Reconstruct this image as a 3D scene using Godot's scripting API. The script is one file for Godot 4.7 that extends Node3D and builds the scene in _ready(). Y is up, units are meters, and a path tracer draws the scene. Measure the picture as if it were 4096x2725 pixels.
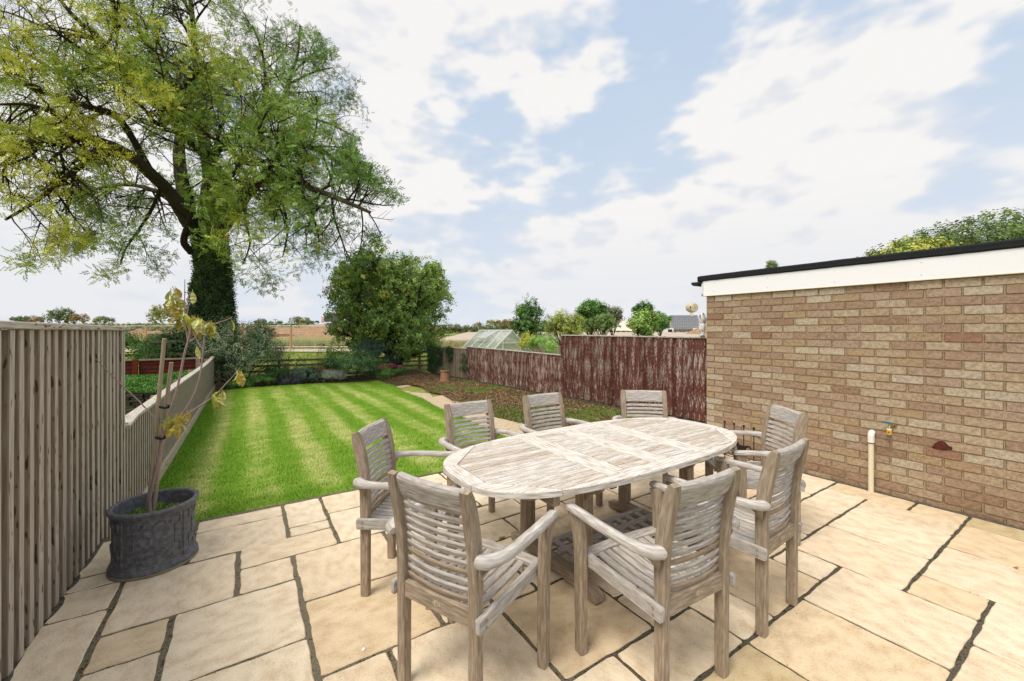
extends Node3D

# ---------------------------------------------------------------- camera numbers: 4096 x 2725 photograph, focal length 1631 px, horizon at row 1320
const EYE := 1.5
const YAW := 0.5775
const F := 1631.0
const CX := 2048.0
const HY := 1320.0
const U := 0.2906          # paving module
const X0 := 0.2586
const Z0 := -0.4345
var fw := Vector3(sin(YAW), 0, -cos(YAW))
var rt := Vector3(cos(YAW), 0, sin(YAW))
var rng := RandomNumberGenerator.new()
var mats := {}
var taken := {}

# ---------------------------------------------------------------- mesh building
class MB:
	var v := PackedVector3Array()
	var n := PackedVector3Array()
	var uv := PackedVector2Array()
	var ix := PackedInt32Array()
	func tri(a: Vector3, b: Vector3, c: Vector3, nrm: Vector3, ua: Vector2, ub: Vector2, uc: Vector2) -> void:
		var k := v.size()
		v.append(a); v.append(b); v.append(c)
		n.append(nrm); n.append(nrm); n.append(nrm)
		uv.append(ua); uv.append(ub); uv.append(uc)
		if (b - a).cross(c - a).dot(nrm) > 0.0:
			ix.append(k); ix.append(k + 2); ix.append(k + 1)
		else:
			ix.append(k); ix.append(k + 1); ix.append(k + 2)
	func quadn(a: Vector3, b: Vector3, c: Vector3, d: Vector3, na: Vector3, nb: Vector3, nc: Vector3, nd: Vector3, ua: Vector2, ub: Vector2, uc: Vector2, ud: Vector2) -> void:
		var k := v.size()
		v.append(a); v.append(b); v.append(c); v.append(d)
		n.append(na); n.append(nb); n.append(nc); n.append(nd)
		uv.append(ua); uv.append(ub); uv.append(uc); uv.append(ud)
		if (c - a).cross(d - b).dot(na + nb + nc + nd) > 0.0:
			for j in [0, 2, 1, 0, 3, 2]:
				ix.append(k + j)
		else:
			for j in [0, 1, 2, 0, 2, 3]:
				ix.append(k + j)
	func quad(a: Vector3, b: Vector3, c: Vector3, d: Vector3, nrm: Vector3, ua := Vector2.ZERO, ub := Vector2(1, 0), uc := Vector2(1, 1), ud := Vector2(0, 1)) -> void:
		quadn(a, b, c, d, nrm, nrm, nrm, nrm, ua, ub, uc, ud)
	func mesh(m: Material = null) -> ArrayMesh:
		var am := ArrayMesh.new()
		var a := []
		a.resize(Mesh.ARRAY_MAX)
		a[Mesh.ARRAY_VERTEX] = v
		a[Mesh.ARRAY_NORMAL] = n
		a[Mesh.ARRAY_TEX_UV] = uv
		a[Mesh.ARRAY_INDEX] = ix
		am.add_surface_from_arrays(Mesh.PRIMITIVE_TRIANGLES, a)
		if m:
			am.surface_set_material(0, m)
		return am

func rect_profile(w: float, h: float, c := 0.003) -> PackedVector2Array:
	var a := w / 2.0
	var b := h / 2.0
	return PackedVector2Array([Vector2(-a + c, -b), Vector2(a - c, -b), Vector2(a, -b + c), Vector2(a, b - c), Vector2(a - c, b), Vector2(-a + c, b), Vector2(-a, b - c), Vector2(-a, -b + c)])

func round_profile(r: float, n: int, ry := -1.0) -> PackedVector2Array:
	var p := PackedVector2Array()
	for i in n:
		var t := TAU * i / n
		p.append(Vector2(cos(t) * r, sin(t) * (r if ry < 0 else ry)))
	return p

# a profile carried along a path; ref keeps the profile's x axis; flat sides unless smooth
func sweep(mb: MB, path: PackedVector3Array, ref: Vector3, prof: PackedVector2Array, smooth := false, scales := [], uvo := Vector2.ZERO, caps := true) -> void:
	var np := path.size()
	var m := prof.size()
	var rings := []
	var axes_r := []
	var axes_u := []
	var lens := PackedFloat32Array()
	var run := 0.0
	for i in np:
		var t := (path[mini(i + 1, np - 1)] - path[maxi(i - 1, 0)]).normalized()
		var r := (ref - t * ref.dot(t)).normalized()
		var u := r.cross(t).normalized()
		var s: Vector2 = Vector2.ONE
		if scales.size():
			s = scales[i] if scales[i] is Vector2 else Vector2.ONE * scales[i]
		var ring := PackedVector3Array()
		for p in prof:
			ring.append(path[i] + r * p.x * s.x + u * p.y * s.y)
		rings.append(ring); axes_r.append(r); axes_u.append(u)
		if i > 0:
			run += path[i].distance_to(path[i - 1])
		lens.append(run)
	var per := PackedFloat32Array([0.0])
	for k in m:
		per.append(per[k] + prof[k].distance_to(prof[(k + 1) % m]))
	for i in np - 1:
		var A: PackedVector3Array = rings[i]
		var B: PackedVector3Array = rings[i + 1]
		for k in m:
			var k2 := (k + 1) % m
			var ua := uvo + Vector2(per[k], lens[i])
			var ub := uvo + Vector2(per[k + 1], lens[i])
			var uc := uvo + Vector2(per[k + 1], lens[i + 1])
			var ud := uvo + Vector2(per[k], lens[i + 1])
			if smooth:
				var n1: Vector3 = (axes_r[i] * prof[k].x + axes_u[i] * prof[k].y).normalized()
				var n2: Vector3 = (axes_r[i] * prof[k2].x + axes_u[i] * prof[k2].y).normalized()
				var n3: Vector3 = (axes_r[i + 1] * prof[k2].x + axes_u[i + 1] * prof[k2].y).normalized()
				var n4: Vector3 = (axes_r[i + 1] * prof[k].x + axes_u[i + 1] * prof[k].y).normalized()
				mb.quadn(A[k], A[k2], B[k2], B[k], n1, n2, n3, n4, ua, ub, uc, ud)
			else:
				var e := prof[k2] - prof[k]
				var q := Vector2(e.y, -e.x).normalized()
				var na: Vector3 = axes_r[i] * q.x + axes_u[i] * q.y
				var nb: Vector3 = axes_r[i + 1] * q.x + axes_u[i + 1] * q.y
				mb.quadn(A[k], A[k2], B[k2], B[k], na, na, nb, nb, ua, ub, uc, ud)
	if caps:
		for e in [0, np - 1]:
			var ring: PackedVector3Array = rings[e]
			var t := (path[1] - path[0]).normalized() * -1.0 if e == 0 else (path[np - 1] - path[np - 2]).normalized()
			for k in range(1, m - 1):
				mb.tri(ring[0], ring[k], ring[k + 1], t, uvo + prof[0], uvo + prof[k], uvo + prof[k + 1])

func ruv() -> Vector2:
	return Vector2(rng.randf() * 7.0, rng.randf() * 7.0)

# a straight bar of section w (along ref) by h with softened edges and ends
func bar(mb: MB, a: Vector3, b: Vector3, w: float, h: float, ref := Vector3.RIGHT, c := 0.003, uvo := Vector2(-1, -1)) -> void:
	var d := (b - a).normalized()
	if absf(d.dot(ref)) > 0.95:
		ref = Vector3.UP if absf(d.y) < 0.9 else Vector3.BACK
	var k := maxf(0.0, 1.0 - 2.0 * c / minf(w, h))
	sweep(mb, PackedVector3Array([a, a + d * c, b - d * c, b]), ref, rect_profile(w, h, c), false, [k, 1.0, 1.0, k], ruv() if uvo.x < 0 else uvo)

func box(mb: MB, c: Vector3, s: Vector3, ch := 0.003) -> void:
	bar(mb, c - Vector3(0, s.y / 2, 0), c + Vector3(0, s.y / 2, 0), s.x, s.z, Vector3.RIGHT, ch)

func tube(mb: MB, path: PackedVector3Array, r0: float, r1: float, sides := 6, caps := true, wob := 0.0) -> void:
	var sc := []
	for i in path.size():
		sc.append(lerpf(r0, r1, i / float(path.size() - 1)) * (1.0 + wob * (rng.randf() - 0.5)))
	var t := (path[path.size() - 1] - path[0]).normalized()
	var ref := Vector3.RIGHT if absf(t.x) < 0.7 else Vector3.BACK
	sweep(mb, path, ref, round_profile(1.0, sides), true, sc, Vector2(rng.randf() * 5, rng.randf() * 5), caps)

func lathe(mb: MB, c: Vector3, prof: Array, sides := 24) -> void:     # prof: [radius, height] from bottom to top
	var run := 0.0
	for i in prof.size() - 1:
		var p: Array = prof[i]
		var q: Array = prof[i + 1]
		var e := Vector2(q[0] - p[0], q[1] - p[1])
		var nn := Vector2(e.y, -e.x).normalized()
		for k in sides:
			var a := TAU * k / sides
			var b := TAU * (k + 1) / sides
			var da := Vector3(cos(a), 0, sin(a))
			var db := Vector3(cos(b), 0, sin(b))
			var up := Vector3.UP
			mb.quadn(c + da * p[0] + up * p[1], c + db * p[0] + up * p[1], c + db * q[0] + up * q[1], c + da * q[0] + up * q[1], da * nn.x + up * nn.y, db * nn.x + up * nn.y, db * nn.x + up * nn.y, da * nn.x + up * nn.y, Vector2(a * 0.3, run), Vector2(b * 0.3, run), Vector2(b * 0.3, run + e.length()), Vector2(a * 0.3, run + e.length()))
		run += e.length()

func inset(poly: PackedVector2Array, c: float) -> PackedVector2Array:
	var out := PackedVector2Array()
	var m := poly.size()
	var s := 0.0
	for i in m:
		s += poly[i].cross(poly[(i + 1) % m])
	var sg := 1.0 if s > 0 else -1.0
	for i in m:
		var e1 := (poly[i] - poly[(i + m - 1) % m]).normalized()
		var e2 := (poly[(i + 1) % m] - poly[i]).normalized()
		var n1 := Vector2(-e1.y, e1.x) * sg
		var n2 := Vector2(-e2.y, e2.x) * sg
		var b := (n1 + n2).normalized()
		out.append(poly[i] + b * c / maxf(0.5, b.dot(n1)))
	return out

# a plate: an outline in x, z lifted from y0 to y1, with a softened upper edge
func plate(mb: MB, poly: PackedVector2Array, y0: float, y1: float, c := 0.003, uvo := Vector2.ZERO, turned := false, tilt := Vector2.ZERO) -> void:
	var top := inset(poly, c)
	var m := poly.size()
	var mid := Vector2.ZERO
	for p in poly:
		mid += p / m
	var Y := func(p: Vector2) -> float: return tilt.dot(p - mid)
	var tr := Geometry2D.triangulate_polygon(top)
	for i in range(0, tr.size(), 3):
		var q := []
		var w := []
		for j in 3:
			var p := top[tr[i + j]]
			q.append(Vector3(p.x, y1 + Y.call(p), p.y))
			w.append(uvo + (Vector2(p.y, p.x) if turned else p))
		mb.tri(q[0], q[1], q[2], Vector3(-tilt.x, 1, -tilt.y).normalized(), w[0], w[1], w[2])
	var run := 0.0
	for i in m:
		var a := poly[i]
		var b := poly[(i + 1) % m]
		var ta := top[i]
		var tb := top[(i + 1) % m]
		var e := (b - a).normalized()
		var o := Vector3(e.y, 0, -e.x)
		if Vector2(o.x, o.z).dot(ta - a) > 0:
			o = -o
		var A := Vector3(a.x, y1 - c + Y.call(a), a.y)
		var B := Vector3(b.x, y1 - c + Y.call(b), b.y)
		var d := a.distance_to(b)
		mb.quad(A, B, Vector3(tb.x, y1 + Y.call(tb), tb.y), Vector3(ta.x, y1 + Y.call(ta), ta.y), (o + Vector3.UP).normalized(), uvo + a, uvo + b, uvo + tb, uvo + ta)
		mb.quad(Vector3(a.x, y0, a.y), Vector3(b.x, y0, b.y), B, A, o, uvo + Vector2(0, run), uvo + Vector2(0, run + d), uvo + Vector2(y1 - y0, run + d), uvo + Vector2(y1 - y0, run))
		run += d
	var tb2 := Geometry2D.triangulate_polygon(poly)
	for i in range(0, tb2.size(), 3):
		var q := []
		for j in 3:
			var p := poly[tb2[i + j]]
			q.append(Vector3(p.x, y0, p.y))
		mb.tri(q[0], q[1], q[2], Vector3.DOWN, Vector2.ZERO, Vector2.ONE, Vector2(0, 1))

func rect2(x0: float, z0: float, x1: float, z1: float) -> PackedVector2Array:
	return PackedVector2Array([Vector2(x0, z0), Vector2(x1, z0), Vector2(x1, z1), Vector2(x0, z1)])

# ---------------------------------------------------------------- objects
func numbered(called: String) -> String:
	if not taken.has(called):
		taken[called] = 0
		return called
	taken[called] += 1
	return "%s_%03d" % [called, taken[called]]

func thing(called: String, label: String, category: String, at := Vector3.ZERO, turn := 0.0, group := "") -> Node3D:
	var o := Node3D.new()
	o.name = numbered(called)
	add_child(o)
	o.position = at
	o.rotation.y = turn
	tag(o, label, category, group)
	return o

func tag(o: Node3D, label: String, category: String, group := "") -> Node3D:
	if label: o.set_meta("label", label)
	if category: o.set_meta("category", category)
	if group: o.set_meta("group", group)
	return o

func put(called: String, mesh: Mesh, m: Material, parent: Node = null, at := Vector3.ZERO) -> MeshInstance3D:
	var o := MeshInstance3D.new()
	o.mesh = mesh
	if m:
		o.material_override = m
	o.position = at
	if parent == null:
		o.name = numbered(called)
		add_child(o)
	else:
		var nm := called
		var k := 0
		if not parent.has_meta("_n"):
			parent.set_meta("_n", {})
		var used: Dictionary = parent.get_meta("_n")
		if used.has(called):
			used[called] += 1
			nm = "%s_%03d" % [called, used[called]]
		else:
			used[called] = 0
		o.name = nm
		parent.add_child(o)
	return o

func part(called: String, mb: MB, m: Material, parent: Node = null, at := Vector3.ZERO) -> MeshInstance3D:
	return put(called, mb.mesh(), m, parent, at)

func struct(called: String, mb: MB, m: Material, label := "") -> MeshInstance3D:
	var o := put(called, mb.mesh(), m)
	o.set_meta("kind", "structure")
	if label: o.set_meta("label", label)
	return o

func many(called: String, mesh: Mesh, m: Material, xf: Array, cols: Array, parent: Node = null) -> MultiMeshInstance3D:
	var mm := MultiMesh.new()
	mm.transform_format = MultiMesh.TRANSFORM_3D
	mm.use_colors = true
	mm.mesh = mesh
	mm.instance_count = xf.size()
	for i in xf.size():
		mm.set_instance_transform(i, xf[i])
		mm.set_instance_color(i, cols[i])
	var o := MultiMeshInstance3D.new()
	o.multimesh = mm
	o.material_override = m
	o.set_meta("kind", "stuff")
	if parent == null:
		o.name = numbered(called)
		add_child(o)
	else:
		o.name = called
		parent.add_child(o, true)
	return o

# ---------------------------------------------------------------- places
func at(u: float, v: float, d: float) -> Vector3:       # the point d metres in front of the camera's plane towards that spot of the photograph
	return Vector3(0, EYE, 0) + (fw + rt * ((u - CX) / F) + Vector3.UP * ((HY - v) / F)) * d

func wp(a: float, d: float, y := 0.0) -> Vector3:
	return fw * d + rt * a + Vector3.UP * y

func ss(a: float, b: float, x: float) -> float:
	var t := clampf((x - a) / (b - a), 0, 1)
	return t * t * (3 - 2 * t)

func gh(x: float, z: float) -> float:                   # height of the garden and the field
	var d := -z
	var hl := -0.26 - 0.015 * clampf(d - 6, 0, 10.5)
	var hr := -0.03 - 0.0175 * clampf(d - 4, 0, 12)
	var h := lerpf(hl, hr, ss(3.5, 5.0, x))
	return lerpf(h, -0.2, ss(18, 34, d))

# ---------------------------------------------------------------- textures
func noise_bytes(w: int, h: int, fx: float, fy: float, sd: int, oct := 4) -> PackedByteArray:   # seamless grey noise of about fx by fy cells
	var nz := FastNoiseLite.new()
	nz.seed = sd
	nz.noise_type = FastNoiseLite.TYPE_SIMPLEX_SMOOTH
	nz.fractal_octaves = oct
	var cell := clampf(w / fx, 3.0, 16.0)
	nz.frequency = 1.0 / cell
	var bw := clampi(int(fx * cell), 16, 1024)
	var bh := clampi(int(fy * cell), 16, 1024)
	var im := nz.get_seamless_image(bw, bh, false, false, 0.15)
	im.convert(Image.FORMAT_L8)
	im.resize(w, h, Image.INTERPOLATE_CUBIC)
	return im.get_data()

func tex(w: int, h: int, data: PackedByteArray, grey := false) -> ImageTexture:
	return ImageTexture.create_from_image(Image.create_from_data(w, h, false, Image.FORMAT_L8 if grey else Image.FORMAT_RGB8, data))

func put_rgb(d: PackedByteArray, i: int, c: Color) -> void:
	d[i * 3] = clampi(int(c.r * 255), 0, 255)
	d[i * 3 + 1] = clampi(int(c.g * 255), 0, 255)
	d[i * 3 + 2] = clampi(int(c.b * 255), 0, 255)

func ramp(stops: Array) -> PackedColorArray:            # 256 colours from [[at, Color], ...]
	var g := Gradient.new()
	g.offsets = PackedFloat32Array(stops.map(func(s): return s[0]))
	g.colors = PackedColorArray(stops.map(func(s): return s[1]))
	var out := PackedColorArray()
	for i in 256:
		out.append(g.sample(i / 255.0))
	return out

# two layers of noise through a ramp, a third layer that mixes in a second ramp where it is high
func layered(w: int, h: int, a: PackedByteArray, b: PackedByteArray, share: float, r1: PackedColorArray, mask := PackedByteArray(), r2 := PackedColorArray(), lo := 0.5, hi := 0.6) -> ImageTexture:
	var d := PackedByteArray()
	d.resize(w * h * 3)
	var two := mask.size() > 0
	for i in w * h:
		var k := clampi(int(a[i] * (1.0 - share) + b[i] * share), 0, 255)
		var c := r1[k]
		if two:
			var t := clampf((mask[i] / 255.0 - lo) / (hi - lo), 0, 1)
			if t > 0:
				c = c.lerp(r2[k], t)
		d[i * 3] = int(c.r * 255)
		d[i * 3 + 1] = int(c.g * 255)
		d[i * 3 + 2] = int(c.b * 255)
	return tex(w, h, d)

func mat(called: String, albedo: Color, rough := 0.8, t: Texture2D = null, scale := Vector2.ONE, bump: Texture2D = null, bump_cm := 0.3) -> StandardMaterial3D:
	var m := StandardMaterial3D.new()
	m.resource_name = called
	m.albedo_color = albedo.linear_to_srgb()
	m.roughness = rough
	m.metallic_specular = 0.35
	if t:
		m.albedo_texture = t
		m.uv1_scale = Vector3(scale.x, scale.y, 1)
	if bump:
		m.heightmap_enabled = true
		m.heightmap_texture = bump
		m.heightmap_scale = bump_cm
		m.uv1_scale = Vector3(scale.x, scale.y, 1)
	mats[called] = m
	return m

func tri_mat(called: String, albedo: Color, rough: float, t: Texture2D, per_metre: float, bump: Texture2D = null, bump_cm := 0.3, world := true) -> StandardMaterial3D:
	var m := mat(called, albedo, rough, t, Vector2.ONE, bump, bump_cm)
	m.uv1_triplanar = true
	m.uv1_world_triplanar = world
	m.uv1_scale = Vector3.ONE * per_metre
	return m

func tinted(called: String, src: String, c: Color) -> StandardMaterial3D:
	var m: StandardMaterial3D = mats[src].duplicate()
	m.albedo_color = c.linear_to_srgb()
	m.resource_name = called
	mats[called] = m
	return m

func leaf_mat(called: String, rough := 0.55) -> StandardMaterial3D:
	var m := StandardMaterial3D.new()
	m.resource_name = called
	m.vertex_color_use_as_albedo = true
	m.roughness = rough
	m.metallic_specular = 0.3
	m.cull_mode = BaseMaterial3D.CULL_DISABLED
	m.backlight_enabled = true
	m.backlight = Color(0.45, 0.45, 0.3)
	mats[called] = m
	return m

func G(v: float) -> Color:
	return Color(v, v, v)

func make_materials() -> void:
	var white := ramp([[0.0, G(0.45)], [0.5, G(0.8)], [1.0, G(1.0)]])
	# weathered teak: fine fibres along v, pale bleached patches, brown worn streaks
	var fib := noise_bytes(256, 512, 60, 3, 11, 3)
	var fib2 := noise_bytes(256, 512, 25, 6, 12, 4)
	var pat := noise_bytes(256, 512, 16, 9, 13, 5)
	var grain_t := layered(256, 512, fib, fib2, 0.45, ramp([[0.0, Color(0.56, 0.52, 0.48)], [0.35, Color(0.69, 0.66, 0.625)], [0.55, Color(0.745, 0.72, 0.69)], [0.8, Color(0.79, 0.775, 0.755)], [1.0, Color(0.85, 0.84, 0.83)]]), pat, ramp([[0.0, Color(0.66, 0.62, 0.57)], [0.4, Color(0.8, 0.775, 0.745)], [0.7, Color(0.86, 0.845, 0.825)], [1.0, Color(0.93, 0.92, 0.91)]]), 0.38, 0.72)
	var fib_h := tex(256, 512, fib2, true)
	mat("teak", Color(0.8, 0.8, 0.81), 0.85, grain_t, Vector2(3.0, 1.2), fib_h, 0.12)
	tinted("teak_brown", "teak", Color(0.62, 0.53, 0.43))
	tinted("teak_pale", "teak", Color(0.95, 0.95, 0.97))
	var lich := noise_bytes(256, 512, 50, 9, 15, 5)
	var top_t := layered(256, 512, fib, fib2, 0.5, ramp([[0.0, Color(0.58, 0.53, 0.47)], [0.4, Color(0.7, 0.66, 0.61)], [0.7, Color(0.78, 0.75, 0.71)], [1.0, Color(0.84, 0.82, 0.79)]]), lich, ramp([[0.0, Color(0.72, 0.69, 0.66)], [0.4, Color(0.86, 0.84, 0.82)], [1.0, Color(0.96, 0.955, 0.95)]]), 0.3, 0.66)
	mat("table_wood", G(0.9), 0.85, top_t, Vector2(1.9, 0.8), fib_h, 0.1)
	tinted("backing_wood", "table_wood", Color(0.84, 0.81, 0.77))
	tinted("table_pale", "table_wood", Color(1.0, 1.0, 1.0))
	tinted("table_worn", "table_wood", Color(0.74, 0.69, 0.62))
	tinted("table_dim", "table_wood", Color(0.84, 0.81, 0.77))
	# fence timber
	var knots := noise_bytes(256, 512, 14, 9, 23, 2)
	var fen := layered(256, 512, fib2, fib, 0.5, ramp([[0.0, Color(0.55, 0.5, 0.46)], [0.4, Color(0.72, 0.685, 0.64)], [0.65, Color(0.79, 0.765, 0.735)], [1.0, Color(0.88, 0.865, 0.845)]]), knots, ramp([[0.0, Color(0.28, 0.22, 0.17)], [1.0, Color(0.62, 0.54, 0.45)]]), 0.8, 0.88)
	mat("fence_grey", Color(0.86, 0.84, 0.82), 0.9, fen, Vector2(2.0, 0.7), fib_h, 0.15)
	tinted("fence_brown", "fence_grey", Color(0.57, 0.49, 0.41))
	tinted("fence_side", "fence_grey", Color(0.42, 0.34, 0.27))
	tinted("fence_mid", "fence_grey", Color(0.5, 0.435, 0.36))
	tinted("cap_wood", "fence_grey", Color(0.92, 0.93, 0.93))
	tinted("rail_wood", "fence_grey", Color(0.42, 0.38, 0.25))
	tinted("gravel_board", "fence_grey", Color(1.0, 0.93, 0.8))
	tinted("stake_wood", "fence_grey", Color(0.85, 0.75, 0.62))
	# flaking red-brown stain over silvered boards
	var s1 := noise_bytes(512, 512, 64, 13, 31, 5)
	var s2 := noise_bytes(512, 512, 120, 40, 32, 4)
	var s3 := noise_bytes(512, 512, 7, 5, 33, 3)
	var red := PackedByteArray()
	red.resize(512 * 512 * 3)
	var redh := PackedByteArray()
	redh.resize(512 * 512)
	var grey_r := ramp([[0.0, Color(0.5, 0.42, 0.39)], [0.5, Color(0.66, 0.61, 0.58)], [1.0, Color(0.84, 0.81, 0.79)]])
	var red_r := ramp([[0.0, Color(0.27, 0.16, 0.14)], [0.5, Color(0.4, 0.235, 0.2)], [1.0, Color(0.5, 0.34, 0.3)]])
	for i in 512 * 512:
		var q := s1[i] * 0.32 + s2[i] * 0.46 + s3[i] * 0.42
		var t := clampf((q - 158.0) / 20.0, 0, 1)
		put_rgb(red, i, red_r[s2[i]].lerp(grey_r[s1[i]], t))
		redh[i] = int(200 - 60 * t)
	var red_t := tex(512, 512, red)
	mat("flaking_red", G(0.85), 0.8, red_t, Vector2(0.9, 0.5), tex(512, 512, redh, true), 0.1)
	var red2 := PackedByteArray()
	red2.resize(512 * 512 * 3)
	for i in 512 * 512:
		var q := s1[i] * 0.32 + s2[i] * 0.46 + s3[i] * 0.42
		var t := clampf((q - 143.0) / 22.0, 0, 1)
		put_rgb(red2, i, red_r[s2[i]].lerp(grey_r[s1[i]], t))
	mat("worn_red", Color(0.92, 0.88, 0.82), 0.85, tex(512, 512, red2), Vector2(0.9, 0.5))
	for k in [["_a", Color(0.66, 0.6, 0.56)], ["_b", Color(1.0, 0.98, 0.96)], ["_c", Color(0.76, 0.72, 0.7)]]:
		tinted("flaking_red" + k[0], "flaking_red", k[1])
		tinted("worn_red" + k[0], "worn_red", k[1] * Color(1.0, 0.98, 0.94))
		tinted("fence_mid" + k[0], "fence_grey", Color(0.56, 0.49, 0.41) * k[1])
	tinted("dark_red", "fence_grey", Color(0.2, 0.045, 0.03))
	# bricks
	var b1 := noise_bytes(512, 512, 60, 60, 41, 4)
	var b2 := noise_bytes(512, 512, 14, 14, 42, 4)
	var b3 := noise_bytes(512, 512, 40, 40, 43, 2)
	var brick_t := layered(512, 512, b1, b2, 0.5, ramp([[0.0, G(0.5)], [0.35, G(0.74)], [0.6, G(0.86)], [1.0, G(1.0)]]), b3, ramp([[0.0, G(0.2)], [1.0, G(0.45)]]), 0.8, 0.86)
	var brick_h := tex(512, 512, b1, true)
	var tones := [Color(0.46, 0.32, 0.215), Color(0.53, 0.4, 0.265), Color(0.43, 0.285, 0.195), Color(0.58, 0.47, 0.325), Color(0.36, 0.225, 0.14), Color(0.5, 0.36, 0.26), Color(0.37, 0.19, 0.12), Color(0.62, 0.53, 0.4), Color(0.49, 0.345, 0.2)]
	for i in tones.size():
		tri_mat("brick%d" % i, tones[i].lerp(Color(0.5, 0.38, 0.255), 0.2) * 1.2, 0.9, brick_t, 1.9, brick_h, 0.4)
	tri_mat("mortar", Color(0.58, 0.44, 0.28), 0.95, brick_t, 3.0, brick_h, 0.3)
	tri_mat("render", Color(0.4, 0.33, 0.25), 0.95, brick_t, 1.0)
	# paving
	var p1 := noise_bytes(512, 512, 90, 90, 51, 3)
	var p2 := noise_bytes(512, 512, 8, 12, 52, 5)
	var p3 := noise_bytes(512, 512, 60, 70, 53, 2)
	var rdg := noise_bytes(512, 512, 5, 7, 54, 4)
	var slab_t := layered(512, 512, p1, p2, 0.6, ramp([[0.0, Color(0.8, 0.75, 0.68)], [0.3, Color(0.9, 0.87, 0.83)], [0.5, Color(0.95, 0.935, 0.91)], [0.75, Color(0.99, 0.98, 0.96)], [1.0, Color(1.0, 0.99, 0.97)]]), p3, ramp([[0.0, Color(0.42, 0.34, 0.25)], [1.0, Color(0.8, 0.72, 0.6)]]), 0.85, 0.92)
	var sh := PackedByteArray()
	sh.resize(512 * 512)
	for i in 512 * 512:
		var r := absi(int(rdg[i]) - 128)
		var e := 0.0 if r > 5 else (5 - r) * 14.0
		sh[i] = clampi(int(150 + (p2[i] - 128) * 0.5 + (p1[i] - 128) * 0.12 - e), 0, 255)
	var slab_h := tex(512, 512, sh, true)
	mat("slab", Color(0.81, 0.7, 0.545), 0.85, slab_t, Vector2(0.85, 0.85), slab_h, 0.55)
	tinted("slab_a", "slab", Color(0.78, 0.665, 0.51))
	tinted("slab_b", "slab", Color(0.84, 0.74, 0.59))
	tinted("slab_c", "slab", Color(0.76, 0.63, 0.45))
	tinted("slab_moss", "slab", Color(0.6, 0.5, 0.32))
	var grit := layered(512, 512, b1, b3, 0.4, ramp([[0.0, G(0.3)], [0.5, G(0.65)], [1.0, G(1.0)]]), b2, ramp([[0.0, Color(0.25, 0.3, 0.12)], [1.0, Color(0.6, 0.62, 0.4)]]), 0.66, 0.72)
	tri_mat("joint_pale", Color(0.5, 0.425, 0.31), 0.95, grit, 2.2, brick_h, 0.6)
	tri_mat("joint_dark", Color(0.3, 0.26, 0.2), 0.95, grit, 2.2, brick_h, 0.6)
	tri_mat("path_stone", Color(0.56, 0.46, 0.34), 0.9, slab_t, 0.8, slab_h, 0.9)
	# ground
	tri_mat("soil", Color(0.215, 0.135, 0.075), 0.95, layered(512, 512, b1, b2, 0.5, ramp([[0.0, G(0.3)], [0.5, G(0.7)], [1.0, G(1.0)]]), b2, ramp([[0.0, Color(0.5, 0.6, 0.2)], [1.0, Color(0.85, 1.0, 0.45)]]), 0.6, 0.7), 0.6, brick_h, 1.5)
	var gr := layered(512, 512, b1, p2, 0.5, ramp([[0.0, G(0.45)], [0.5, G(0.75)], [1.0, G(1.0)]]), p2, ramp([[0.0, Color(0.8, 0.6, 0.4)], [1.0, Color(1.0, 0.85, 0.7)]]), 0.55, 0.75)
	tri_mat("field", Color(0.4, 0.5, 0.12), 0.95, gr, 0.12, brick_h, 2.0)
	tri_mat("far_field", Color(0.3, 0.34, 0.13), 0.95, gr, 0.02)
	tri_mat("turf", Color(0.28, 0.36, 0.06), 0.95, gr, 0.7)
	tri_mat("track", Color(0.85, 0.8, 0.72), 0.95, gr, 0.3)
	tri_mat("earth", Color(0.58, 0.41, 0.26), 0.95, gr, 0.09, tex(512, 512, p2, true), 8.0)
	tri_mat("earth_dark", Color(0.3, 0.15, 0.07), 0.95, gr, 0.09, tex(512, 512, p2, true), 8.0)
	tri_mat("hill", Color(0.16, 0.2, 0.16), 0.95, gr, 0.01)
	# bark, felt, lead, clay
	var bk := noise_bytes(256, 256, 24, 5, 61, 4)
	mat("bark", G(1.0), 0.95, layered(256, 256, bk, noise_bytes(256, 256, 6, 6, 62), 0.3, ramp([[0.0, Color(0.2, 0.17, 0.13)], [0.5, Color(0.36, 0.32, 0.26)], [1.0, Color(0.5, 0.46, 0.38)]])), Vector2(2.0, 0.8), tex(256, 256, bk, true), 1.5)
	tinted("bark_dark", "bark", Color(0.55, 0.5, 0.45))
	mat("bark_red", G(1.0), 0.85, layered(256, 256, bk, noise_bytes(256, 256, 6, 6, 62), 0.5, ramp([[0.0, Color(0.42, 0.34, 0.32)], [0.5, Color(0.6, 0.52, 0.51)], [1.0, Color(0.78, 0.73, 0.73)]])), Vector2(9, 5))
	tri_mat("felt", Color(0.04, 0.043, 0.05), 0.9, brick_t, 3.0, brick_h, 1.2)
	var lead_t := layered(256, 256, noise_bytes(256, 256, 10, 10, 71, 5), noise_bytes(256, 256, 40, 40, 72, 3), 0.35, ramp([[0.0, Color(0.2, 0.2, 0.21)], [0.45, Color(0.29, 0.295, 0.31)], [0.7, Color(0.37, 0.375, 0.395)], [1.0, Color(0.58, 0.59, 0.63)]]))
	tri_mat("lead", G(1.5), 0.55, lead_t, 2.5, tex(256, 256, noise_bytes(256, 256, 40, 40, 72, 3), true), 0.15, false)
	tri_mat("lead_edge", Color(0.42, 0.37, 0.25), 0.9, brick_t, 6.0, brick_h, 0.4, false)
	tri_mat("clay", Color(0.6, 0.33, 0.2), 0.85, brick_t, 4.0)
	mat("white_board", Color(0.86, 0.87, 0.9), 0.35)
	mat("cream_plastic", Color(0.72, 0.65, 0.47), 0.4)
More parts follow.
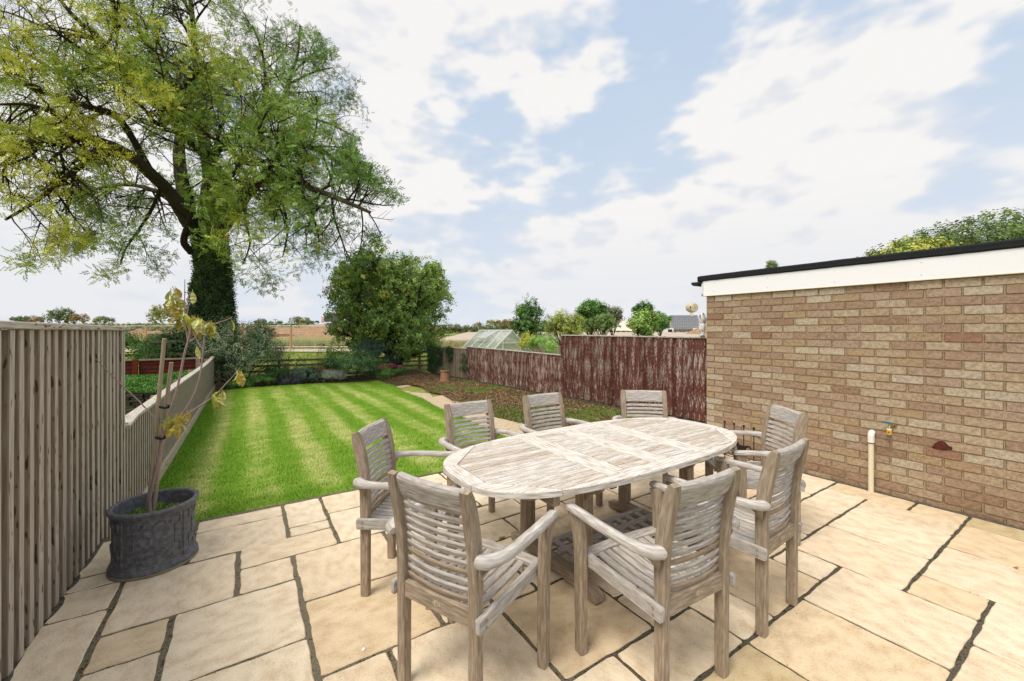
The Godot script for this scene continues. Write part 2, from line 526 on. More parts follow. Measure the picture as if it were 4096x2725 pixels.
	mat("cream_dull", Color(0.55, 0.51, 0.38), 0.5)
	mat("white_plastic", Color(0.8, 0.78, 0.72), 0.35)
	mat("black_iron", Color(0.012, 0.012, 0.013), 0.5)
	mat("black_plastic", Color(0.018, 0.02, 0.024), 0.35)
	mat("blue_plastic", Color(0.03, 0.13, 0.25), 0.4)
	mat("yellow_plastic", Color(0.75, 0.42, 0.02), 0.4)
	mat("grey_plastic", Color(0.1, 0.12, 0.14), 0.45)
	mat("brass", Color(0.35, 0.3, 0.17), 0.4).metallic = 0.8
	tri_mat("stain_red", Color(0.17, 0.045, 0.03), 0.9, brick_t, 3.0, brick_h, 0.4)
	var fl := noise_bytes(256, 256, 12, 6, 81, 4)
	mat("flaking_white", G(1.0), 0.7, layered(256, 256, bk, fl, 0.3, ramp([[0.0, G(0.8)], [1.0, G(0.95)]]), fl, ramp([[0.0, Color(0.3, 0.25, 0.2)], [1.0, Color(0.5, 0.45, 0.4)]]), 0.62, 0.66), Vector2(3, 2))
	mat("metal", Color(0.55, 0.56, 0.57), 0.4).metallic = 0.6
	mat("alu", Color(0.72, 0.74, 0.74), 0.45)
	var gl := mat("pane", Color(0.55, 0.66, 0.6, 1.0), 0.12)
	gl.transparency = BaseMaterial3D.TRANSPARENCY_ALPHA
	gl.albedo_color.a = 0.38
	gl.metallic_specular = 0.6
	mat("slate", Color(0.16, 0.17, 0.2), 0.7)
	mat("cream_wall", Color(0.66, 0.58, 0.44), 0.9)
	mat("pale_roof", Color(0.72, 0.66, 0.54), 0.9)
	mat("dig_yellow", Color(0.8, 0.5, 0.02), 0.45)
	mat("dig_grey", Color(0.09, 0.095, 0.1), 0.5)
	mat("sign_white", Color(0.82, 0.83, 0.84), 0.5)
	mat("sign_red", Color(0.62, 0.05, 0.05), 0.5)
	mat("orange_wood", Color(0.5, 0.28, 0.12), 0.8)
	mat("glass_dark", Color(0.03, 0.035, 0.045), 0.1)
	mat("car_purple", Color(0.2, 0.12, 0.3), 0.3)
	mat("car_blue", Color(0.05, 0.08, 0.2), 0.3)
	tri_mat("walling", Color(0.24, 0.2, 0.14), 0.95, brick_t, 2.0, brick_h, 1.5)
	tri_mat("walling_dark", Color(0.15, 0.13, 0.09), 0.95, brick_t, 2.0, brick_h, 1.5)
	leaf_mat("leaf")
	leaf_mat("grass_blade", 0.6)
	leaf_mat("litter", 0.8)
	leaf_mat("twig", 0.9).backlight_enabled = false

# ---------------------------------------------------------------- light, sky, camera
func make_sky() -> ImageTexture:
	var W := 2048
	var H := 512                                          # the upper half
	var cw := 512
	var ch := 128
	var blobs := []                                       # azimuth, elevation (degrees), half widths, weight
	# the cloud bank and the wisps of the photograph, as directions
	for b in [[2200, 660, 640, 300, 1.3], [1700, 600, 300, 210, 1.2], [2190, 330, 190, 90, 0.9], [3650, 840, 560, 240, 1.15], [2950, 850, 320, 200, 1.05], [4000, 150, 330, 230, 0.95], [2880, -20, 520, 90, 0.95], [1800, 50, 200, 90, 0.85], [1540, 230, 190, 80, 0.75], [1030, 20, 230, 90, 0.8], [2570, 240, 110, 60, 0.6], [700, 500, 600, 400, 0.5], [1980, 1130, 180, 130, 0.75], [2700, 1150, 120, 50, 0.6], [2970, 210, 120, 70, 0.5], [1500, 1000, 400, 160, 0.5]]:
		var a := rad_to_deg(YAW + atan((b[0] - CX) / F))
		var e := rad_to_deg(atan((HY - b[1]) / sqrt(F * F + pow(b[0] - CX, 2))))
		var kx := 57.3 * F / (F * F + pow(b[0] - CX, 2))
		blobs.append([a, e, b[2] * kx, b[3] * kx * cos(deg_to_rad(e)) * 0.95, b[4]])
	var r2 := RandomNumberGenerator.new()
	r2.seed = 5
	for i in 60:                                          # more of the same all round
		var a := r2.randf_range(95, 325)
		blobs.append([a, r2.randf_range(4, 80), r2.randf_range(8, 26), r2.randf_range(5, 12), r2.randf_range(0.5, 1.1)])
	for i in 14:
		blobs.append([r2.randf_range(-30, 90), r2.randf_range(46, 85), r2.randf_range(12, 30), r2.randf_range(4, 9), r2.randf_range(0.5, 1.0)])
	var base := PackedFloat32Array()
	base.resize(cw * ch)
	for b in blobs:
		var e0: float = b[1]
		var st := 1.0 / maxf(0.25, cos(deg_to_rad(e0)))
		var y0 := maxi(0, int((90.0 - e0 - b[3] * 1.7) / 90.0 * ch))
		var y1 := mini(ch - 1, int((90.0 - e0 + b[3] * 1.7) / 90.0 * ch) + 1)
		var hw := int(b[2] * 1.7 / 360.0 * cw * (st if e0 > 46 else 1.0)) + 1
		var xc := int((b[0] + 180.0) / 360.0 * cw)
		for y in range(y0, y1 + 1):
			var el := 90.0 - (y + 0.5) / ch * 90.0
			var dy = (el - e0) / b[3]
			for x in range(xc - hw, xc + hw + 1):
				var az := (x + 0.5) / cw * 360.0 - 180.0
				var dx: float = (az - b[0]) / b[2] / (st if e0 > 46 else 1.0)
				var q = dx * dx + dy * dy
				if q < 2.8:
					var f = 1.0 - q / 2.8
					base[posmod(x, cw) + y * cw] = maxf(base[posmod(x, cw) + y * cw], b[4] * f * f * (3 - 2 * f))
	var bi := Image.create_from_data(cw, ch, false, Image.FORMAT_RF, base.to_byte_array())
	bi.resize(W, H, Image.INTERPOLATE_CUBIC)
	var bd := bi.get_data().to_float32_array()
	var n1 := noise_bytes(W, H, 26, 13, 91, 6)
	var n2 := noise_bytes(W, H, 75, 40, 92, 5)
	var n3 := noise_bytes(W, H, 9, 5, 93, 4)
	var d := PackedByteArray()
	d.resize(W * H * 2 * 3)
	var zen := Color(0.68, 0.765, 0.87)
	var low := Color(0.85, 0.88, 0.92)
	var lit := Color(0.95, 0.94, 0.93)
	var dim := Color(0.875, 0.88, 0.9)
	for y in H:
		var el := 1.0 - (y + 0.5) / H
		var g := pow(1.0 - el, 2.6)
		var clear := zen.lerp(low, g)
		var lowdim := 0.45 + 0.55 * ss(0.03, 0.2, el)
		var veil := 0.15 + 0.45 * pow(1.0 - el, 5.0)
		for x in W:
			var i := y * W + x
			var f := bd[i] + (n1[i] - 128) * 0.0036 + (n2[i] - 128) * 0.0018
			var a := clampf((f - 0.22) / 0.5, 0, 1)
			a = a * a * (3 - 2 * a)
			var thin := clampf((n3[i] - 90) / 170.0, 0, 1) * veil
			var thick := clampf((f - 0.4) / 1.0 + (n1[i] - 128) * 0.0045 + (n2[i] - 128) * 0.002, 0, 1)
			var c := clear.lerp(low, thin).lerp(dim.lerp(lit, clampf(0.15 + thick * 2.2, 0, 1) * lowdim), a * lerpf(0.7, 0.95, lowdim))
			d[i * 3] = int(c.r * 255)
			d[i * 3 + 1] = int(c.g * 255)
			d[i * 3 + 2] = int(c.b * 255)
	for i in range(W * H, W * H * 2):
		d[i * 3] = 150
		d[i * 3 + 1] = 140
		d[i * 3 + 2] = 120
	# turn the picture so that azimuth 0 (the garden's axis, -z) sits in the middle
	return tex(W, H * 2, d)

func _ready() -> void:
	rng.seed = 20240611
	var cam := Camera3D.new()
	cam.name = "camera"
	cam.projection = Camera3D.PROJECTION_FRUSTUM
	cam.near = 0.05
	cam.far = 6000.0
	cam.size = 2.0 * 0.05 * 1362.5 / F
	cam.frustum_offset = Vector2(0, -(1362.5 - HY) / F * 0.05)
	cam.position = Vector3(0, EYE, 0)
	cam.rotation = Vector3(0, -YAW, 0)
	add_child(cam)
	cam.current = true
	var env := Environment.new()
	env.background_mode = Environment.BG_SKY
	var sky := Sky.new()
	var pano := PanoramaSkyMaterial.new()
	pano.panorama = make_sky()
	sky.sky_material = pano
	env.sky = sky
	env.background_energy_multiplier = 0.52
	env.tonemap_mode = Environment.TONE_MAPPER_LINEAR
	env.tonemap_exposure = 2.08
	env.sdfgi_enabled = true
	env.ssao_enabled = true
	env.ssil_enabled = true
	var we := WorldEnvironment.new()
	we.name = "world_environment"
	we.environment = env
	add_child(we)
	var sun := DirectionalLight3D.new()
	sun.name = "sun"
	sun.light_color = Color(1.0, 0.96, 0.9)
	sun.light_energy = 0.5
	sun.light_angular_distance = 28.0
	sun.shadow_enabled = true
	sun.rotation = Vector3(deg_to_rad(-58), deg_to_rad(-75), 0)
	add_child(sun)
	make_materials()
	build_ground()
	build_patio()
	build_garage()
	build_left_fences()
	build_red_fence()
	build_rail_fence()
	build_table()
	build_chairs()
	build_planter()
	build_wall_things()
	build_neighbour()
	build_far()
	build_plants()
	build_trees()
	build_small()

# ---------------------------------------------------------------- ground
func sheet(mb: MB, xs: Array, zs: Array, lift: float) -> void:
	for i in xs.size() - 1:
		for j in zs.size() - 1:
			var p := []
			for q in [[i, j], [i + 1, j], [i + 1, j + 1], [i, j + 1]]:
				var x: float = xs[q[0]]
				var z: float = zs[q[1]]
				p.append(Vector3(x, gh(x, z) + lift, z))
			var nn: Vector3 = (p[3] - p[0]).cross(p[1] - p[0]).normalized()
			mb.quad(p[0], p[1], p[2], p[3], nn if nn.y > 0 else -nn, Vector2(p[0].x, p[0].z), Vector2(p[1].x, p[1].z), Vector2(p[2].x, p[2].z), Vector2(p[3].x, p[3].z))

func steps(a: float, b: float, n: int) -> Array:
	var o := []
	for i in n + 1:
		o.append(lerpf(a, b, i / float(n)))
	return o

func lawn_edge(z: float) -> float:                         # where the lawn meets the path
	return lerpf(3.52, 3.95, ss(4.0, 15.0, -z)) + 0.03 * sin(z * 2.3)

func lawn_end(x: float) -> float:
	return lerpf(-15.45, -15.75, ss(-0.9, 0.6, x)) + 0.9 * ss(1.4, 4.2, x)

func path_edge(z: float) -> float:
	return lerpf(4.0, 4.5, ss(4.0, 13.0, -z)) + 0.05 * sin(z * 3.1 + 1.0)

func build_ground() -> void:
	var mb := MB.new()
	var xs := [-2500, -900, -300, -120, -60, -30, -18, -10, -6, -4, -2, -0.9, 0.5, 2, 3.2, 3.5, 3.8, 4.1, 4.4, 4.7, 5.0, 6.2, 8, 11, 15, 20, 30, 60, 120, 300, 900, 2500]
	var zs := [40, 12, 2, -4.05, -4.6, -5.5, -6, -8, -10, -12, -14, -16, -16.6, -18, -20, -22, -24, -26, -28, -30, -32, -34, -40, -50, -70, -100, -200, -500, -1200, -3000]
	sheet(mb, xs, zs, -0.06)
	struct("field", mb, mats["field"])
	mb = MB.new()
	for z in steps(-4.03, -15.75, 24):
		pass
	var zz := steps(-4.03, -15.75, 30)
	for j in zz.size() - 1:
		for i in 8:
			var p := []
			for q in [[i, j], [i + 1, j], [i + 1, j + 1], [i, j + 1]]:
				var z: float = zz[q[1]]
				var x: float = lerpf(-0.87, lawn_edge(z), q[0] / 8.0)
				z = maxf(z, lawn_end(x))
				p.append(Vector3(x, gh(x, z), z))
			mb.quad(p[0], p[1], p[2], p[3], Vector3.UP, Vector2(p[0].x, p[0].z), Vector2(p[1].x, p[1].z), Vector2(p[2].x, p[2].z), Vector2(p[3].x, p[3].z))
	struct("lawn", mb, mats["turf"])
	# the bare bed along the fence and the border under the rails
	mb = MB.new()
	var rows := steps(-4.03, -15.4, 34)
	for j in rows.size() - 1:
		for i in 12:
			var p := []
			for q in [[i, j], [i + 1, j], [i + 1, j + 1], [i, j + 1]]:
				var z: float = rows[q[1]]
				var x: float = lerpf((path_edge(z) if z > -13.3 else lawn_edge(z)) - 0.06, 6.25, q[0] / 12.0)
				p.append(Vector3(x, gh(x, z) - 0.012, z))
			mb.quad(p[0], p[1], p[2], p[3], Vector3.UP)
	sheet(mb, steps(-0.87, 6.25, 10), steps(-15.1, -17.8, 6), -0.02)
	struct("soil", mb, mats["soil"])
	# stone track and the verge behind it
	mb = MB.new()
	for k in 24:
		var a := -60.0 + k * 6.0
		mb.quad(wp(a, 31.6 + 0.25 * sin(k * 1.3), -0.19), wp(a + 6, 31.6 + 0.25 * sin(k * 1.3 + 1.3), -0.19), wp(a + 6, 35.3 + 0.3 * sin(k * 2.1 + 2.1), -0.19), wp(a, 35.3 + 0.3 * sin(k * 2.1), -0.19), Vector3.UP)
	struct("road", mb, mats["track"])

# ---------------------------------------------------------------- paving
func slab_outline(x0: float, z0: float, x1: float, z1: float) -> PackedVector2Array:
	var pts := PackedVector2Array()
	var cs := [Vector2(x0, z0), Vector2(x1, z0), Vector2(x1, z1), Vector2(x0, z1)]
	for i in 4:
		var a: Vector2 = cs[i]
		var b: Vector2 = cs[(i + 1) % 4]
		var d := (b - a).normalized()
		var nn := Vector2(-d.y, d.x)
		var n := maxi(3, int(a.distance_to(b) / 0.035))
		var low := rng.randf() * 10
		for k in range(1, n):
			var t := k / float(n)
			pts.append(a.lerp(b, t) + nn * (rng.randf_range(-0.0015, 0.003) + 0.0025 * sin(low + t * 9.0)) + d * rng.randf_range(-0.006, 0.006))
		var e: Vector2 = cs[(i + 2) % 4]
		var d2 := (e - b).normalized()
		pts.append(b - d * 0.008 + d2 * 0.003 + Vector2.ZERO)
		pts.append(b + d2 * 0.010)
	return pts

func build_patio() -> void:
	var patio := Node3D.new()
	patio.name = "patio"
	patio.set_meta("kind", "structure")
	patio.set_meta("label", "cream riven stone paving of mixed slab sizes")
	add_child(patio)
	var mb := MB.new()
	var xm := X0 + 3.2 * U
	box(mb, Vector3((-0.9 + xm) / 2, -0.154, -1.0), Vector3(xm + 0.9, 0.3, 6.1), 0.002)
	part("bedding", mb, mats["joint_pale"], patio)
	mb = MB.new()
	box(mb, Vector3((xm + 4.93) / 2, -0.157, -1.0), Vector3(4.93 - xm, 0.3, 6.1), 0.002)
	box(mb, Vector3(5.58, -0.157, -3.53), Vector3(1.28, 0.3, 1.0), 0.002)
	part("bedding", mb, mats["joint_dark"], patio)
	var E := 12.25
	var S := [
		[-3.93, 6.0, -3, 8.93], [-3.93, 8.93, -3, 9.93], [-3.93, 9.93, -2, 10.5], [-3.93, 10.5, -2, E], [-3, 8.03, -1.05, 9.93], [-2, 9.96, 0, 11.5], [-2, 11.5, 0, E],
		[-3, 7.1, -2, 8.03], [-3, 5.0, -2, 7.1], [-3.93, 3.0, -3, 6.0], [-3, 3.0, -2, 5.0], [-2, 6.12, 0, 8.05], [-1.04, 8.05, 0, 9.06], [-1.04, 9.06, 1, 10.03], [0, 10.03, 1, 10.56], [0, 10.56, 1, E],
		[1, 9.07, 3, 10.92], [1, 10.92, 3, E], [3, 9.07, 4.93, 10.92], [3, 10.92, 4.93, E], [4.93, 9.0, 6, 11], [4.93, 11, 6, E], [6, 9, 8, 10], [6, 10, 8, E], [8, 9, 9, 11], [8, 11, 9, E], [9, 9, 11, 10.5], [9, 10.5, 11, E],
		[11, 8.03, 13, 10], [11, 10, 13, E], [13, 10, 15, E], [13, 8.0, 14.5, 10], [14.5, 8.0, 16, 10], [15, 10, 16, E],
		[0, 7.13, 2.03, 9.06], [0, 5.13, 2.02, 7.13], [-2, 4.0, 0, 6.12], [0, 4.0, 1.03, 5.13], [1.03, 3.08, 3.05, 5.13], [2.02, 5.13, 3.03, 7.13], [2.03, 7.13, 4, 9.06], [0, 2.0, 1.03, 4.0], [1.03, 1.0, 2.0, 3.08], [-2, 2, 0, 4], [0, 0, 1.03, 2],
		[3.05, 3.08, 5.05, 5.04], [3.03, 5.04, 4, 7.06], [4, 5.04, 5, 7.06], [4, 7.06, 5, 8.03], [4, 8.03, 5.95, 9.0], [5, 6.0, 7.05, 8.0], [5.95, 8.0, 8, 9.0], [7.05, 6.0, 8.93, 8.0], [8, 8.0, 9, 9], [9, 8.03, 11, 9],
		[8.93, 6.92, 10.85, 8.03], [8.93, 6.0, 9.95, 6.92], [9.95, 5, 11, 6.92], [10.85, 6.92, 12.9, 8.03], [11, 5, 13, 6.92], [12.9, 6.92, 13.8, 8.0], [13.8, 6.92, 16, 8.0], [13, 6.0, 14, 6.92], [14, 6.0, 16, 6.92],
		[5.05, 3.07, 6.05, 4.0], [5.05, 4.0, 7.05, 6.0], [7.05, 4.0, 9.05, 6.0], [9.05, 4.0, 9.95, 6.0], [4.03, 2.05, 6.05, 3.07], [2.0, 1.0, 4.03, 3.08], [6.05, 2.05, 7.08, 4.0], [7.08, 2.05, 9.05, 4.0], [9.05, 2.05, 9.98, 3.04], [9.05, 3.04, 9.98, 4.0],
		[10, 1.03, 12, 3.02], [12, 1.03, 14, 3.02], [14, 1.03, 15, 3.02], [15, 2.1, 16, 4.07], [15, 1.03, 16, 2.1], [13.05, 3.02, 15, 4.07], [14, 4.07, 16, 6.0], [13, 4.07, 14, 6.0], [11, 3.02, 13.05, 5.0], [9.98, 3.02, 11, 5.0],
		[15.03, -1.5, 16, 1.03], [13.1, -1.0, 15.03, 1.03], [11.05, -1.0, 13.1, 1.03], [10, 0.02, 11.05, 1.03], [9.1, -2.0, 11.05, 0.02], [8.07, 0.02, 10, 2.05], [6.05, 0.02, 8.07, 2.05], [7, -2, 9.1, 0.02], [4.05, 0.0, 6.05, 2.05], [2, -1, 4.05, 1.0], [5, -2, 7, 0.0], [4.05, -2, 5, 0], [11.05, -3, 13.1, -1], [13.1, -3, 15, -1],
		[16, 9.0, 18, 10.9], [18, 9.0, 20.3, 10.9], [16, 10.9, 18.4, E], [18.4, 10.9, 20.3, E]]
	var names := ["slab", "slab_a", "slab_b", "slab_c", "slab", "slab_b"]
	var idx := 0
	for s in S:
		mb = MB.new()
		var jx := 0.0125 if s[0] < 3.04 else 0.0065
		var jz := 0.0065 if s[0] < 3.04 else 0.009
		var x1: float = minf(X0 + s[2] * U, 4.875 if s[1] < 8.9 else 99.0)
		var o := slab_outline(X0 + s[0] * U + jx, Z0 - s[3] * U + jz, x1 - jx, Z0 - s[1] * U - jz)
		plate(mb, o, -0.04, rng.randf_range(-0.0012, 0.0016), 0.004, ruv(), rng.randf() < 0.5, Vector2(rng.randf_range(-0.002, 0.002), rng.randf_range(-0.002, 0.002)))
		var m: String = names[rng.randi() % names.size()]
		if s[0] == 4.05 and s[1] == 0.0 or s[0] == 15.03:
			m = "slab_moss"
		part("paving_slab", mb, mats[m], patio)
		idx += 1
	# a fillet of soil and mortar along the fence foot
	mb = MB.new()
	var pts := PackedVector3Array()
	var sc := []
	for k in 40:
		pts.append(Vector3(-0.862 + rng.randf_range(-0.004, 0.006), -0.012, 0.8 - k * 0.125))
		sc.append(rng.randf_range(0.6, 1.3))
	sweep(mb, pts, Vector3.RIGHT, round_profile(0.024, 7, 0.016), true, sc)
	part("mortar_fillet", mb, mats["joint_dark"], patio)
	mb = MB.new()
	pts = PackedVector3Array()
	sc = []
	for k in 40:
		pts.append(Vector3(4.895 + rng.randf_range(-0.006, 0.006), -0.012, 0.9 - k * 0.1))
		sc.append(rng.randf_range(0.6, 1.4))
	sweep(mb, pts, Vector3.RIGHT, round_profile(0.022, 7, 0.018), true, sc)
	part("mortar_fillet", mb, mats["joint_dark"], patio)
	# garden path of worn slabs
	var path := Node3D.new()
	path.name = "path"
	path.set_meta("kind", "structure")
	add_child(path)
	var z := -4.1
	var k := 0
	while z > -13.2:
		var len := rng.randf_range(0.75, 1.0)
		var sunk := 0.03 if z < -9.5 and z > -12 else 0.0
		mb = MB.new()
		var o := PackedVector2Array()
		for q in [[0, 0], [1, 0], [1, 1], [0, 1]]:
			var zq = z - len * q[1] + (0.012 if q[1] else 0.0)
			o.append(Vector2((lawn_edge(zq) + 0.03) if q[0] == 0 else (path_edge(zq) + rng.randf_range(-0.04, 0.03)), zq))
		var so := PackedVector2Array()
		for i in 4:
			for t in 8:
				so.append(o[i].lerp(o[(i + 1) % 4], t / 8.0) + Vector2(rng.randf_range(-0.008, 0.008), rng.randf_range(-0.006, 0.006)))
		var yy := gh(3.8, z - len / 2) + 0.025 - sunk
		var g2 := (gh(3.8, z) - gh(3.8, z - len)) / len
		plate(mb, so, yy - 0.08, yy, 0.006, ruv(), false, Vector2((gh(4.1, z) - gh(3.7, z)) / 0.4, g2) + Vector2(rng.randf_range(-0.01, 0.01), rng.randf_range(-0.015, 0.015)))
		part("path_slab", mb, mats["path_stone"], path)
		z -= len
		k += 1

# ---------------------------------------------------------------- garage wall
const WX := 4.915
func build_garage() -> void:
	var g := thing("garage", "flat roofed buff brick garage with white fascia and black felt edge", "garage", Vector3(WX, 0, -3.0))
	var X := -WX
	var mb := MB.new()
	var zn := 1.4                                          # near end
	bar(mb, Vector3(1.57, -0.3, -0.01 + (zn + 3.0) / 2), Vector3(1.57, 1.96, -0.01 + (zn + 3.0) / 2), 3.143, zn + 3.0 - 0.02, Vector3.RIGHT, 0.004)
	part("wall", mb, mats["mortar"], g)
	# bricks: stretcher bond, 222 mm by 75 mm
	var shapes := []
	for i in 10:
		mb = MB.new()
		var L := 0.2125 + rng.randf_range(-0.004, 0.003)
		var Hh := 0.066 + rng.randf_range(-0.003, 0.002)
		var prof := PackedVector2Array()
		# face outline with worn corners; x of the profile runs along z
		for q in [[-1, -1], [1, -1], [1, 1], [-1, 1]]:
			var a := Vector2(q[0] * L / 2, q[1] * Hh / 2)
			var r1 := rng.randf_range(0.002, 0.009)
			var r3 := rng.randf_range(0.002, 0.006)
			if q[0] * q[1] > 0:
				prof.append(a + Vector2(0, -q[1] * r3)); prof.append(a + Vector2(-q[0] * r1, 0))
			else:
				prof.append(a + Vector2(-q[0] * r1, 0)); prof.append(a + Vector2(0, -q[1] * r3))
		sweep(mb, PackedVector3Array([Vector3(0.05, 0, 0), Vector3(0.003, 0, 0), Vector3(0, 0, 0)]), Vector3.BACK, prof, false, [1.0, 1.0, 0.965], Vector2.ZERO)
		shapes.append(mb.mesh())
	var half := []
	for i in 3:
		mb = MB.new()
		sweep(mb, PackedVector3Array([Vector3(0.05, 0, 0), Vector3(0.003, 0, 0), Vector3(0, 0, 0)]), Vector3.BACK, rect_profile(0.101, 0.066, 0.005), false, [1.0, 1.0, 0.95])
		half.append(mb.mesh())
	var weights := [0, 0, 1, 1, 1, 2, 2, 3, 3, 3, 4, 5, 5, 5, 7, 7, 8, 8]
	var far_bricks := []
	var stuff := MB.new()
	for row in 26:
		var y := -0.03 + 0.0375 + row * 0.0752
		var odd := row % 2 == 1
		var z := -2.995 + (0.105 if odd else 0.216)
		var first := true
		var k := 0
		while z < zn:
			var zc := z - (0.0525 if odd else 0.108) if first else z + 0.111
			var is_half := first and odd
			var tone: int = weights[rng.randi() % weights.size()]
			if rng.randf() < 0.035: tone = 6
			if row > 22 and rng.randf() < 0.4: tone = 2
			if row < 3 and rng.randf() < 0.7: tone = [4, 2, 0][rng.randi() % 3]
			var proud := rng.randf_range(-0.0045, -0.0005)
			if row == 25 and rng.randf() < 0.2: proud += 0.002
			if zc < -0.42:
				var o := put("brick", half[rng.randi() % 3] if is_half else shapes[rng.randi() % 10], mats["brick%d" % tone], g, Vector3(X + WX + proud - 0.006, y + rng.randf_range(-0.0015, 0.0015), zc + 3.0 + rng.randf_range(-0.002, 0.002)))
				o.rotation = Vector3(rng.randf_range(-0.006, 0.006), rng.randf_range(-0.01, 0.01), rng.randf_range(-0.02, 0.02))
			else:
				sweep(stuff, PackedVector3Array([Vector3(0.04, y, zc + 3.0), Vector3(proud - 0.003, y, zc + 3.0), Vector3(proud - 0.006, y, zc + 3.0)]), Vector3.BACK, rect_profile(0.2125, 0.066, 0.005), false, [1.0, 1.0, 0.965])
			if first:
				first = false
			else:
				z += 0.222
			k += 1
	var so := part("brick", stuff, mats["brick1"], g)
	so.set_meta("kind", "stuff")
	# fascia in two boards, roof slab, felt drip edge
	mb = MB.new()
	bar(mb, Vector3(-0.018, 2.03, -0.03), Vector3(-0.018, 2.03, 4.4), 0.02, 0.2, Vector3.RIGHT, 0.003)
	part("fascia", mb, mats["white_board"], g)
	mb = MB.new()
	bar(mb, Vector3(-0.026, 2.03, -0.045), Vector3(3.1, 2.03, -0.045), 0.2, 0.02, Vector3.UP, 0.003)
	part("fascia", mb, mats["white_board"], g)
	mb = MB.new()
	bar(mb, Vector3(-0.02, 1.931, -0.02), Vector3(-0.02, 1.931, 4.4), 0.026, 0.008, Vector3.RIGHT, 0.001)
	part("drip_bead", mb, mats["cream_plastic"], g)
	for i in 9:
		for s in [1.975, 2.085]:
			mb = MB.new()
			var zz := 0.12 + i * 0.62
			sweep(mb, PackedVector3Array([Vector3(-0.02, s, zz), Vector3(-0.0305, s, zz)]), Vector3.UP, round_profile(0.004, 8), true)
			if zz < 2.7: part("screw", mb, mats["metal"], g)
	mb = MB.new()
	bar(mb, Vector3(1.56, 2.135, -0.04), Vector3(1.56, 2.135, 4.4), 3.12, 0.03, Vector3.RIGHT, 0.004)
	part("roof", mb, mats["felt"], g)
	var z0 := -0.07
	for seg in [[-0.07, 0.98], [0.98, 1.86], [1.86, 2.9], [2.9, 4.4]]:
		mb = MB.new()
		var path := PackedVector3Array()
		var n := 14
		for i in n + 1:
			path.append(Vector3(-0.012 + rng.randf_range(-0.0012, 0.0012), 2.155 + rng.randf_range(-0.0015, 0.0015), lerpf(seg[0], seg[1] + 0.012, i / float(n))))
		sweep(mb, path, Vector3.RIGHT, rect_profile(0.062, 0.072, 0.014), false, [])
		var o := part("felt_edge", mb, mats["felt"], g)
		o.position.x = rng.randf_range(-0.003, 0.0)
		o.position.y = 0.0015 * (randi() % 2)
	mb = MB.new()
	bar(mb, Vector3(-0.03, 2.155, -0.09), Vector3(3.1, 2.155, -0.09), 0.072, 0.05, Vector3.UP, 0.012)
	bar(mb, Vector3(-0.034, 2.1, -0.065), Vector3(0.03, 2.1, -0.065), 0.05, 0.045, Vector3.UP, 0.01)
	part("felt_edge", mb, mats["felt"], g)
	# gutter along the far end
	mb = MB.new()
	var gp := PackedVector2Array()
	for i in 9:
		var t := PI + PI * i / 8.0
		gp.append(Vector2(cos(t) * 0.05, sin(t) * 0.05))
	for i in 9:
		var t := TAU - PI * i / 8.0
		gp.append(Vector2(cos(t) * 0.046, sin(t) * 0.046))
	sweep(mb, PackedVector3Array([Vector3(-0.06, 2.115, -0.125), Vector3(3.1, 2.1, -0.125)]), Vector3.BACK, gp)
	sweep(mb, PackedVector3Array([Vector3(-0.064, 2.115, -0.125), Vector3(-0.058, 2.115, -0.125)]), Vector3.BACK, PackedVector2Array(Array(gp).slice(0, 9)))
	bar(mb, Vector3(-0.061, 2.09, -0.068), Vector3(-0.061, 2.125, -0.068), 0.006, 0.02)
	part("gutter", mb, mats["black_plastic"], g)
	for w in 3:                                            # a smear of old paint and two bird marks on the bricks
		pass
	mb = MB.new()
	var blot := PackedVector2Array()
	for i in 28:
		var t := TAU * i / 28.0
		var r := 0.041 + 0.006 * sin(t * 3) + rng.randf_range(-0.004, 0.004) + (0.012 if i < 3 else 0.0)
		blot.append(Vector2(cos(t) * r * 1.15, sin(t) * r * 0.85 - cos(t) * 0.006))
	sweep(mb, PackedVector3Array([Vector3(0.0, 0.522, 3.0 - 0.905), Vector3(-0.0155, 0.522, 3.0 - 0.905), Vector3(-0.0165, 0.522, 3.0 - 0.905)]), Vector3.BACK, blot, false, [1.0, 1.0, 0.9])
	part("paint_stain", mb, mats["stain_red"], g)

func at_wall(z: float, y: float) -> Vector3:
	return Vector3(WX, y, z)

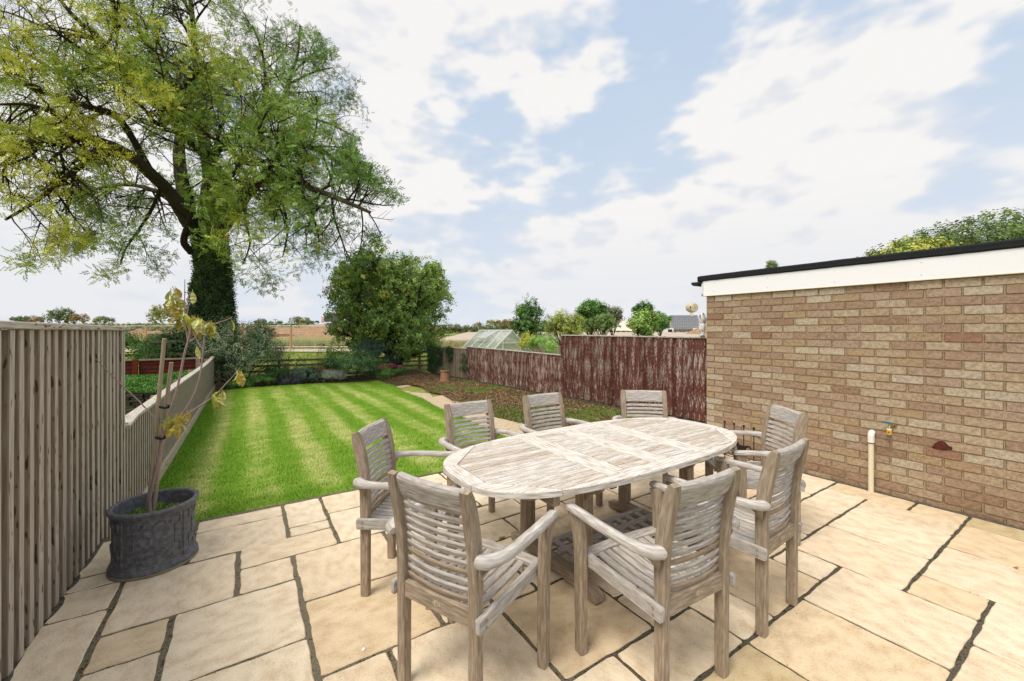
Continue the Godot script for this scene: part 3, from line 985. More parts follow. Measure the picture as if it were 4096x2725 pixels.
func build_wall_things() -> void:
	# waste pipe
	var p := thing("waste_pipe", "cream plastic waste pipe with white elbow standing against the brick wall", "pipe", Vector3(WX - 0.045, 0, -1.354))
	var mb := MB.new()
	tube(mb, PackedVector3Array([Vector3(0, -0.02, 0), Vector3(0, 0.46, 0)]), 0.0215, 0.0215, 16)
	part("pipe", mb, mats["cream_plastic"], p)
	mb = MB.new()
	var el := PackedVector3Array([Vector3(0, 0.452, 0), Vector3(0, 0.503, 0)])
	for i in 7:
		var t := PI / 2 * i / 6.0
		el.append(Vector3(0.03 - cos(t) * 0.03, 0.512 + sin(t) * 0.03, 0))
	el.append(Vector3(0.06, 0.542, 0))
	tube(mb, el, 0.0255, 0.0255, 16)
	part("elbow", mb, mats["white_plastic"], p)
	mb = MB.new()
	tube(mb, PackedVector3Array([Vector3(0, 0.446, 0), Vector3(0, 0.453, 0)]), 0.0262, 0.0262, 16)
	part("seal", mb, mats["black_plastic"], p)
	mb = MB.new()
	tube(mb, PackedVector3Array([Vector3(0.044, 0.545, 0.004), Vector3(0.054, 0.545, 0.004)]), 0.034, 0.036, 16)
	part("wall_opening", mb, mats["black_plastic"], p)
	# tap
	var t := thing("garden_tap", "brass wall tap with blue lever and yellow hose connector", "tap", Vector3(WX - 0.006, 0.635, -1.205))
	mb = MB.new()
	tube(mb, PackedVector3Array([Vector3(0, 0, 0), Vector3(-0.008, 0, 0)]), 0.026, 0.024, 16)
	part("wall_plate", mb, mats["brass"], t)
	mb = MB.new()
	tube(mb, PackedVector3Array([Vector3(-0.008, 0, 0), Vector3(-0.03, 0, -0.006), Vector3(-0.055, -0.002, -0.012), Vector3(-0.066, -0.012, -0.014), Vector3(-0.068, -0.035, -0.014)]), 0.011, 0.011, 12)
	tube(mb, PackedVector3Array([Vector3(-0.05, 0.0, -0.012), Vector3(-0.05, 0.022, -0.012)]), 0.012, 0.009, 10)
	part("spout", mb, mats["brass"], t)
	mb = MB.new()
	bar(mb, Vector3(-0.05, 0.026, -0.002), Vector3(-0.075, 0.03, -0.06), 0.014, 0.008, Vector3.UP, 0.002)
	part("lever", mb, mats["blue_plastic"], t)
	mb = MB.new()
	lathe(mb, Vector3(-0.068, -0.035, -0.014), [[0.0, -0.04], [0.017, -0.04], [0.018, -0.012], [0.016, 0.004], [0.0, 0.004]], 14)
	part("hose_connector", mb, mats["yellow_plastic"], t)
	mb = MB.new()
	lathe(mb, Vector3(-0.068, -0.035, -0.014), [[0.0, 0.003], [0.0175, 0.003], [0.0175, 0.014], [0.0, 0.014]], 14)
	part("collar", mb, mats["white_plastic"], t)
	mb = MB.new()
	lathe(mb, Vector3(-0.068, -0.035, -0.014), [[0.0, -0.068], [0.014, -0.068], [0.0155, -0.046], [0.013, -0.039], [0.0, -0.039]], 14)
	part("nozzle", mb, mats["grey_plastic"], t)
	mb = MB.new()
	bar(mb, Vector3(-0.087, -0.06, -0.012), Vector3(-0.087, -0.045, -0.012), 0.004, 0.015)
	part("button", mb, mats["grey_plastic"], t)
	# round cream lamp on the garage corner
	var l := thing("wall_lamp", "round cream drum lamp with black knob high on the garage corner", "lamp", Vector3(4.86, 1.79, -3.17))
	mb = MB.new()
	var ax := Vector3(-0.35, -0.1, 1).normalized()
	var c := Vector3(0, 0, 0)
	var pp := PackedVector3Array()
	var sc := []
	for q in [[-0.07, 0.3], [-0.066, 0.6], [-0.05, 0.86], [-0.02, 1.0], [0.02, 0.98], [0.045, 0.9], [0.055, 0.82]]:
		pp.append(c + ax * q[0]); sc.append(q[1])
	sweep(mb, pp, Vector3.UP, round_profile(0.066, 24), true, sc)
	part("drum", mb, mats["cream_dull"], l)
	mb = MB.new()
	tube(mb, PackedVector3Array([c + ax * 0.05, c + ax * 0.0585]), 0.053, 0.05, 24)
	part("face", mb, mats["cream_plastic"], l)
	mb = MB.new()
	tube(mb, PackedVector3Array([c + ax * 0.058 + Vector3(0, 0, 0), c + ax * 0.0605]), 0.016, 0.014, 12)
	part("screw_cap", mb, mats["cream_dull"], l)
	mb = MB.new()
	tube(mb, PackedVector3Array([c + Vector3(-0.055, 0.005, 0.02), c + Vector3(-0.078, 0.004, 0.032)]), 0.011, 0.009, 10)
	part("knob", mb, mats["black_plastic"], l)
	mb = MB.new()
	bar(mb, c + Vector3(0.03, 0, -0.04), c + Vector3(0.12, 0, -0.04), 0.03, 0.03)
	part("bracket", mb, mats["cream_dull"], l)
	# peeling white post behind the corner
	var w := MB.new()
	var path := PackedVector3Array()
	for i in 9:
		path.append(Vector3(6.14 + 0.014 * sin(i * 1.7), 1.4 + i * 0.045, -3.82 + 0.006 * cos(i * 2.0)))
	sweep(w, path, Vector3.RIGHT, rect_profile(0.085, 0.085, 0.015), false, [0.95, 0.85, 0.9, 1.0, 1.05, 1.0, 1.1, 1.0, 0.8])
	tag(part("white_post", w, mats["flaking_white"]), "short white post stub with flaking paint on the red fence by the garage", "post")
	# iron panel with balls and cats, leaning by the wall
	var r := thing("iron_edging", "black iron border panel with ball finials and two cat silhouettes", "garden edging", Vector3(4.66, 0, -2.43))
	for i in 5:
		mb = MB.new()
		var z := -0.19 + i * 0.108
		tube(mb, PackedVector3Array([Vector3(0, 0.0, z), Vector3(0, 0.425 - 0.003 * i, z)]), 0.0055, 0.0055, 8)
		var st := part("stake", mb, mats["black_iron"], r)
		mb = MB.new()
		lathe(mb, Vector3(0, 0.43 - 0.003 * i, z), [[0.0, -0.014], [0.009, -0.011], [0.0135, 0.0], [0.009, 0.011], [0.0, 0.014]], 12)
		part("ball_finial", mb, mats["black_iron"], st)
	mb = MB.new()
	tube(mb, PackedVector3Array([Vector3(0, 0.05, -0.2), Vector3(0, 0.05, 0.26)]), 0.005, 0.005, 8)
	part("lower_rail", mb, mats["black_iron"], r)
	for k in 2:
		mb = MB.new()
		var zc := -0.2 + k * 0.2
		var y0 := 0.075 + k * 0.04
		var cat := PackedVector2Array()
		for q in [[-0.045, 0.0], [-0.03, 0.0], [-0.025, 0.03], [0.02, 0.035], [0.028, 0.0], [0.043, 0.0], [0.045, 0.05], [0.06, 0.075], [0.085, 0.085], [0.1, 0.06], [0.108, 0.062], [0.096, 0.098], [0.065, 0.1], [0.04, 0.09], [-0.01, 0.088], [-0.03, 0.1], [-0.032, 0.125], [-0.042, 0.112], [-0.056, 0.112], [-0.066, 0.124], [-0.068, 0.098], [-0.06, 0.082], [-0.05, 0.06]]:
			cat.append(Vector2(q[0], q[1]))
		# drawn as a cut sheet 5 mm thick
		var tr := Geometry2D.triangulate_polygon(cat)
		for s in [-1.0, 1.0]:
			for i in range(0, tr.size(), 3):
				mb.tri(Vector3(s * 0.0025, y0 + cat[tr[i]].y, zc + cat[tr[i]].x), Vector3(s * 0.0025, y0 + cat[tr[i + 1]].y, zc + cat[tr[i + 1]].x), Vector3(s * 0.0025, y0 + cat[tr[i + 2]].y, zc + cat[tr[i + 2]].x), Vector3(s, 0, 0), Vector2.ZERO, Vector2.ONE, Vector2(0, 1))
		for i in cat.size():
			var a := cat[i]
			var b := cat[(i + 1) % cat.size()]
			var e := (b - a).normalized()
			mb.quad(Vector3(-0.0025, y0 + a.y, zc + a.x), Vector3(-0.0025, y0 + b.y, zc + b.x), Vector3(0.0025, y0 + b.y, zc + b.x), Vector3(0.0025, y0 + a.y, zc + a.x), Vector3(0, -e.x, e.y))
		part("cat_silhouette", mb, mats["black_iron"], r)

# ---------------------------------------------------------------- fences
func shape_board(w: float, t: float, h: float, ch := 0.003, kink := 0.0) -> ArrayMesh:   # an upright board, foot at the origin, face towards +x
	var mb := MB.new()
	var path := PackedVector3Array()
	var n := 4
	for i in n + 1:
		path.append(Vector3(0, h * i / n, kink * sin(i * 1.9)))
	sweep(mb, path, Vector3.BACK, rect_profile(w, t, ch), false, [], ruv())
	return mb.mesh()

func shape_batten(w: float, t: float, h: float, face: String, side: String, kink := 0.0) -> ArrayMesh:   # as above, its outer face in a different material from its sides
	var a := MB.new()
	var b := MB.new()
	var n := 4
	var path := PackedVector3Array()
	for i in n + 1:
		path.append(Vector3(0, h * i / n, kink * sin(i * 1.9)))
	sweep(a, path, Vector3.BACK, rect_profile(w, t, 0.003), false, [], ruv())
	var u := ruv()
	for i in n:
		var o := Vector3(t / 2 + 0.0006, 0, 0)
		var q := Vector3(0, 0, w / 2 - 0.0015)
		b.quad(path[i] + o - q, path[i] + o + q, path[i + 1] + o + q, path[i + 1] + o - q, Vector3.RIGHT, u + Vector2(0, path[i].y), u + Vector2(w, path[i].y), u + Vector2(w, path[i + 1].y), u + Vector2(0, path[i + 1].y))
	var m := a.mesh(mats[side])
	var f := b.mesh()
	m.add_surface_from_arrays(Mesh.PRIMITIVE_TRIANGLES, f.surface_get_arrays(0))
	m.surface_set_material(1, mats[face])
	return m

func build_left_fences() -> void:
	var f := thing("batten_fence", "tall weathered fence of upright battens with a pale cap beside the paving", "fence", Vector3(-0.88, 0, -4.7))
	var fronts := []
	var backs := []
	for i in 7:
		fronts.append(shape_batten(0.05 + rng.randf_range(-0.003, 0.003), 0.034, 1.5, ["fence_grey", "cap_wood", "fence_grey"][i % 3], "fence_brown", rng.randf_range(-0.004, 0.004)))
		backs.append(shape_board(0.074 + rng.randf_range(-0.004, 0.004), 0.02, 1.5, 0.002, rng.randf_range(-0.003, 0.003)))
	var z := -4.685
	var i := 0
	while z < 0.3:
		var base := 0.0 if z > -4.0 else -0.27
		var foot := base - 0.02
		var o := put("batten", fronts[rng.randi() % 7], null, f, Vector3(0.0, foot, z + 4.7))
		o.scale.y = (1.5 - foot) / 1.5
		o.rotation = Vector3(rng.randf_range(-0.003, 0.003), rng.randf_range(-0.05, 0.05), rng.randf_range(-0.003, 0.003))
		o = put("back_board", backs[rng.randi() % 7], mats["fence_brown"], f, Vector3(-0.034, foot, z + 4.7 + 0.0525))
		o.scale.y = (1.5 - foot) / 1.5
		z += 0.1052
		i += 1
	var mb := MB.new()
	for y in [0.35, 1.25]:
		mb = MB.new()
		bar(mb, Vector3(-0.066, y, -0.02), Vector3(-0.066, y, 5.0), 0.04, 0.07)
		part("rail", mb, mats["fence_brown"], f)
	for q in [[-0.1, -0.06], [-0.1, 1.8], [-0.1, 3.6]]:
		mb = MB.new()
		bar(mb, Vector3(q[0] - 0.03, -0.3, q[1] + 0.04), Vector3(q[0] - 0.03, 1.5, q[1] + 0.04), 0.08, 0.08)
		part("post", mb, mats["fence_brown"], f)
	mb = MB.new()
	var cp := PackedVector3Array()
	for k in 13:
		var zz := 5.0 - k * 5.07 / 12.0
		cp.append(Vector3(-0.014, 1.512 + 0.009 * pow(zz / 2.1, 1.0), zz))
	sweep(mb, cp, Vector3.RIGHT, rect_profile(0.105, 0.034, 0.005), false, [], ruv())
	part("cap", mb, mats["cap_wood"], f)
	# the low run beside the lawn
	var lo := thing("low_batten_fence", "low weathered batten fence with a dipping pale cap beside the lawn", "fence", Vector3(-0.88, 0, -4.74))
	var capy := [[-4.74, 0.705], [-5.27, 0.688], [-6.5, 0.682], [-8.2, 0.664], [-9.6, 0.642], [-11.0, 0.624], [-12.5, 0.608], [-13.9, 0.612], [-15.1, 0.625], [-16.25, 0.65]]
	var cy := func(zq: float) -> float:
		for k in capy.size() - 1:
			if zq <= capy[k][0] and zq >= capy[k + 1][0]:
				return lerpf(capy[k][1], capy[k + 1][1], (zq - capy[k][0]) / (capy[k + 1][0] - capy[k][0]))
		return 0.66
	var fr := []
	var bk := []
	for k in 6:
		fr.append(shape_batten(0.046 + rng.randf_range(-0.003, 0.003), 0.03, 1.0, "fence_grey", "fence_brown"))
		bk.append(shape_board(0.072, 0.018, 1.0, 0.002))
	z = -4.79
	while z > -16.2:
		var g := gh(-0.9, z) + 0.09
		var hh: float = cy.call(z) - 0.012 - g
		var o := put("batten", fr[rng.randi() % 6], null, lo, Vector3(0, g, z + 4.74))
		o.scale.y = hh
		o = put("back_board", bk[rng.randi() % 6], mats["fence_brown"], lo, Vector3(-0.028, g, z + 4.74 - 0.05))
		o.scale.y = hh
		z -= 0.1
	for seg in 4:
		mb = MB.new()
		cp = PackedVector3Array()
		for k in 9:
			var zz := -4.735 - (seg + k / 8.0) * 2.88
			cp.append(Vector3(-0.01 + rng.randf_range(-0.002, 0.002), cy.call(zz) + 0.006, zz + 4.74 - (0.008 if k == 8 else 0.0)))
		sweep(mb, cp, Vector3.RIGHT, rect_profile(0.098, 0.03, 0.004), false, [], ruv())
		part("cap", mb, mats["cap_wood"], lo)
	z = -4.74
	while z > -16.2:
		mb = MB.new()
		var z2 := maxf(z - 1.92, -16.3)
		bar(mb, Vector3(0.028, gh(-0.8, z) + 0.06, z + 4.735), Vector3(0.028, gh(-0.8, z2) + 0.06, z2 + 4.745), 0.032, 0.17, Vector3.RIGHT, 0.006)
		part("gravel_board", mb, mats["gravel_board"], lo)
		mb = MB.new()
		bar(mb, Vector3(-0.08, -0.4, z + 4.7), Vector3(-0.08, 0.68, z + 4.7), 0.075, 0.075)
		part("post", mb, mats["fence_brown"], lo)
		z -= 1.92

func build_red_fence() -> void:
	var FX := 6.2
	var shapes := []
	for i in 8:
		shapes.append(shape_board(0.112 + rng.randf_range(-0.006, 0.006), 0.016, 1.0, 0.003))
	var mb := MB.new()
	var runs := [
		["tall_board_fence", "tall close board fence of flaking red-brown stain beside the garage", -3.3, -7.36, 1.372, 1.372, -0.05, "flaking_red"],
		["low_board_fence", "low board fence with red stain worn to bare wood along the bed", -7.4, -12.24, 0.905, 0.936, -0.1, "worn_red"],
		["low_board_fence", "low unpainted grey board fence hung with ivy at the far corner", -12.28, -15.4, 0.868, 0.83, -0.17, "fence_mid"]]
	for q in runs:
		var f := thing(q[0], q[1], "fence", Vector3(FX, 0, q[2]))
		var z: float = q[2]
		var n := 0
		while z > q[3]:
			var t: float = (z - q[2]) / (q[3] - q[2])
			var top: float = lerpf(q[4], q[5], t) - 0.006
			var g := gh(FX, z) + (0.06 if q[0] == "tall_board_fence" else 0.04) + rng.randf_range(-0.006, 0.004)
			var o := put("board", shapes[rng.randi() % 8], mats[q[7] + ["", "_a", "_b", "_c"][rng.randi() % 4]], f, Vector3(-0.008 - 0.015 * (n % 2), g, z - q[2] - 0.05))
			o.scale.y = top - g
			o.rotation.y = rng.randf_range(-0.03, 0.05)
			z -= 0.1
			n += 1
		mb = MB.new()
		bar(mb, Vector3(-0.012, q[4] + 0.004, 0.02), Vector3(-0.012, q[5] + 0.004, q[3] - q[2] + 0.005), 0.062, 0.026, Vector3.RIGHT, 0.004)
		part("cap", mb, mats["cap_wood"], f)
		for y in [0.15, 0.7]:
			mb = MB.new()
			bar(mb, Vector3(0.03, y, 0), Vector3(0.03, y - 0.02, q[3] - q[2]), 0.04, 0.07)
			part("rail", mb, mats["fence_brown"], f)
		var k := 0
		while k * 1.83 < q[2] - q[3] + 0.2:
			mb = MB.new()
			bar(mb, Vector3(0.06, -0.4, -k * 1.83), Vector3(0.06, q[4] - 0.02, -k * 1.83), 0.09, 0.09)
			part("post", mb, mats["fence_mid"], f)
			k += 1
		mb = MB.new()
		bar(mb, Vector3(0.0, gh(FX, q[2]) + 0.0, 0), Vector3(0.0, gh(FX, q[3]) + 0.0, q[3] - q[2]), 0.03, 0.13)
		part("gravel_board", mb, mats["walling"], f)

func build_rail_fence() -> void:
	var f := thing("rail_fence", "five rail mossy timber fence across the end of the lawn", "fence", Vector3(-0.9, 0, -17.55))
	var mb := MB.new()
	for y in [0.372, 0.18, -0.012, -0.218]:
		var x := 0.0
		var k := 0
		while x < 7.6:
			mb = MB.new()
			bar(mb, Vector3(x, y - 0.01 * x + rng.randf_range(-0.008, 0.008), 0.0), Vector3(x + 2.46, y - 0.01 * (x + 2.46) + rng.randf_range(-0.008, 0.008), 0.0), 0.038, 0.078, Vector3.BACK, 0.012)
			part("rail", mb, mats["rail_wood"], f)
			x += 2.47
	mb = MB.new()
	bar(mb, Vector3(0.0, -0.42, 0.02), Vector3(7.4, -0.46, 0.02), 0.03, 0.14, Vector3.BACK, 0.006)
	part("kick_board", mb, mats["rail_wood"], f)
	for k in 5:
		mb = MB.new()
		bar(mb, Vector3(-0.02 + 1.02 + k * 1.83 - 0.9, -0.7, -0.07), Vector3(-0.02 + 1.02 + k * 1.83 - 0.9, 0.4, -0.07), 0.09, 0.09)
		part("post", mb, mats["rail_wood"], f)

# ---------------------------------------------------------------- table
func sq_ellipse(a: float, b: float, n: float, k: int) -> PackedVector2Array:
	var p := PackedVector2Array()
	for i in k:
		var t := TAU * i / k
		p.append(Vector2(signf(cos(t)) * pow(absf(cos(t)), 2.0 / n) * a, signf(sin(t)) * pow(absf(sin(t)), 2.0 / n) * b))
	return p

func build_table() -> void:
	var T := thing("garden_table", "large oval weathered teak table with a folding middle leaf and trestle base", "table", Vector3(1.98, 0, -1.91))
	var top := 0.752
	var th := 0.03
	var A := 1.09
	var B := 0.512
	var outl := sq_ellipse(A, B, 2.9, 120)
	var mb := MB.new()
	var g := 0.0026
	var add := func(called: String, poly: PackedVector2Array, m: String, turned: bool, y := 0.0) -> void:
		if poly.size() < 3: return
		var b := MB.new()
		plate(b, poly, top - (0.013 if called == "board" else th) + y, top + y + rng.randf_range(-0.0006, 0.0006), 0.0025, ruv(), turned)
		part(called, b, mats[m if called != "board" else ["table_wood", "table_dim", "table_worn", "table_wood", "table_dim"][rng.randi() % 5]], T)
	var cut := func(a: PackedVector2Array, b: PackedVector2Array) -> PackedVector2Array:
		var r := Geometry2D.intersect_polygons(a, b)
		return inset(r[0], g) if r.size() else PackedVector2Array()
	# the seams of the leaf: x -0.335 and +0.34 from the middle
	var s0 := -0.325
	var s1 := 0.36
	for side in [-1.0, 1.0]:
		var sx: float = s0 if side < 0 else s1
		var bx: float = sx + side * 0.095                          # inner edge of the cross bar
		var X := func(d: float) -> float: return sx + side * d
		# cross bar beside the seam, between the long edges
		add.call("cross_bar", cut.call(outl, rect2(minf(sx, bx), -0.43, maxf(sx, bx), 0.43)), "table_pale", false)
		# inner panel: blunt pointed towards the end
		var tipx: float = side * 0.995
		var panel := PackedVector2Array([Vector2(bx, -0.43), Vector2(side * 0.74, -0.43), Vector2(tipx, -0.16), Vector2(tipx, 0.16), Vector2(side * 0.74, 0.43), Vector2(bx, 0.43)])
		var n := 15
		for k in n:
			var z0 := -0.43 + 0.86 * k / n
			var z1 := -0.43 + 0.86 * (k + 1) / n
			add.call("board", cut.call(panel, rect2(minf(bx, tipx), z0, maxf(bx, tipx), z1)), "table_wood", true)
		# edge pieces round the panel
		var far = 1.4 * side
		var sect := [
			PackedVector2Array([Vector2(sx, -0.43), Vector2(side * 0.74, -0.43), Vector2(side * 0.74, -0.7), Vector2(sx, -0.7)]),
			PackedVector2Array([Vector2(side * 0.74, -0.43), Vector2(tipx, -0.16), Vector2(far, -0.16), Vector2(far, -0.7), Vector2(side * 0.74, -0.7)]),
			PackedVector2Array([Vector2(tipx, -0.16), Vector2(tipx, 0.16), Vector2(far, 0.16), Vector2(far, -0.16)]),
			PackedVector2Array([Vector2(side * 0.74, 0.43), Vector2(tipx, 0.16), Vector2(far, 0.16), Vector2(far, 0.7), Vector2(side * 0.74, 0.7)]),
			PackedVector2Array([Vector2(sx, 0.43), Vector2(side * 0.74, 0.43), Vector2(side * 0.74, 0.7), Vector2(sx, 0.7)])]
		for k in 5:
			add.call("edge_piece", cut.call(outl, sect[k]), "table_pale", k != 2)
	# the leaf: frame, two panels of short boards, a middle bar with the parasol hole
	var mx := (s0 + s1) / 2
	for z in [[-0.6, -0.4], [0.4, 0.6]]:
		add.call("leaf_edge", cut.call(outl, rect2(s0, z[0], s1, z[1])), "table_pale", true)
	add.call("leaf_bar", cut.call(outl, rect2(s0, -0.4, s0 + 0.05, 0.4)), "table_pale", false)
	add.call("leaf_bar", cut.call(outl, rect2(s1 - 0.05, -0.4, s1, 0.4)), "table_pale", false)
	for h in [-1.0, 1.0]:
		var half := PackedVector2Array()
		half.append(Vector2(mx - 0.07, 0.4 * h)); half.append(Vector2(mx - 0.07, 0.0))
		for i in 9:
			var t := PI - PI * i / 8.0
			half.append(Vector2(mx + cos(t) * 0.023, 0.0 + h * sin(t) * 0.023))
		half.append(Vector2(mx + 0.07, 0.0)); half.append(Vector2(mx + 0.07, 0.4 * h))
		add.call("middle_bar", half, "table_pale", false)
	for q in [[s0 + 0.05, mx - 0.07], [mx + 0.07, s1 - 0.05]]:
		for k in 13:
			add.call("board", cut.call(outl, rect2(q[0], -0.4 + 0.8 * k / 13, q[1], -0.4 + 0.8 * (k + 1) / 13)), "table_wood", true)
	mb = MB.new()
	plate(mb, inset(outl, 0.09), top - th + 0.001, top - 0.0135, 0.001)
	part("added_backing", mb, mats["backing_wood"], T)  # backing sheet added so bright ground does not show through the board gaps
	# frame under the top
	for z in [-0.3, 0.3]:
		mb = MB.new()
		bar(mb, Vector3(-0.85, top - th - 0.026, z), Vector3(0.85, top - th - 0.026, z), 0.035, 0.05)
		part("bearer", mb, mats["teak_brown"], T)
	for x in [-0.75, -0.36, 0.38, 0.72]:
		mb = MB.new()
		bar(mb, Vector3(x, top - th - 0.03, -0.41), Vector3(x, top - th - 0.03, 0.41), 0.045, 0.055)
		part("bearer", mb, mats["teak_brown"], T)
	# two trestles: foot, two posts, curved brackets
	for x in [-0.36, 0.62]:
		mb = MB.new()
		sweep(mb, PackedVector3Array([Vector3(x, 0.03, -0.53), Vector3(x, 0.034, -0.47), Vector3(x, 0.05, -0.4), Vector3(x, 0.05, 0.18), Vector3(x, 0.034, 0.25), Vector3(x, 0.028, 0.31)]), Vector3.RIGHT, rect_profile(0.075, 0.07, 0.006), false, [Vector2(1, 0.7), Vector2(1, 0.85), Vector2.ONE, Vector2.ONE, Vector2(1, 0.85), Vector2(1, 0.5)], ruv())
		part("foot", mb, mats["teak_brown"], T)
		for z in [-0.4, 0.165]:
			mb = MB.new()
			bar(mb, Vector3(x, 0.08, z), Vector3(x, top - th - 0.05, z), 0.05, 0.072, Vector3.RIGHT, 0.004)
			part("leg", mb, mats["teak_brown"], T)
			mb = MB.new()
			bar(mb, Vector3(x + 0.05, 0.08, z), Vector3(x + 0.05, top - th - 0.02, z), 0.03, 0.05, Vector3.RIGHT, 0.004)
			part("leg", mb, mats["teak_brown"], T)
			mb = MB.new()
			var br := PackedVector2Array([Vector2(0, 0), Vector2(0.0, -0.13), Vector2(0.02, -0.12), Vector2(0.035, -0.095), Vector2(0.06, -0.075), Vector2(0.09, -0.07), Vector2(0.12, -0.045), Vector2(0.14, 0.0)])
			for s in [-1.0, 1.0]:
				var pr := PackedVector2Array()
				for b in br:
					pr.append(Vector2(b.x * s, b.y))
				var dz: float = 0.036 * s
				sweep(mb, PackedVector3Array([Vector3(x - 0.018, top - th - 0.055, z + dz), Vector3(x + 0.018, top - th - 0.055, z + dz)]), Vector3.BACK, pr if s > 0 else PackedVector2Array(Array(pr).map(func(e): return e)), false)
			part("bracket", mb, mats["teak_brown"], T)
	# slatted stretcher between the feet with the parasol ring
	for z in [-0.2, -0.08, 0.04]:
		mb = MB.new()
		bar(mb, Vector3(-0.33, 0.1, z), Vector3(0.59, 0.1, z), 0.045, 0.03, Vector3.BACK, 0.003)
		part("stretcher", mb, mats["teak"], T)
	for x in [-0.27, -0.16, -0.05, 0.3, 0.4, 0.5]:
		for z in [-0.14, -0.02]:
			mb = MB.new()
			bar(mb, Vector3(x, 0.1, z - 0.038), Vector3(x, 0.1, z + 0.038), 0.04, 0.026, Vector3.RIGHT, 0.003)
			part("stretcher_slat", mb, mats["teak"], T)
	mb = MB.new()
	var oct := PackedVector2Array()
	for i in 16:
		var t := TAU * i / 16
		oct.append(Vector2(0.12 + cos(t) * 0.05, -0.08 + sin(t) * 0.055))
	var r1 := rect2(0.03, -0.18, 0.12, 0.02)
	var r2 := rect2(0.12, -0.18, 0.21, 0.02)
	plate(mb, inset(Geometry2D.clip_polygons(r1, oct)[0], 0.001), 0.085, 0.118, 0.003)
	plate(mb, inset(Geometry2D.clip_polygons(r2, oct)[0], 0.001), 0.085, 0.118, 0.003)
	part("parasol_ring", mb, mats["teak"], T)

# ---------------------------------------------------------------- chairs
func post_z(y: float) -> float:                           # the curve of a back post
	var k := [[0.0, 0.203], [0.45, 0.203], [0.58, 0.204], [0.68, 0.212], [0.78, 0.228], [0.86, 0.248], [0.92, 0.268]]
	for i in k.size() - 1:
		if y <= k[i + 1][0]:
			var t: float = (y - k[i][0]) / (k[i + 1][0] - k[i][0])
			return lerpf(k[i][1], k[i + 1][1], t)
	return 0.268

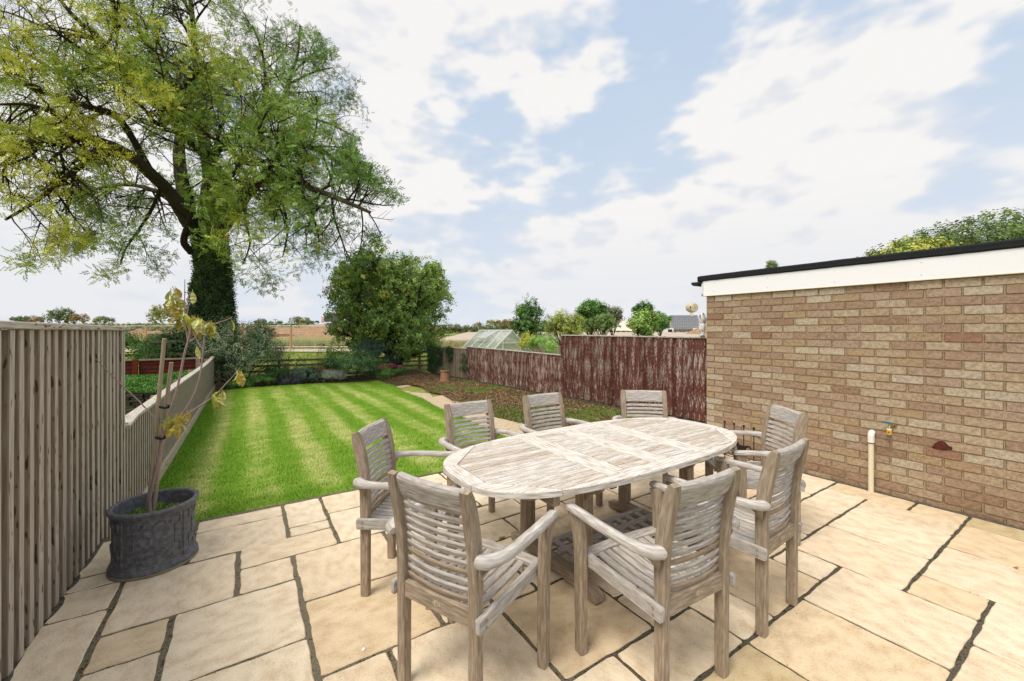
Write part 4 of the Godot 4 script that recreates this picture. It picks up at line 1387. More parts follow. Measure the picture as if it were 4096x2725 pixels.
func build_chair(split := false) -> Node3D:
	var c := thing("garden_chair", "weathered teak armchair", "chair", Vector3.ZERO, 0.0, "slatted teak armchairs round the table")
	var mb := MB.new()
	var wr := 0.19
	for s in [-1.0, 1.0]:
		mb = MB.new()
		var path := PackedVector3Array()
		var sc := []
		for q in [[0.0, 0.92], [0.01, 0.98], [0.3, 1.02], [0.45, 1.08], [0.58, 1.15], [0.68, 1.22], [0.76, 1.25], [0.83, 1.2], [0.875, 1.05], [0.9, 0.82], [0.914, 0.5]]:
			path.append(Vector3(s * wr, q[0], post_z(q[0]))); sc.append(Vector2(1.0 if q[0] < 0.9 else 0.97, q[1]))
		sweep(mb, path, Vector3.RIGHT, rect_profile(0.042, 0.047, 0.005), false, sc, ruv())
		part("rear_leg", mb, mats["teak_brown"], c)
	for s in [-1.0, 1.0]:
		mb = MB.new()
		var path := PackedVector3Array([Vector3(s * 0.264, 0, -0.196), Vector3(s * 0.264, 0.01, -0.196), Vector3(s * 0.264, 0.42, -0.2), Vector3(s * 0.266, 0.52, -0.203), Vector3(s * 0.27, 0.6, -0.209), Vector3(s * 0.276, 0.648, -0.218)])
		sweep(mb, path, Vector3.RIGHT, rect_profile(0.042, 0.052, 0.005), false, [Vector2(0.95, 0.9), Vector2(1, 0.94), Vector2(1, 1.06), Vector2(1.02, 1.12), Vector2(1.1, 1.25), Vector2(1.2, 1.45)], ruv())
		part("front_leg", mb, mats["teak_brown"], c)
		# arm, bending in to meet the post
		mb = MB.new()
		path = PackedVector3Array()
		for q in [[0.283, 0.6605, -0.266], [0.284, 0.661, -0.256], [0.288, 0.661, -0.18], [0.292, 0.66, -0.06], [0.291, 0.659, 0.06], [0.285, 0.657, 0.125], [0.271, 0.655, 0.178], [0.248, 0.654, 0.212], [0.222, 0.653, 0.226], [0.212, 0.653, 0.229]]:
			path.append(Vector3(s * q[0], q[1], q[2]))
		sweep(mb, path, Vector3.UP, PackedVector2Array([Vector2(-0.013, -0.022), Vector2(-0.006, -0.026), Vector2(0.008, -0.025), Vector2(0.014, -0.016), Vector2(0.0155, 0.0), Vector2(0.014, 0.016), Vector2(0.008, 0.025), Vector2(-0.006, 0.026), Vector2(-0.013, 0.022)]), true, [0.75, 0.95, 1.0, 1.0, 1.0, 1.05, 1.18, 1.3, 1.25, 1.0], ruv())
		var arm := part("arm", mb, mats["teak_pale"], c)
		mb = MB.new()
		tube(mb, PackedVector3Array([Vector3(s * 0.282, 0.662, -0.2675), Vector3(s * 0.282, 0.662, -0.2655)]), 0.0055, 0.0055, 8)
		part("peg", mb, mats["teak_brown"], arm)
		mb = MB.new()
		sweep(mb, PackedVector3Array([Vector3(s * 0.213, 0.575, 0.205), Vector3(s * 0.228, 0.615, 0.205), Vector3(s * 0.246, 0.642, 0.2)]), Vector3.BACK, rect_profile(0.03, 0.034, 0.004), false, [Vector2(0.6, 0.4), Vector2.ONE, Vector2(1.1, 1.4)], ruv())
		part("arm_bracket", mb, mats["teak_brown"], c)
		# side rail, past the outside of the rear leg
		mb = MB.new()
		bar(mb, Vector3(s * 0.226, 0.425, -0.205), Vector3(s * 0.224, 0.414, 0.238), 0.026, 0.056, Vector3.RIGHT, 0.003)
		var rail := part("side_rail", mb, mats["teak"], c)
		for y in [0.402, 0.427]:
			mb = MB.new()
			tube(mb, PackedVector3Array([Vector3(s * 0.2365, y, 0.2), Vector3(s * 0.2385, y, 0.2)]), 0.006, 0.006, 8)
			part("peg", mb, mats["teak_brown"], rail)
		mb = MB.new()
		bar(mb, Vector3(s * 0.205, 0.398, -0.165), Vector3(s * 0.165, 0.398, -0.195), 0.02, 0.04)
		part("corner_block", mb, mats["teak_brown"], c)
	mb = MB.new()
	var path := PackedVector3Array()
	for i in 7:
		var t := i / 6.0
		path.append(Vector3(lerpf(-0.243, 0.243, t), 0.4375, -0.205 - 0.014 * (1.0 - pow(2 * t - 1, 2))))
	sweep(mb, path, Vector3.BACK, rect_profile(0.058, 0.024, 0.004), false, [], ruv())
	part("front_rail", mb, mats["teak"], c)
	for i in 8:
		mb = MB.new()
		var x := -0.154 + i * 0.044
		path = PackedVector3Array()
		for q in [[-0.185, 0.4325], [-0.12, 0.427], [0.0, 0.4185], [0.12, 0.419], [0.195, 0.424]]:
			path.append(Vector3(x, q[1] + rng.randf_range(-0.0008, 0.0008), q[0]))
		sweep(mb, path, Vector3.RIGHT, rect_profile(0.032, 0.014, 0.003), false, [], ruv())
		part("seat_slat", mb, mats["teak" if rng.randf() < 0.6 else "teak_pale"], c)
	# the back: bottom rail with its plate, ten bowed slats, a deep top rail
	mb = MB.new()
	bar(mb, Vector3(-0.17, 0.418, 0.21), Vector3(0.17, 0.418, 0.21), 0.024, 0.07, Vector3.BACK, 0.004)
	var rr := part("rear_rail", mb, mats["teak_brown"], c)
	mb = MB.new()
	sweep(mb, PackedVector3Array([Vector3(0.01, 0.42, 0.221), Vector3(0.01, 0.42, 0.2235)]), Vector3.RIGHT, round_profile(0.024, 18, 0.0115), true, [1.0, 0.96])
	var pl := part("maker_plate", mb, mats["stake_wood"], c)
	for i in 10:
		mb = MB.new()
		var y := 0.474 + i * 0.0338
		path = PackedVector3Array()
		for k in 7:
			var t := k / 6.0
			path.append(Vector3(lerpf(-0.172, 0.172, t), y, post_z(y) - 0.008 + 0.02 * (1.0 - pow(2 * t - 1, 2))))
		sweep(mb, path, Vector3(0, -0.35, 1).normalized(), rect_profile(0.013, 0.0235, 0.0035), false, [], ruv())
		part("back_slat", mb, mats["teak" if rng.randf() < 0.75 else "teak_brown"], c)
	mb = MB.new()
	path = PackedVector3Array()
	for k in 9:
		var t := k / 8.0
		path.append(Vector3(lerpf(-0.17, 0.17, t), 0.86, post_z(0.86) - 0.004 + 0.014 * (1.0 - pow(2 * t - 1, 2))))
	var tp := PackedVector2Array([Vector2(-0.012, -0.05), Vector2(0.01, -0.052), Vector2(0.017, -0.03), Vector2(0.02, 0.02), Vector2(0.021, 0.04), Vector2(0.015, 0.053), Vector2(0.003, 0.057), Vector2(-0.009, 0.053), Vector2(-0.016, 0.04), Vector2(-0.014, 0.0)])
	sweep(mb, path, Vector3(0, -0.28, 1).normalized(), tp, false, [], ruv())
	part("top_rail", mb, mats["teak"], c)
	return c

func copy_chair(src: Node3D, label: String) -> Node3D:
	var o: Node3D = src.duplicate()
	o.name = numbered("garden_chair")
	add_child(o)
	o.set_meta("label", label)
	return o

func build_chairs() -> void:
	var src := build_chair()
	var sets := [
		[0.825, -1.609, -65.5, "teak armchair seen from behind with a split top rail, before the table's near rounded end"],
		[1.559, -1.204, -3.4, "teak armchair seen from behind at the table's near long side, parasol base beyond it"],
		[2.303, -1.225, 3.8, "teak armchair seen from behind at the near long side, closest to the waste pipe"],
		[3.168, -1.578, 53.3, "teak armchair facing the table end with its back to the brick wall"],
		[3.046, -2.409, 139.9, "teak armchair at the far corner before the flaking red fence, only its back showing"],
		[2.263, -2.709, 179.7, "teak armchair on the far side of the table before the bare soil bed"],
		[1.52, -2.702, 182.9, "teak armchair on the far side of the table against lawn and path"],
		[0.844, -2.413, -128.4, "teak armchair side on at the lawn's edge, turned in towards the table end"]]
	for i in sets.size():
		var s: Array = sets[i]
		var c: Node3D = src if i == 0 else copy_chair(src, s[3])
		c.set_meta("label", s[3])
		c.position = Vector3(s[0], 0.001, s[1])
		c.rotation.y = deg_to_rad(s[2])
	# the split in the first chair's top rail
	var tr: MeshInstance3D = src.get_node("top_rail")
	tr.rotation = Vector3(0, deg_to_rad(1.6), deg_to_rad(-1.3))
	tr.position = Vector3(-0.009, 0.006, 0.004)
	tr.scale.x = 0.97

# ---------------------------------------------------------------- planter with the young tree
func build_planter() -> void:
	var c := Vector3(-0.497, 0, -3.482)
	var p := thing("planter", "round dark lead look planter with raised strapwork panels", "planter", c)
	var mb := MB.new()
	lathe(mb, Vector3.ZERO, [[0.0, 0.0], [0.214, 0.0], [0.222, 0.006], [0.224, 0.03], [0.219, 0.042], [0.212, 0.05], [0.212, 0.057], [0.206, 0.062], [0.204, 0.2], [0.205, 0.34], [0.206, 0.352]], 64)
	part("body", mb, mats["lead"], p)
	mb = MB.new()
	lathe(mb, Vector3.ZERO, [[0.206, 0.35], [0.213, 0.353], [0.214, 0.362], [0.222, 0.366], [0.2275, 0.374], [0.2285, 0.384], [0.222, 0.391], [0.208, 0.393], [0.2, 0.388], [0.197, 0.375], [0.193, 0.3], [0.19, 0.25]], 64)
	part("rim", mb, mats["lead"], p)
	mb = MB.new()
	lathe(mb, Vector3.ZERO, [[0.2245, 0.0], [0.2265, 0.004], [0.2262, 0.011], [0.2235, 0.018]], 64)
	part("foot_ring", mb, mats["lead_edge"], p)
	# raised strapwork: each stroke runs over the curved wall; angle in degrees, height in metres
	var stroke := func(pts: Array, w: float, called: String) -> void:
		var b := MB.new()
		var path := PackedVector3Array()
		for i in pts.size() - 1:
			var n := maxi(2, int(absf(pts[i + 1][0] - pts[i][0]) / 4.0) + 1)
			for k in n:
				var t := k / float(n)
				var a := deg_to_rad(lerpf(pts[i][0], pts[i + 1][0], t))
				path.append(Vector3(sin(a) * 0.2055, lerpf(pts[i][1], pts[i + 1][1], t), cos(a) * 0.2055))
		var l: Array = pts[pts.size() - 1]
		var la := deg_to_rad(l[0])
		path.append(Vector3(sin(la) * 0.2055, l[1], cos(la) * 0.2055))
		for i in path.size() - 1:
			var mid := (path[i] + path[i + 1]) / 2
			var outw := Vector3(mid.x, 0, mid.z).normalized()
			bar(b, path[i] - (path[i + 1] - path[i]).normalized() * w * 0.4, path[i + 1] + (path[i + 1] - path[i]).normalized() * w * 0.4, 0.011, w, outw, 0.003)
		part(called, b, mats["lead"], p)
	for q in 4:
		var o := 8.0 + q * 90.0
		stroke.call([[o + 43, 0.062], [o + 43, 0.35]], 0.014, "pilaster")
		for s in [-1.0, 1.0]:
			stroke.call([[o + s * 36, 0.33], [o + s * 36, 0.275], [o + s * 28, 0.275], [o + s * 28, 0.165], [o + s * 36, 0.165], [o + s * 36, 0.1], [o + s * 24, 0.1], [o + s * 24, 0.125], [o + s * 17, 0.125]], 0.009, "strapwork")
			stroke.call([[o + s * 36, 0.33], [o + s * 22, 0.33], [o + s * 22, 0.3], [o + s * 16, 0.3]], 0.009, "strapwork")
		stroke.call([[o - 17, 0.125], [o - 14, 0.15], [o - 8, 0.17], [o, 0.178], [o + 8, 0.17], [o + 14, 0.15], [o + 17, 0.125]], 0.011, "arch")
		stroke.call([[o - 16, 0.3], [o - 13, 0.322], [o - 7, 0.326], [o - 3, 0.31], [o, 0.302], [o + 3, 0.31], [o + 7, 0.326], [o + 13, 0.322], [o + 16, 0.3]], 0.010, "scroll")
	mb = MB.new()
	var ring := PackedVector2Array()
	for i in 28:
		var t := TAU * i / 28
		ring.append(Vector2(cos(t), sin(t)) * 0.194)
	plate(mb, ring, 0.22, 0.29, 0.004)
	part("compost", mb, mats["soil"], p)
	# the young cherry: points given by where they stand in the plane through the pot
	var D := 2.642
	var y := thing("young_tree", "thin young cherry tree with drooping yellow leaves in the planter", "tree", c + Vector3(0, 0.285, 0))
	var O := y.position
	var tw := func(pts: Array, r0: float, r1: float, called := "branch") -> PackedVector3Array:
		var path := PackedVector3Array()
		for q in pts:
			path.append(at(q[0], q[1], D + (q[2] if q.size() > 2 else 0.0)) - O)
		var sm := smooth(path, 3)
		var b := MB.new()
		tube(b, sm, r0, r1, 8, true, 0.25)
		part(called, b, mats["bark_red"], y)
		return sm
	tw.call([[610, 2088], [598, 2040], [600, 1985], [612, 1930], [636, 1830], [648, 1760], [652, 1710]], 0.011, 0.008, "trunk")
	tw.call([[652, 1720], [684, 1630], [712, 1540], [736, 1420], [752, 1365], [765, 1310], [770, 1262]], 0.0075, 0.005)
	tw.call([[752, 1368], [742, 1300], [738, 1210], [739, 1118]], 0.005, 0.002)
	tw.call([[738, 1225], [722, 1200], [700, 1165], [688, 1145]], 0.0045, 0.002)
	tw.call([[760, 1330], [745, 1280], [752, 1235], [750, 1190], [768, 1168]], 0.0042, 0.002)
	tw.call([[760, 1368], [800, 1335], [850, 1300], [900, 1282], [928, 1268]], 0.004, 0.002)
	tw.call([[655, 1730], [720, 1665], [770, 1590], [800, 1500], [812, 1400], [818, 1330], [822, 1290]], 0.0062, 0.0035)
	tw.call([[808, 1395], [785, 1355], [765, 1310], [742, 1275]], 0.004, 0.002)
	tw.call([[812, 1410], [850, 1400], [892, 1391]], 0.003, 0.001)
	tw.call([[668, 1720], [760, 1650], [850, 1590], [895, 1545], [945, 1490], [960, 1470]], 0.0055, 0.002)
	tw.call([[660, 1700], [690, 1665], [740, 1645], [800, 1635]], 0.003, 0.001)
	tw.call([[624, 1680], [560, 1610], [470, 1525], [400, 1455], [378, 1430]], 0.0045, 0.0018)
	tw.call([[652, 1690], [640, 1678], [620, 1682]], 0.006, 0.005)
	# leaves: where each hangs, how long, how yellow
	var spots := [[688, 1150, 5], [700, 1185, 7], [690, 1200, 6], [720, 1225, 5], [735, 1250, 5], [715, 1260, 4], [770, 1262, 4], [790, 1268, 4], [808, 1275, 5], [830, 1285, 5], [845, 1290, 4], [780, 1300, 3], [768, 1165, 1], [835, 1300, 3], [800, 1300, 3], [930, 1266, 1], [792, 1375, 1], [955, 1478, 4], [880, 1562, 5], [862, 1580, 3], [680, 1655, 4], [668, 1690, 5], [700, 1665, 6], [730, 1650, 5], [715, 1680, 4], [625, 1688, 1]]
	var shapes := []
	for i in 5:
		shapes.append(cherry_leaf(i))
	for s in spots:
		for k in s[2]:
			var o := put("leaf", shapes[rng.randi() % 5], mats["cherry%d" % (rng.randi() % 4)], y, at(s[0] + rng.randf_range(-14, 14), s[1] + rng.randf_range(-10, 10), D + rng.randf_range(-0.05, 0.05)) - O)
			o.rotation = Vector3(rng.randf_range(-0.5, 0.45), rng.randf() * TAU, rng.randf_range(-0.25, 0.25))
			var z := rng.randf_range(0.65, 1.0)
			o.scale = Vector3(z, z, z)
	# two bamboo stakes
	for s in [[[588, 2090, 0.01], [620, 1800, 0], [657, 1354, -0.03], "longer pale bamboo stake tied to the young tree"], [[608, 2090, 0.03], [640, 1800, 0.02], [685, 1450, 0.02], "shorter pale bamboo stake tied to the young tree"]]:
		var b := thing("bamboo_stake", s[3], "stake", at(s[0][0], s[0][1], D + s[0][2]))
		var path := PackedVector3Array()
		for i in 13:
			path.append(at(s[0][0], s[0][1], D + s[0][2]).lerp(at(s[2][0], s[2][1], D + s[2][2]), i / 12.0) - b.position)
		mb = MB.new()
		tube(mb, path, 0.0125, 0.011, 12)
		part("cane", mb, mats["stake_wood"], b)
		for i in [3, 6, 9]:
			mb = MB.new()
			var d := (path[12] - path[0]).normalized()
			tube(mb, PackedVector3Array([path[i] - d * 0.004, path[i], path[i] + d * 0.004]), 0.0128, 0.0128, 12)
			part("node", mb, mats["gravel_board"], b)
	for s in [[656, 1626 + 2, 0.0], [640, 1751, 0.0]]:
		var tp := at(s[0], s[1], D)
		mb = MB.new()
		var pr := PackedVector3Array()
		for i in 13:
			var t := TAU * i / 12.0
			pr.append(tp + rt * cos(t) * 0.034 + fw * sin(t) * 0.02 + Vector3(0, 0.004 * sin(t * 2), 0))
		sweep(mb, pr, Vector3.UP, rect_profile(0.014, 0.003, 0.0008), false, [])
		tag(part("tree_tie", mb, mats["black_plastic"]), "dark green tie holding young tree to stakes, upper one" if s[1] < 1700 else "black tie round the two stakes, lower one", "tie")
	# a few weeds on the compost
	var xf := []
	var cols := []
	for i in 260:
		var a := rng.randf() * TAU
		var r := 0.17 * sqrt(rng.randf())
		var b := Basis.from_euler(Vector3(rng.randf_range(-0.7, 0.7), rng.randf() * TAU, rng.randf_range(-0.7, 0.7))).scaled(Vector3.ONE * rng.randf_range(0.4, 1.1))
		xf.append(Transform3D(b, c + Vector3(cos(a) * r, 0.288, sin(a) * r)))
		cols.append(Color(0.1, 0.2, 0.03).lerp(Color(0.25, 0.33, 0.06), rng.randf()))
	tag(many("weeds", weed_mesh(), mats["leaf"], xf, cols), "small green weeds growing in the planter", "weeds")

func smooth(p: PackedVector3Array, n: int) -> PackedVector3Array:
	var o := PackedVector3Array()
	for i in p.size() - 1:
		var a := p[maxi(i - 1, 0)]
		var d := p[mini(i + 2, p.size() - 1)]
		for k in n:
			o.append(p[i].cubic_interpolate(p[i + 1], a, d, k / float(n)))
	o.append(p[p.size() - 1])
	return o

func cherry_leaf(i: int) -> ArrayMesh:                     # a long hanging leaf, folded along the rib
	if i == 0:
		for k in 4:
			var m := mat("cherry%d" % k, [Color(0.42, 0.4, 0.05), Color(0.25, 0.31, 0.06), Color(0.36, 0.26, 0.06), Color(0.5, 0.5, 0.2)][k], 0.5)
			m.backlight_enabled = true
			m.backlight = Color(0.5, 0.45, 0.2)
			m.cull_mode = BaseMaterial3D.CULL_DISABLED
	var mb := MB.new()
	var L := 0.085 + 0.01 * (i % 3)
	var W := 0.019 + 0.003 * (i % 2)
	var n := 7
	var rows := []
	for k in n + 1:
		var t := k / float(n)
		var w := W * pow(sin(PI * clampf(t * 0.96 + 0.02, 0, 1)), 0.8)
		var y := -0.012 - L * t
		var z := 0.022 * sin(t * (1.6 + 0.3 * i)) + 0.004 * sin(t * 20.0 + i)
		rows.append([Vector3(-w, y, z + w * (0.45 + 0.1 * i)), Vector3(0, y, z), Vector3(w, y, z + w * (0.3 + 0.1 * i))])
	for k in n:
		for s in 2:
			var a: Vector3 = rows[k][s]
			var b: Vector3 = rows[k][s + 1]
			var c: Vector3 = rows[k + 1][s + 1]
			var d: Vector3 = rows[k + 1][s]
			var nn := (b - a).cross(d - a)
			if nn.length() < 1e-9: nn = (c - b).cross(d - b)
			mb.quad(a, b, c, d, nn.normalized())
	sweep(mb, PackedVector3Array([Vector3(0, 0.004, 0), Vector3(0, -0.014, 0.002)]), Vector3.RIGHT, round_profile(0.0012, 4))
	return mb.mesh()

func weed_mesh() -> ArrayMesh:
	var mb := MB.new()
	for k in 5:
		var a := TAU * k / 5.0
		var d := Vector3(cos(a), 0.8, sin(a)).normalized()
		var s := Vector3(-sin(a), 0, cos(a))
		mb.quad(Vector3.ZERO, d * 0.02 + s * 0.009, d * 0.045, d * 0.02 - s * 0.009, d.cross(s).normalized())
	return mb.mesh()

# ---------------------------------------------------------------- foliage
func quad_leaf(mb: MB, o: Vector3, d: Vector3, side: Vector3, L: float, w: float, fold := 0.25) -> void:     # one leaf of two faces folded along its rib
	var nn := side.cross(d).normalized()
	var m := o + d * L * 0.45
	var tip := o + d * L - nn * L * 0.12
	var e1 := m + side * w + nn * w * fold
	var e2 := m - side * w + nn * w * fold
	mb.tri(o, e1, tip, (e1 - o).cross(tip - o).normalized(), Vector2.ZERO, Vector2(1, 0.5), Vector2(0.5, 1))
	mb.tri(o, tip, e2, (tip - o).cross(e2 - o).normalized(), Vector2.ZERO, Vector2(0.5, 1), Vector2(0, 0.5))

func ash_spray(sd: int) -> ArrayMesh:                      # a twig end with four feathered leaves; grows along +y
	var r := RandomNumberGenerator.new()
	r.seed = sd
	var mb := MB.new()
	for k in 4:
		var base := Vector3(0, 0.03 + 0.07 * k, 0)
		var a := k * 2.2 + r.randf()
		var d := Vector3(cos(a) * 0.85, 0.35 - 0.2 * r.randf(), sin(a) * 0.85).normalized()
		if k == 3: d = Vector3(r.randf_range(-0.4, 0.4), 1, r.randf_range(-0.4, 0.4)).normalized()
		var side := d.cross(Vector3.UP if absf(d.y) < 0.9 else Vector3.RIGHT).normalized()
		var L := r.randf_range(0.17, 0.25)
		for j in 4:
			var t := 0.25 + 0.2 * j
			var p := base + d * L * t + Vector3(0, -0.05 * t * t, 0)
			for s in [-1.0, 1.0]:
				var ld: Vector3 = (d * 0.55 + side * s + Vector3(0, -0.35, 0)).normalized()
				quad_leaf(mb, p, ld, ld.cross(side.cross(d)).normalized(), r.randf_range(0.06, 0.085), 0.014)
		var tip := base + d * L + Vector3(0, -0.05, 0)
		quad_leaf(mb, tip, (d + Vector3(0, -0.5, 0)).normalized(), side, 0.085, 0.016)
	return mb.mesh()

func broad_spray(sd: int, n := 7, L := 0.085, w := 0.034, length := 0.24, droop := 0.5) -> ArrayMesh:   # a twig with broad leaves along it, +y
	var r := RandomNumberGenerator.new()
	r.seed = sd
	var mb := MB.new()
	for k in n:
		var a := k * 2.4 + r.randf() * 0.8
		var p := Vector3(0, length * (k + 0.5) / n, 0)
		var d := Vector3(cos(a), 0.25, sin(a)).normalized()
		d = (d + Vector3(r.randf_range(-0.3, 0.3), -droop * r.randf(), r.randf_range(-0.3, 0.3))).normalized()
		var side := d.cross(Vector3(r.randf_range(-0.5, 0.5), 1, r.randf_range(-0.5, 0.5))).normalized()
		var z := r.randf_range(0.7, 1.15)
		quad_leaf(mb, p + d * 0.015, d, side, L * z, w * z)
	return mb.mesh()

func basis_to(d: Vector3, roll: float, s: float) -> Basis:      # y axis along d
	var y := d.normalized()
	var x := y.cross(Vector3.UP if absf(y.y) < 0.95 else Vector3.RIGHT).normalized()
	x = x.rotated(y, roll)
	return Basis(x * s, y * s, x.cross(y) * s)

class Growth:
	var wood := MB.new()
	var twig_n := 0
	var xf := []
	var cols := []

func rv(s := 1.0) -> Vector3:
	return Vector3(rng.randf_range(-s, s), rng.randf_range(-s, s), rng.randf_range(-s, s))

# a branch that wanders, sags and carries side branches down to leafy twigs
func grow(t: Growth, p: Vector3, d: Vector3, L: float, r: float, lvl: int, cfg: Dictionary) -> void:
	var n := 5 if lvl > 1 else (4 if lvl == 1 else 3)
	var pts := PackedVector3Array([p])
	var q := p
	var dd := d.normalized()
	for i in n:
		dd = (dd + rv(cfg.wander) + Vector3(0, cfg.sag[lvl], 0)).normalized()
		q += dd * L / n
		if cfg.inside.is_valid() and not cfg.inside.call(q):
			break
		pts.append(q)
	if pts.size() < 2:
		return
	tube(t.wood, pts, r, maxf(0.002, r * (0.45 if lvl > 0 else 0.6)), [3, 4, 5, 6][mini(lvl, 3)], false)
	var col: Callable = cfg.color
	if lvl == 0:
		var e := pts[pts.size() - 1]
		var dens: float = cfg.density.call(e)
		for k in pts.size():
			if k == 0: continue
			if rng.randf() < dens:
				var dir := (pts[k] - pts[k - 1]).normalized() + rv(0.5) + Vector3(0, cfg.leaf_sag, 0)
				t.xf.append(Transform3D(basis_to(dir, rng.randf() * TAU, rng.randf_range(0.75, 1.2) * cfg.leaf), pts[k]))
				t.cols.append(col.call(pts[k]))
		return
	var kids: int = cfg.kids[lvl]
	for k in kids:
		var f := lerpf(cfg.bare, 1.0, (k + rng.randf()) / kids)
		var x := f * (pts.size() - 1)
		var i := mini(int(x), pts.size() - 2)
		var o := pts[i].lerp(pts[i + 1], x - i)
		var td := (pts[i + 1] - pts[i]).normalized()
		var sd := rv(1.0)
		sd = (sd - td * sd.dot(td)).normalized()
		var nd = (td * cfg.fwd + sd + Vector3(0, cfg.lift, 0)).normalized()
		grow(t, o, nd, cfg.len[lvl - 1] * rng.randf_range(0.6, 1.25) * (1.15 - 0.4 * f), r * lerpf(0.6, 0.4, f), lvl - 1, cfg)

func finish_tree(o: Node3D, t: Growth, leaf: Mesh, bark := "bark_dark", leafm := "leaf") -> void:
	part("branches", t.wood, mats[bark], o).set_meta("kind", "stuff")
	many("crown", leaf, mats[leafm], t.xf, t.cols, o)

func pick(list: Array) -> Color:
	return list[rng.randi() % list.size()]

# a round shrub: stems from the ground that fan out into an uneven dome
func shrub(called: String, label: String, cat: String, at0: Vector3, rad: Vector3, n: int, leaf: Mesh, greens: Array, size := 1.0, group := "", stems := 5, bark := "bark_dark", lowest := 0.1) -> Node3D:
	var o := thing(called, label, cat, at0, 0.0, group)
	var mb := MB.new()
	var ends := []
	for i in stems * 3:
		var a := TAU * i / (stems * 3.0) + rng.randf()
		var e := rng.randf_range(0.15, 1.0)
		var tip := Vector3(cos(a) * rad.x * (1.0 - 0.6 * e * e), rad.y * (0.35 + e * 1.2), sin(a) * rad.z * (1.0 - 0.6 * e * e))
		var base := Vector3(cos(a) * rad.x * 0.12, -0.05, sin(a) * rad.z * 0.12)
		var path := PackedVector3Array([base, base.lerp(tip, 0.4) + Vector3(0, rad.y * 0.15, 0) + rv(rad.x * 0.06), base.lerp(tip, 0.75) + rv(rad.x * 0.06), tip])
		tube(mb, path, clampf(rad.y * 0.016, 0.004, 0.05), 0.003, 4, false)
		ends.append(tip)
	part("stem", mb, mats[bark], o)
	var xf := []
	var cols := []
	var lumps := []
	for i in 14 + int(rad.x * 6):
		var d := rv(1.0).normalized()
		lumps.append([Vector3(d.x, absf(d.y) * 0.9 if rng.randf() < 0.75 else d.y * 0.5, d.z), rng.randf_range(0.25, 0.5), rng.randf_range(-0.12, 0.2)])
	var tries := 0
	while xf.size() < n and tries < n * 6:
		tries += 1
		var l: Array = lumps[rng.randi() % lumps.size()]
		var d: Vector3 = (l[0] + rv(l[1])).normalized()
		var r = (1.0 + l[2]) * pow(rng.randf(), 0.28)
		var p = Vector3(d.x * rad.x, d.y * rad.y, d.z * rad.z) * r + Vector3(0, rad.y * 0.95, 0)
		if p.y < lowest * rad.y: continue
		var dir := (d + Vector3(0, 0.25, 0) + rv(0.6)).normalized()
		xf.append(Transform3D(basis_to(dir, rng.randf() * TAU, size * rng.randf_range(0.7, 1.25)), p))
		cols.append(pick(greens).lerp(pick(greens), rng.randf()) * rng.randf_range(1.2, 1.9))
	many("foliage", leaf, mats["leaf"], xf, cols, o)
	return o

